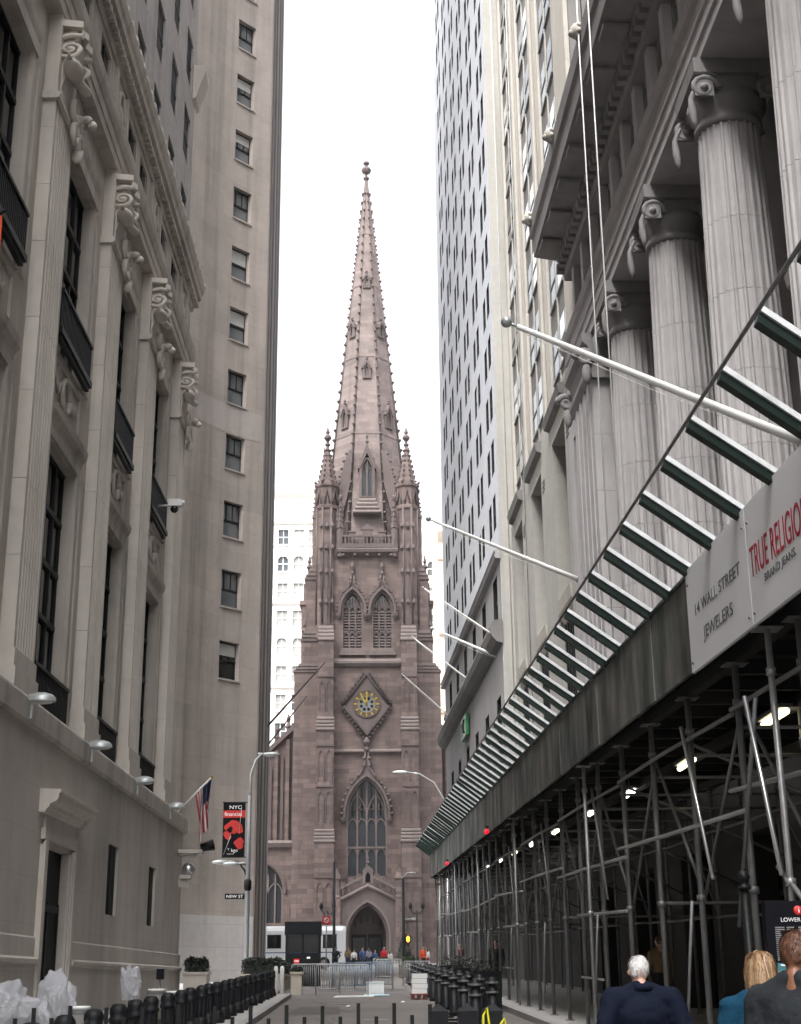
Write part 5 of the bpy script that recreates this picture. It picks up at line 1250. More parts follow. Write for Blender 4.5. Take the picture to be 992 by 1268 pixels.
flagpole((-6.85, 100, 18.4), (-2.45, 100, 23.4), .085, 'brown_pole', 'longer brown flagpole slanting off tall limestone tower', 'brown flagpoles', False)
flagpole((-7.0, 106, 18.2), (-3.95, 106, 22.1), .07, 'brown_pole', 'shorter brown flagpole slanting off tall limestone tower', 'brown flagpoles', False)
for k, (x, y, z0, lab) in enumerate(((7.05, 38.3, 7.4, 'pale hanging rope left of the nearest clear column, left one of pair'), (7.05, 36.4, 7.4, 'pale hanging rope left of the nearest clear column, right one of pair'), (7.1, 57.5, 8.5, 'pale hanging rope before cream piers, right one of pair'), (7.1, 64.2, 8.5, 'pale hanging rope before cream piers, left one of pair'))):
    m = MB(); m.tube([(x, y, z0), (x, y, 40 if k < 2 else 90)], .022 if k < 2 else .028, 6); m.top('hanging_rope', ['rope_white'], (x, y, z0), lab, 'rope', 'ropes hanging down the right facades')
for k, (u, lab) in enumerate(((29.6, 'floodlight on ledge nearest, below fluted pilaster'), (35.8, 'floodlight on ledge, second from the near end'), (42.4, 'floodlight on ledge, third from the near end'), (48.8, 'floodlight on ledge beside the flag, farthest'))):
    p = tfL(u, .8, 7.2); T = thing('floodlight', lab, 'floodlight', p, 0, 'floodlights along the ledge')
    m = MB(); x, y, z = p
    m.tube([(x-.25, y, z), (x-.05, y, z+.1)], .03, 6); m.box(x-.05, x+.0, y-.05, y+.05, z-.3, z+.1); m.obj('bracket', 'lamp_grey', T)
    m = MB(); c = 10; pts = []
    for (r, zz) in ((.28, .06), (.26, .14), (.19, .21), (.08, .25)): pts += [(x+.12+1.25*r*math.cos(2*PI*k/14)+.15*(zz-.06), y+.8*r*math.sin(2*PI*k/14), z+zz) for k in range(14)]
    m.add(pts, [(q*14+k, q*14+(k+1) % 14, q*14+14+(k+1) % 14, q*14+14+k) for q in range(3) for k in range(14)] + [tuple(range(42, 56))], 0, True); m.obj('head', 'lamp_grey', T)
    m = MB(); m.ball((x+.12, y, z+.06), (.32, .2, .05), 12, 6); m.obj('lens', 'lamp_lens', T)
def camera_box():
    p = Vector(tfL(46.7, .7, 17.3)); T = thing('security_camera', 'white security camera on bracket by the far balcony', 'camera', p); x, y, z = p
    m = MB(); m.tube([(x-.5, y, z), (x, y, z+.05)], .04, 6); m.obj('bracket', 'lamp_grey', T); m = MB(); m.box(x-.1, x+.35, y-.12, y+.12, z, z+.24); m.tube([(x+.35, y, z+.12), (x+.45, y, z+.12)], .1, 8); m.obj('body', 'white_paint', T)
    m = MB(); m.ball((x+.1, y, z-.1), .14, 8, 6); m.obj('lens_dome', 'pane_dark', T)
    p = Vector(tfL(51.75, .95, 5.35)); T = thing('dome_camera', 'silver dome security camera on corner of limestone building', 'camera', p); x, y, z = p
    m = MB(); m.box(x-.2, x+.2, y-.2, y+.2, z-.22, z-.1); m.box(x-.25, x+.1, y-.05, y+.05, z-.5, z-.22); m.obj('bracket', 'limestone_base', T); m = MB(); m.ball((x+.08, y, z+.1), .24, 12, 8); m.obj('dome', 'steel_bright', T)
    p = Vector(tfL(51.6, .8, 6.1)); T = thing('wall_shelf', 'stone shelf with dark spotlight at corner of limestone building', 'shelf', p); x, y, z = p
    m = MB(); m.box(x-.1, x+.75, y-.35, y+.35, z-.12, z); m.box(x-.1, x+.5, y-.25, y+.25, z-.2, z-.12); m.obj('slab', 'limestone_light', T); m = MB(); m.tube([(x+.65, y, z+.08), (x+1.1, y+.1, z+.2)], [.13, .2], 8); m.obj('spotlight', 'iron_black', T)
camera_box()
def us_flag():
    p = Vector(tfL(51.0, .9, 7.4)); T = thing('flag', 'limp national flag with red white stripes and blue canton on short pole', 'flag', p)
    x, y, z = p; tip = Vector((x+.95, y, z+1.2))
    m = MB(); m.tube([(x-.3, y, z-.1), tuple(tip)], .035, 8); m.obj('pole', 'white_pole', T)
    m = MB(); m.ball(tuple(tip), .06, 8, 6); m.obj('ball_finial', 'gold', T)
    m = MB(); nu, nv = 26, 30
    a = Vector((x+.38, y, z+.6)); pts = []
    for j in range(nv+1):
        t = j/nv
        for i in range(nu+1):
            s = i/nu; hx = a.lerp(tip*.97+a*.03, s)
            sq = 1-.55*t; cx = x+.78
            px = cx+(hx.x-cx)*sq+.1*math.sin(s*9+t*2)*t; py = y+.13*math.sin(s*15+t*3)*min(1, t*3); pz = hx.z-(1.75-.2*s)*t - (.55*(1-s)*0)
            pts.append((px, py, pz))
    fs = []; ms = []
    for j in range(nv):
        for i in range(nu):
            fs.append((j*(nu+1)+i, j*(nu+1)+i+1, (j+1)*(nu+1)+i+1, (j+1)*(nu+1)+i)); st = int((1-(i+.5)/nu)*13)
            ms.append(2 if (j < nv*.42 and i > nu*.46) else (0 if st % 2 == 0 else 1))
    m.add(pts, fs, 0, True); m.m = ms; m.obj('cloth', ['flag_red', 'flag_white', 'flag_blue'], T, fix=False)
us_flag()
def orange_flag():
    p = Vector(tfL(23.95, .95, 15.2)); x, y, z = p; T = thing('orange_banner', 'orange cloth banner hanging below balcony at left picture edge', 'banner', p)
    m = MB(); m.tube([(x-1.6, y, z-.6), (x+.1, y, z+.4)], .04, 8); m.obj('pole', 'iron_black', T)
    m = MB(); n = 12; pts = []
    for j in range(n+1):
        for i in range(9): pts.append((x-.75+.78*i/8, y+.06*math.sin(i*1.6+j*.3), z+.3-.45*(1-i/8)-2.0*j/n))
    m.add(pts, [(j*9+i, j*9+i+1, (j+1)*9+i+1, (j+1)*9+i) for j in range(n) for i in range(8)], 0, True); m.obj('cloth', 'orange_cloth', T, fix=False)
orange_flag()

# ================================================================== bollards and barriers
def bollard_proto(h, r, kind):
    R = bpy.data.objects.new('bollard', None); COL.objects.link(R)
    if kind == 'round':
        m = MB(); m.lathe(0, 0, [(r*1.5, 0), (r*1.5, .1), (r*1.25, .15), (r*1.25, .2), (r, .26)], 16); m.obj('base', 'bollard_black', R)
        m = MB(); pts = []; n = 24
        for z in (.26, h-.2): pts += [((r if i % 2 else r*.9)*math.cos(2*PI*i/n), (r if i % 2 else r*.9)*math.sin(2*PI*i/n), z) for i in range(n)]
        m.add(pts, [(i, (i+1) % n, n+(i+1) % n, n+i) for i in range(n)]); m.obj('shaft', 'bollard_black', R)
        m = MB(); m.lathe(0, 0, [(r, h-.2), (r*1.15, h-.18), (r*1.15, h-.14), (r*.98, h-.12), (r*1.08, h-.07), (r*1.05, h-.02), (r*.75, h+.03), (r*.3, h+.045)], 16); m.obj('cap', 'bollard_black', R)
    elif kind == 'ringed':
        m = MB(); m.lathe(0, 0, [(r*1.2, 0), (r*1.2, .12), (r, .16), (r, h-.36)], 16); m.obj('shaft', 'bollard_black', R)
        m = MB(); m.lathe(0, 0, [(r, h-.36), (r*1.3, h-.34), (r*1.3, h-.29), (r*.95, h-.27), (r*.95, h-.16), (r*1.3, h-.14), (r*1.3, h-.09), (r*.9, h-.07), (r*.8, h-.02), (r*.4, h)], 16); m.obj('ringed_cap', 'bollard_black', R)
        m = MB(); m.lathe(0, 0, [(r*1.31, h-.335), (r*1.33, h-.315), (r*1.31, h-.295)], 16, caps=False); m.lathe(0, 0, [(r*1.31, h-.135), (r*1.33, h-.115), (r*1.31, h-.095)], 16, caps=False); m.obj('worn_rim', 'steel_dull', R)
    else:
        m = MB(); m.box(-r, r, -r, r, 0, h-.14); m.obj('shaft', 'bollard_black', R)
        m = MB(); q = r*1.06; m.add([(-q, -q, h-.14), (q, -q, h-.14), (q, q, h-.14), (-q, q, h-.14), (-q, -q, h-.1), (q, -q, h-.1), (q, q, h-.1), (-q, q, h-.1), (0, 0, h)], [(3, 2, 1, 0), (0, 1, 5, 4), (1, 2, 6, 5), (2, 3, 7, 6), (3, 0, 4, 7), (4, 5, 8), (5, 6, 8), (6, 7, 8), (7, 4, 8)]); m.obj('pyramid_cap', 'bollard_black', R)
    return R
def ordinal(n):
    w = ['nearest', 'second', 'third', 'fourth', 'fifth', 'sixth', 'seventh', 'eighth', 'ninth', 'tenth', 'eleventh', 'twelfth', 'thirteenth', 'fourteenth', 'fifteenth', 'sixteenth', 'seventeenth', 'eighteenth', 'nineteenth', 'twentieth']
    return w[n] if n < 20 else 'twenty-'+w[n-20].replace('nearest', 'first')
def bollards():
    P = bollard_proto(.8, .11, 'round'); n = 0; y = 14.6
    while y < 51:
        o = P if n == 0 else copy_tree(P); x = -3.16+.006*(y-15); o.location = (x+random.uniform(-.03, .03), y, g(y)+.13); o.rotation_euler = (random.gauss(0, .015), random.gauss(0, .015), random.random()*3)
        tag(o, f'black fluted bollard in left kerb row, {ordinal(n)} from the camera end', 'bollard', 'black bollards along the left kerb'); y += 1.62; n += 1
    P = bollard_proto(1.02, .105, 'ringed'); n = 0; y = 30.5
    while y < 76:
        o = P if n == 0 else copy_tree(P); x = 2.62+.25*((n % 2)-.5)*2; o.location = (x, y, g(y))
        tag(o, f'black ringed bollard in double row beside shed, {ordinal(n)} from the camera end', 'bollard', 'ringed black bollards beside the shed'); y += 1.75; n += 1
    P = bollard_proto(.92, .125, 'square')
    for k, (x, lab) in enumerate(((1.05, 'left one of three square black posts with pyramid caps'), (1.44, 'middle one of three square black posts with pyramid caps'), (1.78, 'right one of three square black posts, yellow chain looped on it'))):
        o = P if k == 0 else copy_tree(P); o.location = (x, 20+.05*k, g(20)); tag(o, lab, 'bollard', 'square black posts in the roadway')
    m = MB(); c = (1.78, 20.1, g(20)+.86)
    m.tube([(1.65, 19.96, c[2]-.5), (1.645, 19.955, c[2]-.1), (1.70, 19.96, c[2]+.0), (1.72, 19.95, c[2]-.2), (1.78, 19.93, c[2]-.35), (1.88, 19.94, c[2]-.2), (1.92, 19.95, c[2]-.14), (1.95, 19.97, c[2]-.25), (1.93, 19.96, c[2]-.5)], .016, 8)
    m.top('yellow_chain', ['hi_vis_yellow'], (1.7, 19.95, g(20)+.3), 'bright yellow plastic-sleeved chain looped on square black post', 'chain')
    # dark steel planters standing between the ringed bollards and the kerb
    for k, (y, lab) in enumerate(((40, 'nearest dark steel planter box behind ringed bollards'), (47, 'middle dark steel planter box behind ringed bollards'), (54, 'farthest dark steel planter box behind ringed bollards'))):
        T = thing('planter_box', lab, 'planter', (3.2, y, g(y)), 0, 'dark planters beside the shed'); z = g(y)
        m = MB(); m.box(2.95, 3.7, y-1.2, y+1.2, z+.02, z+.95); m.box(2.92, 3.73, y-1.23, y+1.23, z+.95, z+1.02); m.obj('box', 'booth_black', T)
        m = MB()
        for q in range(160):
            c = Vector((random.uniform(3.0, 3.65), y+random.uniform(-1.1, 1.1), z+1.02+random.random()**1.5*.3)); a = Vector((random.uniform(-1, 1), random.uniform(-1, 1), random.uniform(-.3, 1))).normalized()*.09; b = Vector((random.uniform(-1, 1), random.uniform(-1, 1), random.uniform(-1, 1))).normalized()*.05
            m.quad(tuple(c-b), tuple(c+a*.5+b*.3), tuple(c+a), tuple(c+a*.5-b*.9))
        m.obj('foliage', 'leaf_dark', T, fix=False)
bollards()

def barricade(x0, x1, y0, y1, mt, label, nb=22, h=1.08):
    A, Bv = Vector((x0, y0, g(y0))), Vector((x1, y1, g(y1))); T = thing('crowd_barrier', label, 'barrier', tuple(A), 0, 'steel crowd barriers across the street')
    def P(t, z): p = A.lerp(Bv, t); return (p.x, p.y, p.z+z)
    m = MB(); pts = [P(0, .03), P(0, h-.12), P(.012, h-.04), P(.04, h), P(.96, h), P(.988, h-.04), P(1, h-.12), P(1, .03)]; m.tube(pts, .024, 8); m.tube([P(0, .2), P(1, .2)], .018, 6); m.obj('frame', mt, T)
    for k in range(nb):
        t = (k+1)/(nb+1); m = MB(); m.tube([P(t, .2), P(t, h)], .011, 5); m.obj('bar', mt, T)
    for t in (.04, .96):
        m = MB(); p = P(t, 0); m.box(p[0]-.02, p[0]+.02, p[1]-.3, p[1]+.3, p[2]+.0, p[2]+.03); m.obj('foot', mt, T)
barricade(-1.57, .31, 54.0, 53.5, 'steel_galv', 'front grey steel crowd barrier across the roadway')
barricade(-2.6, -.75, 57.3, 56.3, 'steel_galv', 'grey steel crowd barrier standing behind left planter bin')
barricade(-1.1, .5, 60.5, 61.5, 'barrier_blue', 'bluish steel crowd barrier in the middle of the street', 30)
barricade(-.2, 1.4, 62.6, 62.4, 'barrier_blue', 'bluish steel crowd barrier overlapping behind the middle one', 26)
barricade(.9, 2.3, 80, 80.3, 'steel_galv', 'distant grey steel crowd barrier before the wooden planters', 16)
barricade(1.95, 3.1, 66.3, 65.0, 'steel_galv', 'grey steel crowd barrier beside the white block stack', 16)

def near_fence():
    T = thing('spiked_fence', 'low black iron fence whose spike tops cross bottom of picture', 'fence', (-1.0, 6, g(6)))
    y = 6.0; z0 = g(6); x = -1.72; k = 0
    for z in (.3, 1.2):
        m = MB(); m.box(-1.8, .36, y-.02, y+.02, z0+z, z0+z+.05); m.obj('rail', 'iron_black', T)
    while x < .3:
        h = 1.41+(0 if k % 2 == 0 else -.045)+random.uniform(-.006, .006); m = MB()
        m.box(x-.0075, x+.0075, y-.0075, y+.0075, z0, z0+h); m.obj('picket', 'iron_black', T); x += .0715; k += 1
near_fence()

# ================================================================== bags, buckets, boxes
def crumple(name, label, c, size, seed, cat='bag', group=None, mt='plastic_film'):
    """slack, crumpled bag of thin film"""
    from mathutils import noise
    bm = bmesh.new(); bmesh.ops.create_icosphere(bm, subdivisions=6, radius=1); o = Vector((seed*3.1, seed*1.7, seed))
    rg = lambda p: 1-2*abs(noise.noise(p))
    for v in bm.verts:
        p = v.co.copy()
        r = .8+.3*noise.noise(p*1.3+o)+.12*rg(p*1.7+o)+.07*rg(Vector((p.x*4, p.y*4, p.z*3))+o)+.035*rg(p*9+o)+.012*rg(p*22+o)
        if p.z > 0: r *= 1+.4*p.z*max(-.3, noise.noise(Vector((p.x*2.6, p.y*2.6, seed*1.3))*1.2)*2)
        v.co = Vector((p.x*size[0]*r, p.y*size[1]*r, max(-size[2]*.62, p.z*size[2]*r)))
    me = bpy.data.meshes.new(name); bm.to_mesh(me); bm.free(); me.materials.append(MATS[mt]); me.polygons.foreach_set('use_smooth', [True]*len(me.polygons))
    ob = bpy.data.objects.new(name, me); COL.objects.link(ob); ob.location = (c[0], c[1], c[2]+size[2]*.62)
    return tag(ob, label, cat, group)
def bucket(name, label, c, r, h, mt, lid=None):
    T = thing(name, label, 'bucket', c); x, y, z = c
    m = MB(); m.lathe(x, y, [(r*.86, z), (r, z+h), (r*1.06, z+h), (r*1.06, z+h-.04)], 18); m.obj('body', mt, T)
    m = MB(); m.lathe(x, y, [(r*1.08, z+h-.1), (r*1.1, z+h-.08), (r*1.08, z+h-.06)], 18, caps=False); m.tube([(x-r*1.07, y, z+h-.1), (x-r*.7, y-r*.8, z+h-.22), (x+r*.7, y-r*.8, z+h-.22), (x+r*1.07, y, z+h-.1)], .008, 5); m.obj('handle', 'steel_dull', T)
def clutter():
    s = lambda y: g(y)+.13
    tt = .5; Y = 18.6; z = s(Y); T = thing('folding_table', 'work trestle hidden under the plastic bags by the left kerb', 'table', (-4.0, Y, z))
    m = MB(); m.box(-4.75, -3.45, Y-.35, Y+.35, z+tt-.04, z+tt); m.obj('top', 'planter_wood', T)
    for x in (-4.7, -3.5):
        for y in (Y-.3, Y+.3):
            m = MB(); m.box(x-.02, x+.02, y-.02, y+.02, z, z+tt-.04); m.obj('leg', 'steel_dull', T)
    t = z+tt
    crumple('plastic_bag', 'large translucent plastic bag at bottom left corner', (-4.36, Y, t), (.46, .34, .36), 3, group='plastic bags by the left kerb')
    crumple('plastic_bag', 'translucent plastic bag with flaring top, right of the large one', (-3.72, Y, t), (.27, .24, .40), 8, group='plastic bags by the left kerb')
    bucket('bucket', 'white plastic bucket between two translucent plastic bags', (-4.02, Y+.1, t), .13, .36, 'white_paint')
    bucket('bucket', 'white lidded pail at foot of bags beside first bollards', (-3.42, Y-.1, z+.45), .12, .4, 'white_paint')
    m = MB(); m.box(-3.57, -3.27, Y-.25, Y+.05, z, z+.449); m.top('crate', ['planter_wood'], (-3.42, Y-.1, z), 'dark wooden crate under white pail by the left kerb', 'crate')
    T = thing('wrapped_bundle', 'tall object wrapped in grey plastic sheet behind left bollards', 'bundle', (-4.1, 27, s(27)))
    m = MB(); m.tube([(-4.1, 27, s(27)), (-4.1, 27, s(27)+.9)], .05, 8); m.obj('stand', 'steel_dull', T)
    b = crumple('plastic_sheet', None, (0, 0, 0), (.2, .18, .34), 14, None); b.parent = T; b.location = (0, 0, .86)
    bucket('bucket', 'white paint bucket behind left bollards, nearer the wrapped bundle', (-3.85, 28.6, s(28.6)+.42), .17, .38, 'white_paint'); bucket('bucket', 'white paint bucket behind left bollards, farther from wrapped bundle', (-3.6, 28.9, s(28.9)+.42), .16, .33, 'white_paint')
    m = MB(); m.box(-4.15, -3.4, 28.3, 29.2, s(28.6), s(28.6)+.418); m.top('pallet_stack', ['planter_wood'], (-3.8, 28.7, s(28.6)), 'low dark platform carrying two white paint buckets', 'platform')
    m = MB(); m.box(-4.0, -3.85, 29.5, 29.55, s(29.5)+.95, s(29.5)+1.15, 0); m.tube([(-3.93, 29.55, s(29.5)), (-3.93, 29.55, s(29.5)+1.0)], .02, 6, 1); m.top('notice_sign', ['sign_black', 'steel_dull'], (-3.93, 29.5, s(29.5)), 'small dark notice on a stake above the white paint buckets', 'sign')
    # stuff lying in the road
    z = g(55.2); m = MB(); m.box(.27, .9, 54.9, 55.6, z+.03, z+.42); m.box(.25, .92, 54.88, 55.62, z+.42, z+.47); m.top('white_box', ['white_paint'], (.58, 55.2, z), 'white foam box standing in the middle of the roadway', 'box')
    m = MB(); z = g(52.5); m.hexa([(-.9, 52.0, z+.005), (.5, 52.3, z+.01), (.5, 53.2, z+.03), (-.8, 52.9, z+.03), (-.9, 52.0, z+.035), (.5, 52.3, z+.04), (.5, 53.2, z+.06), (-.8, 52.9, z+.06)]); m.top('flat_board', ['white_paint'], (-.2, 52.6, z), 'white board lying flat on the road before the box', 'board')
    m = MB(); z = g(53.7); m.hexa([(.2, 53.3, z+.005), (1.1, 53.5, z+.01), (1.05, 54.7, z+.03), (.15, 54.6, z+.03), (.2, 53.3, z+.035), (1.1, 53.5, z+.04), (1.05, 54.7, z+.06), (.15, 54.6, z+.06)]); m.top('flat_board', ['cyan_board'], (.6, 54, z), 'pale cyan board lying flat on the road beside the box', 'board')
    z = g(50.0); T = thing('block_stack', 'stack of white blocks on red timber pallet at right of road', 'stack', (2.0, 50, z))
    for x in (1.78, 2.0, 2.2):
        m = MB(); m.box(x-.05, x+.05, 49.5, 50.5, z, z+.14); m.obj('pallet_runner', 'wood_red', T)
    m = MB(); m.box(1.7, 2.28, 49.45, 50.55, z+.14, z+.18); m.obj('pallet_deck', 'wood_red', T)
    for k in range(4):
        m = MB(); o = .02*(k % 2); m.box(1.74+o, 2.24+o, 49.5, 50.5, z+.185+.16*k, z+.335+.16*k); m.obj('block', 'white_paint', T)
    for k in range(4):
        yy = 33.5+1.5*k; m = MB(); m.box(1.75, 2.3, yy, yy+.1, g(yy)+.002, g(yy)+.05); m.top('dark_bar', ['iron_black'], (2.0, yy, g(yy)), f'dark bar lying on the road left of bollards, {ordinal(k)} from camera', 'bar', 'dark bars on the road')  # low dark bars set across the road beside the bollards
clutter()

# ================================================================== planters, hedge, booth, bus
def leaves(m, x0, x1, y0, y1, z0, z1, n, s=.09):
    for q in range(n):
        c = Vector((random.uniform(x0, x1), random.uniform(y0, y1), z0+(z1-z0)*random.random()**.8)); e = Vector((random.gauss(0, 1), random.gauss(0, 1), random.gauss(.4, 1))).normalized()*s*random.uniform(.7, 1.4); w = e.cross(Vector((random.gauss(0, 1), random.gauss(0, 1), random.gauss(0, 1)))).normalized()*s*.4
        m.quad(tuple(c), tuple(c+e*.5+w), tuple(c+e), tuple(c+e*.5-w))
def hedge(name, label, x0, x1, y0, y1, zb, zt, hz, mt, leaf='leaf_dark', group=None):
    T = thing(name, label, 'planter', ((x0+x1)/2, (y0+y1)/2, zb), 0, group)
    m = MB(); m.box(x0, x1, y0, y1, zb, zt-.08); m.box(x0-.05, x1+.05, y0-.05, y1+.05, zt-.08, zt); m.obj('box', mt, T)
    m = MB(); v = (x1-x0)*(y1-y0)*(hz)
    m.box(x0+.15, x1-.15, y0+.15, y1-.15, zt, zt+hz*.6); 
    leaves(m, x0+.02, x1-.02, y0+.02, y1-.02, zt, zt+hz*.85, int(1300*v)+300); leaves(m, x0+.1, x1-.1, y0+.1, y1-.1, zt+hz*.6, zt+hz, int(500*v)+120, .11); m.obj('hedge', leaf, T, fix=False)
hedge('hedge_planter', 'long beige planter with dark clipped hedge by tower foot', -4.6, -3.1, 58, 68, g(62), 1.95, .55, 'beige_precast')
hedge('planter_bin', 'narrow beige planter box at end of left bollard row', -2.55, -2.15, 55.6, 56.3, g(56), 2.0, .1, 'beige_precast')
hedge('wall_planter', 'stone planter with small shrub beside corner of limestone building', -6.1, -5.3, 51.9, 53.0, g(52)+.13, 2.0, .45, 'limestone_base')
hedge('wooden_planter', 'wooden planter with greenery in roadway, left of pair', .9, 1.75, 86, 87, g(86), g(86)+.8, .3, 'planter_wood', 'leaf_mid', 'wooden planters in the roadway'); hedge('wooden_planter', 'wooden planter with greenery in roadway, right of pair', 2.3, 3.3, 86, 87, g(86), g(86)+.75, .4, 'planter_wood', 'leaf_mid', 'wooden planters in the roadway')
for k, x in enumerate((-2.92, -2.72)):
    m = MB(); z = g(52.3)+.13; m.lathe(x, 52.3+.3*k, [(.075, z), (.075, z+.85), (.06, z+.92), (.01, z+.95)], 12); m.top('white_post', ['white_paint'], (x, 52.3+.3*k, z), f'{("left", "right")[k]} of two short white posts ending the left bollard row', 'post', 'white posts')
def shrub():
    T = thing('shrub', 'dark evergreen shrub beside church door', 'shrub', (4.4, 144.5, g(144.5)+.12)); z = g(144.5)+.12
    m = MB(); m.tube([(4.4, 144.5, z), (4.45, 144.5, z+1.2)], [.08, .03], 6); m.obj('trunk', 'bark', T)
    m = MB()
    for q in range(1500):
        t = random.random(); r = 1.0*(1-t)**.7*random.random()**.4; a = random.random()*2*PI; c = Vector((4.4+r*math.cos(a), 144.5+r*math.sin(a), z+.2+2.7*t)); leaves(m, c.x-.05, c.x+.05, c.y-.05, c.y+.05, c.z, c.z+.05, 1, .14)
    m.obj('crown', 'leaf_dark', T, fix=False)
shrub()
def booth():
    x0, x1, y0, y1 = -3.42, -1.82, 68.6, 70.2; z = g(69.4); T = thing('guard_booth', 'black guard booth standing in front of white bus', 'booth', ((x0+x1)/2, (y0+y1)/2, z))
    m = MB(); m.box(x0, x1, y0, y1, z, z+1.45); m.obj('lower_panel', 'booth_black', T)
    m = MB(); m.box(x0-.04, x1+.04, y0-.04, y1+.04, z+2.25, z+2.85); m.obj('roof', 'booth_black', T)
    for x in (x0+.05, (x0+x1)/2, x1-.05):
        for y in (y0+.05, y1-.05):
            m = MB(); m.box(x-.05, x+.05, y-.05, y+.05, z+1.45, z+2.25); m.obj('pillar', 'booth_black', T)
    for a, b in ((x0+.1, (x0+x1)/2-.05), ((x0+x1)/2+.05, x1-.1)):
        m = MB(); m.box(a, b, y0+.04, y0+.06, z+1.46, z+2.24); m.obj('window', 'pane_dark', T)
    for x in (x0+.04, x1-.06):
        m = MB(); m.box(x, x+.02, y0+.1, y1-.1, z+1.46, z+2.24); m.obj('window', 'pane_dark', T)
    m = MB(); m.box(x0+.85, x1-.1, y0-.03, y0-.001, z+.1, z+1.4); m.obj('door', 'booth_black', T)
    m = MB(); m.box(x0+.4, x0+.65, y0-.02, y0-.001, z+1.0, z+1.2, 0); m.box(x0+.42, x0+.63, y0-.024, y0-.021, z+1.08, z+1.12, 1); m.obj('notice', ['red_sign', 'white_print'], T)
    m = MB(); m.box(x0+1.0, x0+1.15, y0-.045, y0-.031, z+1.2, z+1.28); m.obj('sticker', 'white_print', T)
booth()
def bus():
    y0, y1 = 124, 126.5; xa, xb = -15.5, -1.15; z = g(125); T = thing('bus', 'white bus crossing end of street behind black booth', 'bus', ((xa+xb)/2, 125.2, z))
    prof = [(y0, z+.35), (y0, z+3.1), (y0+.12, z+3.4), (y0+.5, z+3.5), (y1-.5, z+3.5), (y1-.12, z+3.4), (y1, z+3.1), (y1, z+.35)]
    m = MB(); n = len(prof); xs = [xa, xb-.25, xb]; pts = []
    for i, x in enumerate(xs):
        for (yy, zz) in prof: c = .93 if i == 2 else 1; pts.append((x, 125.25+(yy-125.25)*c, z+1.9+(zz-z-1.9)*(.97 if i == 2 else 1)))
    m.add(pts, [(j*n+i, j*n+(i+1) % n, (j+1)*n+(i+1) % n, (j+1)*n+i) for j in range(2) for i in range(n)] + [tuple(range(n)), tuple(range(3*n-1, 2*n-1, -1))]); m.obj('body', 'bus_white', T)
    x = xb-.75
    while x > xa+1.2:
        m = MB(); m.box(x-1.15, x, y0-.015, y0-.001, z+1.75, z+2.75, 0); w = m.obj('window', 'pane_dark', T)
        m = MB(); m.box(x-1.19, x+.04, y0-.03, y0-.016, z+2.75, z+2.8); m.box(x-1.19, x+.04, y0-.03, y0-.016, z+1.7, z+1.75); m.obj('window_rubber', 'tyre', w); x -= 1.55
    for x in (xb-1.8, xa+2.6):
        m = MB(); m.add([], []); pts = []; k = 20
        for yy in (y0-.02, y0+.35): pts += [(x+.5*math.cos(2*PI*i/k), yy, z+.5+.5*math.sin(2*PI*i/k)) for i in range(k)]
        m.add(pts, [(i, (i+1) % k, k+(i+1) % k, k+i) for i in range(k)] + [tuple(range(k)), tuple(range(2*k-1, k-1, -1))]); wh = m.obj('wheel', 'tyre', T)
        m = MB(); pts = [(x+.28*math.cos(2*PI*i/k), y0-.04, z+.5+.28*math.sin(2*PI*i/k)) for i in range(k)]; m.add(pts, [tuple(range(k))]); m.obj('rim', 'steel_galv', wh, fix=False)
    m = MB(); m.box(xb-.02, xb+.03, y0+.15, y0+.4, z+.75, z+1.0); m.obj('headlight', 'lamp_lens', T)
    m = MB(); m.box(xa+1, xb-.3, y0-.012, y0-.001, z+1.32, z+1.4); m.obj('side_stripe', 'cloth_blue', T)
bus()

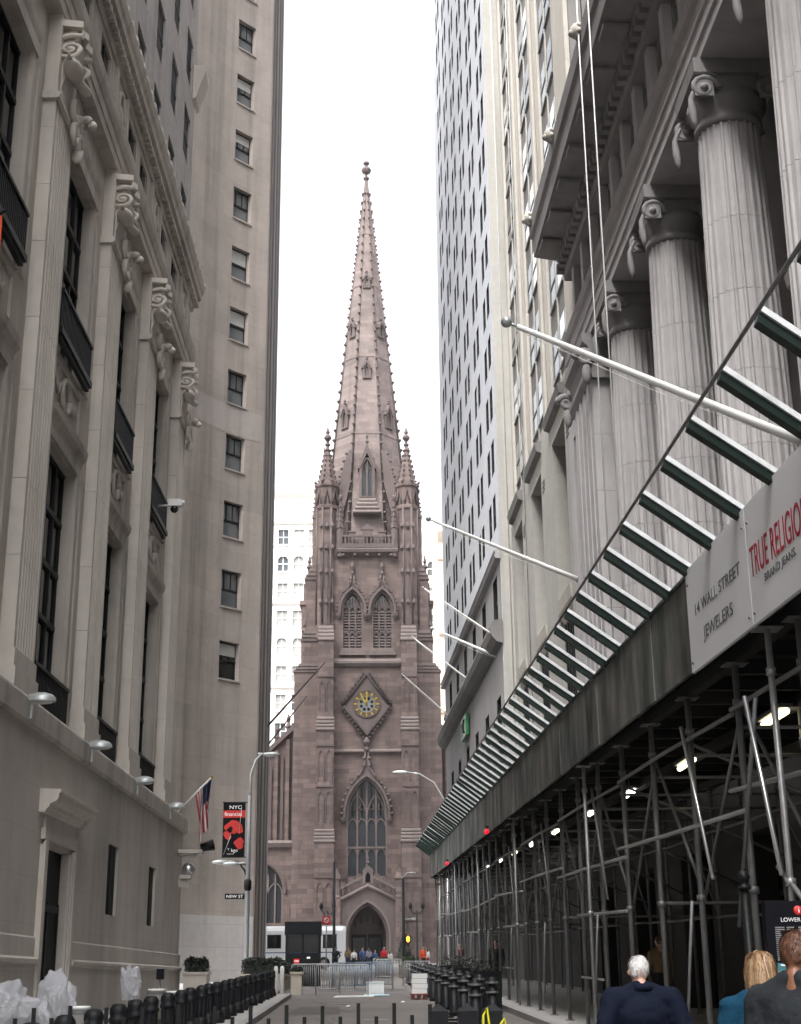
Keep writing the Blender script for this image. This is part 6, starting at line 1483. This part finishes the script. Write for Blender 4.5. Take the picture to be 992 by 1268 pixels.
# ================================================================== lamp posts, signals, signs
def cobra(m, x, y, z, dx): m.ball((x, y, z), (.38, .16, .11), 12, 6); m.tube([(x-dx*.3, y, z+.02), (x-dx*.6, y, z+.03)], .05, 6)
def banner_post():
    y = 62.0; x = -4.72; z = g(y)+.13; T = thing('lamp_post', 'grey street lamp post with red event banner before limestone tower', 'lamp post', (x, y, z))
    m = MB(); m.lathe(x, y, [(.2, z), (.2, z+.5), (.11, z+.6), (.1, z+5), (.085, 9.3)], 12); m.obj('pole', 'pole_grey', T)
    m = MB(); m.tube([(x+.02, y, 9.25), (x+.02, y, 10.2), (x+.22, y, 10.8), (x+.45, y, 11.05), (x+.65, y, 11.1)], .045, 8); m.obj('arm', 'lamp_grey', T)
    m = MB(); cobra(m, x+.9, y, 11.05, 1); m.obj('lamp_head', 'lamp_grey', T)
    m = MB(); m.tube([(x, y, 5.75), (x-.15, y, 6.15), (x-.35, y, 6.42), (x-.55, y, 6.47)], .04, 8); m.tube([(x, y, 6.35), (x-.6, y+.3, 6.55), (x-.95, y+.3, 6.55)], .035, 8); m.obj('arm', 'iron_black', T)
    m = MB(); cobra(m, x-.72, y, 6.42, -1); m.obj('lamp_head', 'lamp_grey', T); m = MB(); cobra(m, x-1.2, y+.3, 6.52, -1); m.obj('lamp_head', 'lamp_grey', T)
    m = MB(); m.lathe(x, y, [(.1, 5.3), (.16, 5.4), (.16, 5.7), (.1, 5.8)], 10); m.obj('clamp', 'iron_black', T)
    m = MB(); m.box(x-1.15, x, y-.015, y+.015, 8.98, 9.02); m.box(x-1.15, x, y-.015, y+.015, 6.68, 6.72); m.obj('banner_rod', 'iron_black', T)
    B = thing('street_banner', 'red and black vertical banner on the lamp post', 'banner', (x-.6, y, 6.7))
    x0, x1 = x-1.12, x-.17
    m = MB(); m.box(x0, x1, y-.012, y+.012, 6.72, 8.98); m.obj('cloth', 'banner_black', B)
    m = MB(); m.box(x0+.003, x1-.003, y-.016, y-.0125, 8.35, 8.66); m.obj('red_band', 'banner_red', B)
    rr = random.Random(5)
    def blob(cx, cz, rx, rz, mt, s, nm='print_shape', dd=.018):
        m = MB(); n = 18; ph = rr.random()*6; m.add([(cx+rx*(1+.22*math.sin(3*a+ph)+.12*math.sin(5*a))*math.cos(a), y-dd, cz+rz*(1+.18*math.sin(2*a+ph))*math.sin(a)) for a in [2*PI*i/n for i in range(n)]], [tuple(range(n))]); m.obj(nm, mt, B, fix=False)
    blob(x0+.48, 7.95, .40, .27, 'banner_red', 1); blob(x0+.22, 7.65, .17, .2, 'banner_red', 2); blob(x0+.72, 7.28, .2, .22, 'banner_red', 3); blob(x0+.32, 7.85, .1, .12, 'banner_black', 4, dd=.02); blob(x0+.6, 7.6, .16, .1, 'banner_black', 5, dd=.02)
    m = MB(); m.tube([(x0+.06, y-.022, 6.8), (x0+.35, y-.022, 7.6)], .012, 4); m.tube([(x0+.7, y-.022, 7.7), (x0+.78, y-.022, 8.8)], .012, 4); m.obj('print_streak', 'lamp_grey', B)
    def tx(s, xx, zz, size, sx=1.0): text('lettering', s, size, 'white_print', B, axes((xx, y-.02, zz), (1, 0, 0), (0, 0, 1)), sx, .001)
    tx('NYC', x0+.25, 8.72, .21, 1.25); tx('financial', x0+.06, 8.43, .22, 1.05); tx('Y', x0+.22, 6.98, .14); tx('kgo', x0+.37, 6.92, .2, 1.0); tx('nycgo.com', x0+.2, 6.82, .07)
    m = MB(); m.box(x-.95, x-.12, y-.01, y+.01, 4.98, 5.2); s = m.top('street_sign', ['sign_black'], (x-.5, y, 4.98), 'small black street name sign under twin lamps of banner post', 'sign'); text('lettering', 'NEW ST', .17, 'white_print', s, axes((x-.9, y-.012, 5.03), (1, 0, 0), (0, 0, 1)), 1.15, .001)
banner_post()
def other_posts():
    # lamp reaching out from behind the shed
    y = 88.0; k = 88/75; z = g(y)+.13; xp = 5.3; T = thing('lamp_post', 'street lamp whose curved arm reaches out past shed end before church', 'lamp post', (xp, y, z))
    m = MB(); m.lathe(xp, y, [(.16, z), (.15, z+.6), (.09, z+.7), (.07, 11.0)], 10); m.obj('pole', 'steel_galv', T)
    m = MB(); m.tube([(xp, y, 11.0), (xp-.12, y, 12.2), (xp-.7, y, 13.2), (xp-1.6, y, 13.75), (xp-2.4, y, 13.85)], .05, 8); m.obj('arm', 'lamp_grey', T)
    m = MB(); m.ball((xp-2.8, y, 13.85), (.5, .2, .13), 12, 6); m.obj('lamp_head', 'lamp_lens', T)
    # traffic signal post with pedestrian signal
    y = 110.0; x = 3.3; z = g(y); T = thing('signal_post', 'dark signal post with amber pedestrian signal right of church door', 'traffic signal', (x, y, z))
    m = MB(); m.lathe(x, y, [(.2, z), (.18, z+.8), (.13, z+.9), (.1, 9.0)], 10); m.obj('pole', 'iron_black', T)
    m = MB(); m.tube([(x, y, 8.3), (x, y, 9.1), (x+.3, y, 9.35), (x+.5, y, 9.35)], .045, 8); m.obj('arm', 'lamp_grey', T); m = MB(); m.ball((x+.65, y, 9.35), (.3, .14, .09), 10, 6); m.obj('lamp_head', 'lamp_grey', T)
    m = MB(); m.box(x+.12, x+.52, y-.15, y+.15, 4.3, 4.85); m.obj('signal_box', 'iron_black', T); m = MB(); m.ball((x+.31, y-.16, 4.58), (.13, .03, .22), 10, 6); m.obj('amber_light', 'amber_lit', T)
    m = MB(); m.tube([(x, y, 6.0), (x+.9, y, 6.05)], .03, 6); m.box(x+.6, x+.9, y-.06, y+.06, 5.95, 6.12); m.obj('side_arm', 'lamp_grey', T)
    for (x, y, lab, grp) in ((-3.0, 139, 'dark twin-lantern post left of church porch', None), (5.5, 141, 'dark twin-lantern post right of church porch', None)):
        z = g(y)+.1; T = thing('lantern_post', lab, 'lamp post', (x, y, z), 0, 'twin lantern posts at the church'); m = MB(); m.lathe(x, y, [(.22, z), (.2, z+.6), (.1, z+.8), (.07, z+5.0)], 8); m.obj('pole', 'iron_black', T)
        m = MB(); m.tube([(x-.6, y, z+5.1), (x-.3, y, z+4.7), (x, y, z+4.8), (x+.3, y, z+4.7), (x+.6, y, z+5.1)], .05, 6); m.obj('crossarm', 'iron_black', T)
        for s in (-.6, .6):
            m = MB(); m.lathe(x+s, y, [(.08, z+5.1), (.2, z+5.35), (.16, z+5.6), (.02, z+5.8)], 8); m.obj('lantern', 'iron_black', T)
    # tall dark post beside left lantern
    x, y = -2.62, 117.5; z = g(y); T = thing('sign_post', 'red square road sign on post left of church door', 'sign', (x, y, z)); m = MB(); m.tube([(x, y, z), (x, y, 6.8)], .05, 8); m.obj('post', 'steel_dull', T)
    m = MB(); m.box(x-.32, x+.32, y-.08, y-.05, 5.95, 6.6); s = m.obj('sign_plate', 'red_sign', T); m = MB(); m.tube([(x+.18*math.cos(t*PI/8), y-.09, 6.28+.18*math.sin(t*PI/8)) for t in range(17)], .03, 5); m.tube([(x-.12, y-.09, 6.4), (x+.12, y-.09, 6.16)], .03, 5); m.obj('sign_mark', 'white_print', s)
    m = MB(); x, y = -2.1, 122.5; z = g(y); m.lathe(x, y, [(.2, z), (.16, z+1), (.12, z+1.2), (.11, 11.2)], 8); m.top('dark_post', ['iron_black'], (x, y, z), 'tall dark pole left of church porch beside red sign', 'pole')
other_posts()
def kiosk():
    y = 9.5; z = g(y); T = thing('info_board', 'black information board with map and white listings at right edge', 'information board', (3.1, y, z))
    m = MB(); m.box(2.63, 3.5, y-.03, y+.03, z+.55, 2.12); m.obj('panel', 'sign_black', T)
    for x in (2.66, 3.46):
        m = MB(); m.tube([(x, y+.06, z), (x, y+.06, 2.1)], .03, 8); m.obj('leg', 'iron_black', T)
    m = MB(); m.ball((2.845, y-.032, 2.06), (.03, .008, .03), 14, 8); m.obj('red_disc', 'red_sign', T)
    text('lettering', 'i', .05, 'white_print', T, axes((2.84, y-.042, 2.045), (1, 0, 0), (0, 0, 1)), 1.4, .001)
    text('lettering', 'LOWER MANHATTAN', .036, 'white_print', T, axes((2.725, y-.033, 1.99), (1, 0, 0), (0, 0, 1)), 1.05, .001)
    rr = random.Random(2)
    for c in range(5):
        for r in range(17):
            m = MB(); x = 2.685+c*.076; w = rr.uniform(.03, .062); zz = 1.955-r*.0125; m.box(x, x+w, y-.0335, y-.0305, zz-.004, zz+.003); m.obj('text_line', 'text_grey', T)
    m = MB(); m.box(2.68, 3.4, y-.034, y-.0305, 1.5, 1.735); m.obj('map', 'teal_board', T)
    for (a, b, c, d) in ((2.7, 1.72, 3.2, 1.70), (2.76, 1.73, 2.85, 1.6), (2.7, 1.66, 3.3, 1.67), (2.9, 1.73, 2.95, 1.52)):
        m = MB(); m.tube([(a, y-.035, b), (c, y-.035, d)], .006, 4); m.obj('map_street', 'white_print', T)
    P = thing('ball_post', 'slim black post with ball finial left of information board', 'post', (2.54, 9.6, g(9.6))); m = MB(); m.lathe(2.54, 9.6, [(.06, g(9.6)), (.055, .8), (.03, .9), (.03, 2.2)], 10); m.obj('shaft', 'iron_black', P); m = MB(); m.lathe(2.54, 9.6, [(.045, 2.2), (.05, 2.22), (.02, 2.235), (.03, 2.25), (.045, 2.28), (.03, 2.315), (.005, 2.325)], 12); m.obj('ball_finial', 'iron_black', P)
kiosk()

# ================================================================== people
def remesh_parts(prims, voxel, mats, tags_to_idx, name, smooth=3):
    mb = MB()
    for p in prims:
        if p[0] == 'e': mb.ball(p[1], p[2], 16, 10)
        else:
            A, Bv = Vector(p[1]), Vector(p[2]); ra, rb = p[3], p[4]; n = 5
            mb.tube([tuple(A.lerp(Bv, k/n)) for k in range(n+1)], [ra+(rb-ra)*k/n for k in range(n+1)], 12); mb.ball(tuple(A), ra, 12, 8); mb.ball(tuple(Bv), rb, 12, 8)
    me = mb.mesh('tmp', mats[0]); o = bpy.data.objects.new('tmp', me); COL.objects.link(o)
    r = o.modifiers.new('r', 'REMESH'); r.mode = 'VOXEL'; r.voxel_size = voxel
    s = o.modifiers.new('s', 'SMOOTH'); s.factor = .5; s.iterations = smooth
    dg = bpy.context.evaluated_depsgraph_get(); out = bpy.data.meshes.new_from_object(o.evaluated_get(dg)); bpy.data.objects.remove(o)
    out.name = name; out.materials.clear()
    for x in mats: out.materials.append(MATS[x])
    def dist(p, c):
        if p[0] == 'e':
            q = Vector(((c.x-p[1][0])/p[2][0], (c.y-p[1][1])/p[2][1], (c.z-p[1][2])/p[2][2])); return (q.length-1)*min(p[2])
        A, Bv = Vector(p[1]), Vector(p[2]); d = Bv-A; t = max(0, min(1, (c-A).dot(d)/max(1e-9, d.dot(d)))); return (c-(A+d*t)).length-(p[3]+(p[4]-p[3])*t)
    if len(mats) > 1:
        for f in out.polygons:
            c = f.center; best = min(prims, key=lambda p: dist(p, c)); f.material_index = tags_to_idx[best[-1]]
    for f in out.polygons: f.use_smooth = True
    return out
def figure(H, w=1.0, arms='down', bow=0.0, stride=0.0, near=False, female=False):
    P = []
    def e(c, r, t): P.append(('e', tuple(x*H for x in c), tuple(x*H for x in r), t))
    def c(a, b, ra, rb, t): P.append(('c', tuple(x*H for x in a), tuple(x*H for x in b), ra*H, rb*H, t))
    sh = .108*w if not female else .095*w
    for s in (-1, 1):
        st = stride*s
        c((s*.05*w, 0, .5), (s*.056*w, .02+st*.6, .28), .056*w, .038, 'leg'); c((s*.056*w, .02+st*.6, .28), (s*.056*w, -.01+st*.8, .05), .038, .026, 'leg'); e((s*.058*w, .035+st*.8, .022), (.027, .07, .022), 'shoe')
        S_ = (s*(sh+.012), 0, .795); 
        if arms == 'down': E_, Wr = (s*(sh+.04), -.015, .635), (s*(sh+.036), .03, .49)
        elif arms == 'fore': E_, Wr = (s*(sh+.04), -.01, .64), (s*(sh-.02), .12, .6)
        elif arms == 'pockets': E_, Wr = (s*(sh+.065), -.04, .65), (s*(sh+.005), .03, .535)
        c(S_, E_, .04*w, .031*w, 'top'); c(E_, Wr, .03*w, .02, 'top')
        Wv, Ev = Vector(Wr), Vector(E_); dv = (Wv-Ev).normalized(); hp = Wv+dv*.035
        e(tuple(hp), (.013, .02, .028) if arms == 'down' else (.018, .026, .015), 'hand')
        if near:
            side = Vector((0, 1, 0)) if arms == 'down' else Vector((1, 0, 0))
            for k, L in enumerate((.032, .038, .036, .028)):
                b0 = hp+dv*.02+side*(.017-.0113*k); mid = b0+dv*L*.6; tip = mid+(dv*.8+Vector((-s*.5, .1, 0))).normalized()*L*.55; c(tuple(b0), tuple(mid), .0058, .0052, 'hand'); c(tuple(mid), tuple(tip), .0052, .0042, 'hand')
            b0 = hp+side*.018-dv*.008; c(tuple(b0), tuple(b0+side*.012+dv*.022), .0066, .005, 'hand')
    e((0, 0, .525), (.098*w, .068*w, .07), 'leg'); e((0, .005, .62), (.09*w, .066*w, .085), 'top'); e((0, 0, .715), (.108*w, .074*w, .11), 'top'); c((-sh*.85, 0, .795), (sh*.85, 0, .795), .042*w, .042*w, 'top'); c((-.05*w, -.004, .825), (.05*w, -.004, .825), .026, .026, 'top')
    hx = .02*bow; hz = .932-.02*bow; hy = .012+.05*bow
    c((0, -.004, .82), (0, hy-.006, hz-.045), .038*w**.5, .034, 'skin')
    e((0, hy, hz+.008), (.044, .053, .055), 'skin'); e((0, hy-.018, hz+.004), (.042, .044, .05), 'skin'); c((0, -.004, .82), (0, -.002, .855), .034, .034, 'skin'); c((-.075*w, -.004, .815), (-.022, -.008, .85), .03, .024, 'top'); c((.075*w, -.004, .815), (.022, -.008, .85), .03, .024, 'top'); e((0, hy+.018, hz-.03), (.033, .034, .034), 'skin'); e((0, hy+.056, hz-.008), (.008, .012, .014), 'skin'); e((0, hy+.048, hz-.036), (.013, .008, .006), 'lip')
    for s in (-1, 1): e((s*.047, hy-.002, hz-.004), (.009, .014, .02), 'skin'); e((s*.017, hy+.047, hz+.006), (.008, .006, .005), 'eye')
    return P, (hy, hz)
def person(label, loc, rotz, H, top, bot, hairm, skin, w=1.0, arms='down', bow=0.0, near=False, female=False, stride=0.0, hairstyle='short', group=None, lean=0.0):
    T = thing('person', label, 'person', loc, rotz, group)
    P, (hy, hz) = figure(H, w, arms, bow, stride, near, female)
    idx = {'skin': 0, 'hand': 0, 'lip': 0, 'top': 1, 'leg': 2, 'shoe': 3, 'eye': 4}
    me = remesh_parts(P, .012 if near else .03, [skin, top, bot, 'tyre', 'hair_black'], idx, 'body', 4 if near else 2)
    o = bpy.data.objects.new('body', me); COL.objects.link(o); o.parent = T
    if near:      # jacket as its own garment with an open collar and hem
        J = [p for p in P if p[-1] == 'top']; J2 = []
        for p in J:
            if p[0] == 'e': J2.append(('e', p[1], tuple(r+.016 for r in p[2]), 'top'))
            else: J2.append(('c', p[1], p[2], p[3]+.014, p[4]+.014, 'top'))
        J2.append(('e', (0, 0, .56*H), (.108*w*H, .08*w*H, .08*H), 'top'))
        from mathutils import noise
        jm = remesh_parts(J2, .013, [top], {'top': 0}, 'jacket', 5)
        for v in jm.vertices:
            q = v.co; n_ = Vector((q.x, q.y, 0)); n_ = n_.normalized() if n_.length > 0 else n_
            v.co = q + n_*(.011*noise.noise(Vector((q.x*5, q.y*5, q.z*13)))+.005*noise.noise(q*24))
        j = bpy.data.objects.new('jacket', jm); COL.objects.link(j); j.parent = T
    if hairstyle:
        hh = []
        if hairstyle == 'short': hh = [('e', (0, (hy-.008)*H, (hz+.016)*H), (.047*H, .053*H, .055*H), 'h'), ('e', (0, (hy-.026)*H, (hz-.002)*H), (.041*H, .031*H, .042*H), 'h')]
        elif hairstyle == 'long':
            hh = [('e', (0, (hy-.006)*H, (hz+.014)*H), (.045*H, .053*H, .056*H), 'h'), ('e', (0, (hy-.035)*H, (hz-.035)*H), (.04*H, .026*H, .065*H), 'h'), ('c', (-.012*H, (hy-.05)*H, (hz-.06)*H), (-.03*H, (hy-.07)*H, (hz-.125)*H), .036*H, .016*H, 'h'), ('c', (.02*H, (hy-.05)*H, (hz-.06)*H), (.015*H, (hy-.068)*H, (hz-.12)*H), .03*H, .014*H, 'h')]
        elif hairstyle == 'cap': hh = [('e', (0, hy*H, (hz+.03)*H), (.048*H, .057*H, .042*H), 'h'), ('e', (0, (hy+.06)*H, (hz+.022)*H), (.036*H, .04*H, .008*H), 'h')]
        if near:
            from mathutils import noise
            hm = remesh_parts(hh, .009, [hairm], {'h': 0}, 'hair', 3)
            for v in hm.vertices: v.co += v.normal*(.006*noise.noise(v.co*45)+.004*noise.noise(Vector((v.co.x*90, v.co.y*90, v.co.z*18))))
            strands(T, H, hy, hz, hairm, hairstyle)
        else: hm = remesh_parts(hh, .022, [hairm], {'h': 0}, 'hair', 1)
        h = bpy.data.objects.new('hair', hm); COL.objects.link(h); h.parent = T
    return T
def strands(T, H, hy, hz, hairm, style):
    """locks of hair laid over the cap of hair so that the outline breaks up"""
    rnd = random.Random(11); m = MB(); c = Vector((0, (hy-.006)*H, (hz+.014)*H)); ra, rb, rc = (.047*H, .055*H, .059*H)
    n = 900 if style == 'short' else 700
    for q in range(n):
        a = rnd.uniform(0, 2*PI); e = math.asin(rnd.uniform(-.35 if style == 'short' else .0, 1)); d = Vector((math.cos(e)*math.cos(a), math.cos(e)*math.sin(a), math.sin(e)))
        if d.y > .55 and d.z < .5: continue
        p = c+Vector((d.x*ra, d.y*rb, d.z*rc))*rnd.uniform(.97, 1.03); w = rnd.uniform(.0015, .0045); pts = [p.copy()]
        if style == 'short':
            down = Vector((rnd.gauss(0, .3), -.5+rnd.gauss(0, .3), -1)); down = (down-d*down.dot(d)).normalized()
            for k in range(3): p = p+down*.011+d*rnd.uniform(-.002, .003); pts.append(p.copy())
        else:
            L = rnd.uniform(.10, .2)*H/1.6*1.6; steps = 9
            for k in range(steps):
                v = p-c; v = Vector((v.x/ra, v.y/rb, v.z/rc)); dn = v.normalized(); down = Vector((rnd.gauss(0, .12), -.25, -1))
                if v.length < 1.12 and p.z > c.z-.02*H: down = (down-dn*min(0, down.dot(dn)))
                down.normalize(); p = p+down*(L+.12)/steps
                v = p-c; v = Vector((v.x/ra, v.y/rb, v.z/rc))
                if v.length < 1.02 and p.z > c.z-.5*rc: v = v.normalized()*1.03; p = c+Vector((v.x*ra, v.y*rb, v.z*rc))
                if p.y > -.03*H and p.z < c.z-.6*rc: p.y -= .012
                pts.append(p.copy())
        s_ = Vector((-d.y, d.x, .2)).normalized()*w; vs = []
        for k, x in enumerate(pts): f = 1-.7*k/len(pts); vs += [tuple(x-s_*f), tuple(x+s_*f)]
        m.add(vs, [(2*k, 2*k+1, 2*k+3, 2*k+2) for k in range(len(pts)-1)], rnd.choice((0, 0, 1, 2)), True)
    o = bpy.data.objects.new('hair_locks', m.mesh('hair_locks', [hairm, hairm+'_b', hairm+'_c'], fix=False)); COL.objects.link(o); o.parent = T
def people():
    m1 = person('white-haired man in navy jacket seen from behind at bottom right', (2.14, 11.3, g(11.3)), math.radians(4), 1.56, 'cloth_navy', 'cloth_navy', 'hair_white', 'skin_pale', 1.24, 'pockets', .5, True)
    # jacket collar
    m = MB(); pts = []; H = 1.56; n = 18
    for z, r in ((.835, 1.0), (.868, .9)):
        pts += [(.062*H*1.1*r*math.cos(PI*k/n+PI), .002+.056*H*1.1*r*math.sin(PI*k/n+PI), z*H) for k in range(n+1)]
    m.add(pts, [(k, k+1, n+2+k, n+1+k) for k in range(n)], 0, True); c = m.mesh('collar', 'cloth_navy', fix=False); o = inst('collar', c, m1)
    o.modifiers.new('t', 'SOLIDIFY').thickness = .01
    m2 = person('auburn-haired person in charcoal sweatshirt reading board at right edge', (2.265, 7.7, g(7.7)), math.radians(-38), 1.70, 'cloth_grey', 'cloth_black', 'hair_auburn', 'skin_brown', .98, 'fore', .35, True, hairstyle='short')
    H = 1.70
    m = MB(); n = 24; pts = []
    for z, r in ((.545, 1.0), (.60, 1.0)): pts += [(.122*H*1.12*math.cos(2*PI*k/n), .09*H*1.12*math.sin(2*PI*k/n), z*H) for k in range(n)]
    m.add(pts, [(k, (k+1) % n, n+(k+1) % n, n+k) for k in range(n)], 0, True); inst('waist_bag', m.mesh('waist_bag', 'cloth_black', fix=False), m2)
    m3 = person('blonde woman in teal hooded top beside person in charcoal sweatshirt', (2.27, 8.35, g(8.35)), math.radians(-10), 1.60, 'cloth_teal', 'cloth_teal', 'hair_blonde', 'skin_pale', 1.05, 'down', .55, True, True, hairstyle='long')
    H = 1.60; hd = remesh_parts([('e', (-.03, -.115, .775*H), (.1, .05, .085), 'h'), ('c', (-.09, -.04, .825*H), (.09, -.04, .825*H), .045, .045, 'h'), ('e', (-.02, -.12, .72*H), (.06, .035, .07), 'h')], .011, ['cloth_teal'], {'h': 0}, 'hood', 4); o = bpy.data.objects.new('hood', hd); COL.objects.link(o); o.parent = m3
    m = MB(); m.hexa([(-.26, -.1, .42*H), (-.13, -.12, .40*H), (-.12, -.1, .41*H), (-.25, -.08, .43*H), (-.2, -.07, .66*H), (-.13, -.09, .665*H), (-.125, -.07, .665*H), (-.19, -.05, .66*H)]); b = m.mesh('white_bag', 'paper_white'); bo = inst('paper_bag', b, None, m3.location); tag(bo, 'folded white paper held at side of the teal-topped woman', 'paper')
    # shoppers in the gloom under the shed
    s = lambda y: g(y)+.13
    person('dark-coated person under shed just right of white-haired man', (5.1, 17.5, s(17.5)), .3, 1.74, 'cloth_black', 'cloth_black', 'hair_black', 'skin_pale', 1.1, 'pockets', group='people under the shed')
    person('dark-coated person under shed near information board', (5.4, 15.6, s(15.6)), -.4, 1.78, 'cloth_black', 'cloth_black', 'hair_black', 'skin_brown', 1.1, 'down', group='people under the shed')
    person('person in olive top deep under shed', (6.2, 30.5, s(30.5)), .2, 1.7, 'cloth_tan', 'cloth_black', 'hair_brown', 'skin_pale', 1.0, 'down', group='people under the shed')
    person('black-clad person under shed behind ringed bollards', (5.0, 54, s(54)), 2.6, 1.78, 'cloth_black', 'cloth_black', 'hair_black', 'skin_pale', 1.05, 'down', stride=.06, group='people under the shed')
    person('person in maroon coat at far end of shed', (5.0, 74, s(74)), 3.0, 1.74, 'cloth_maroon', 'cloth_jeans', 'hair_brown', 'skin_pale', 1.05, 'down', group='people under the shed')
    # people at the end of the street
    far = [(-1.75, 110, 1.78, 'cloth_black', 'cloth_black', 'hair_black', 1.2, 'person in black jacket standing before the bus end', 'pockets'),
           (-.95, 121, 1.8, 'cloth_tan', 'cloth_jeans', 'hair_brown', 1.15, 'person in tan coat left of church door', 'down'),
           (-.45, 122, 1.6, 'cloth_white', 'cloth_black', 'hair_brown', .95, 'short person in white top beside the tan coat', 'down'),
           (.25, 124, 1.75, 'cloth_blue', 'cloth_jeans', 'hair_black', 1.0, 'person in blue jacket below church door', 'down'),
           (.75, 119, 1.72, 'cloth_lilac', 'cloth_jeans', 'hair_brown', 1.0, 'person in pale lilac top below church door', 'fore'),
           (1.3, 123, 1.55, 'cloth_blue', 'cloth_white', 'hair_blonde', .9, 'small person in blue between lilac and red tops', 'down'),
           (1.95, 117, 1.76, 'cloth_red', 'cloth_jeans', 'hair_brown', 1.1, 'person in red jacket right of church door', 'down'),
           (2.45, 118, 1.5, 'cloth_white', 'cloth_tan', 'hair_brown', .9, 'short person in white beside the red jacket', 'down'),
           (3.75, 116, 1.72, 'cloth_grey', 'cloth_jeans', 'hair_black', 1.0, 'person in grey beside the signal post', 'down'),
           (4.55, 106, 1.78, 'cloth_orange', 'cloth_black', 'hair_black', 1.1, 'person in orange-red jacket near shed end', 'down'),
           (5.1, 112, 1.7, 'cloth_white', 'cloth_maroon', 'hair_brown', 1.0, 'person in white top right of orange-red jacket', 'down')]
    for i, (x, y, H, t, b, h, w, lab, arms) in enumerate(far):
        person(lab, (x, y, g(y)), random.uniform(-.8, .8)+(PI if i % 3 == 0 else 0), H, t, b, h, 'skin_pale' if i % 4 else 'skin_brown', w, arms, stride=random.choice((0, .05, -.04)), female=(i % 3 == 1), hairstyle='long' if i % 3 == 1 else 'short', group='people at the end of the street')
people()

# ================================================================== scraps on the ground, then the air
def litter():
    rl = random.Random(9)
    for k, (x, y, mt, lab) in enumerate(((-.4, 44, 'paper_white', 'small white paper scrap on road left of centre'), (1.3, 47, 'paper_white', 'small white paper scrap on road before block stack'), (.3, 49.5, 'cloth_tan', 'tan scrap on road before the flat boards'))):
        m = MB(); z = g(y)+.006; m.add([(x, y, z), (x+.14, y+.03, z+.02), (x+.16, y+.2, z+.004), (x+.02, y+.17, z+.03), (x+.08, y+.1, z+.05)], [(0, 1, 4), (1, 2, 4), (2, 3, 4), (3, 0, 4)]); m.top('paper_scrap', [mt], (x, y, z), lab, 'litter')
litter()
def haze():
    m = MB(); m.box(-70, 70, -60, 262, g(-60)-1, 152); o = m.obj('haze', 'pane_dark'); o.data.materials.clear(); tag(o, kind='stuff')
    mt = bpy.data.materials.new('haze_air'); mt.use_nodes = True; n = mt.node_tree.nodes; n.remove(n['Principled BSDF'])
    v = n.new('ShaderNodeVolumePrincipled'); v.inputs['Color'].default_value = (0.93, 0.95, 1, 1); v.inputs['Density'].default_value = 0.0002; v.inputs['Anisotropy'].default_value = 0.3
    mt.node_tree.links.new(v.outputs[0], n['Material Output'].inputs['Volume']); o.data.materials.append(mt)
haze()
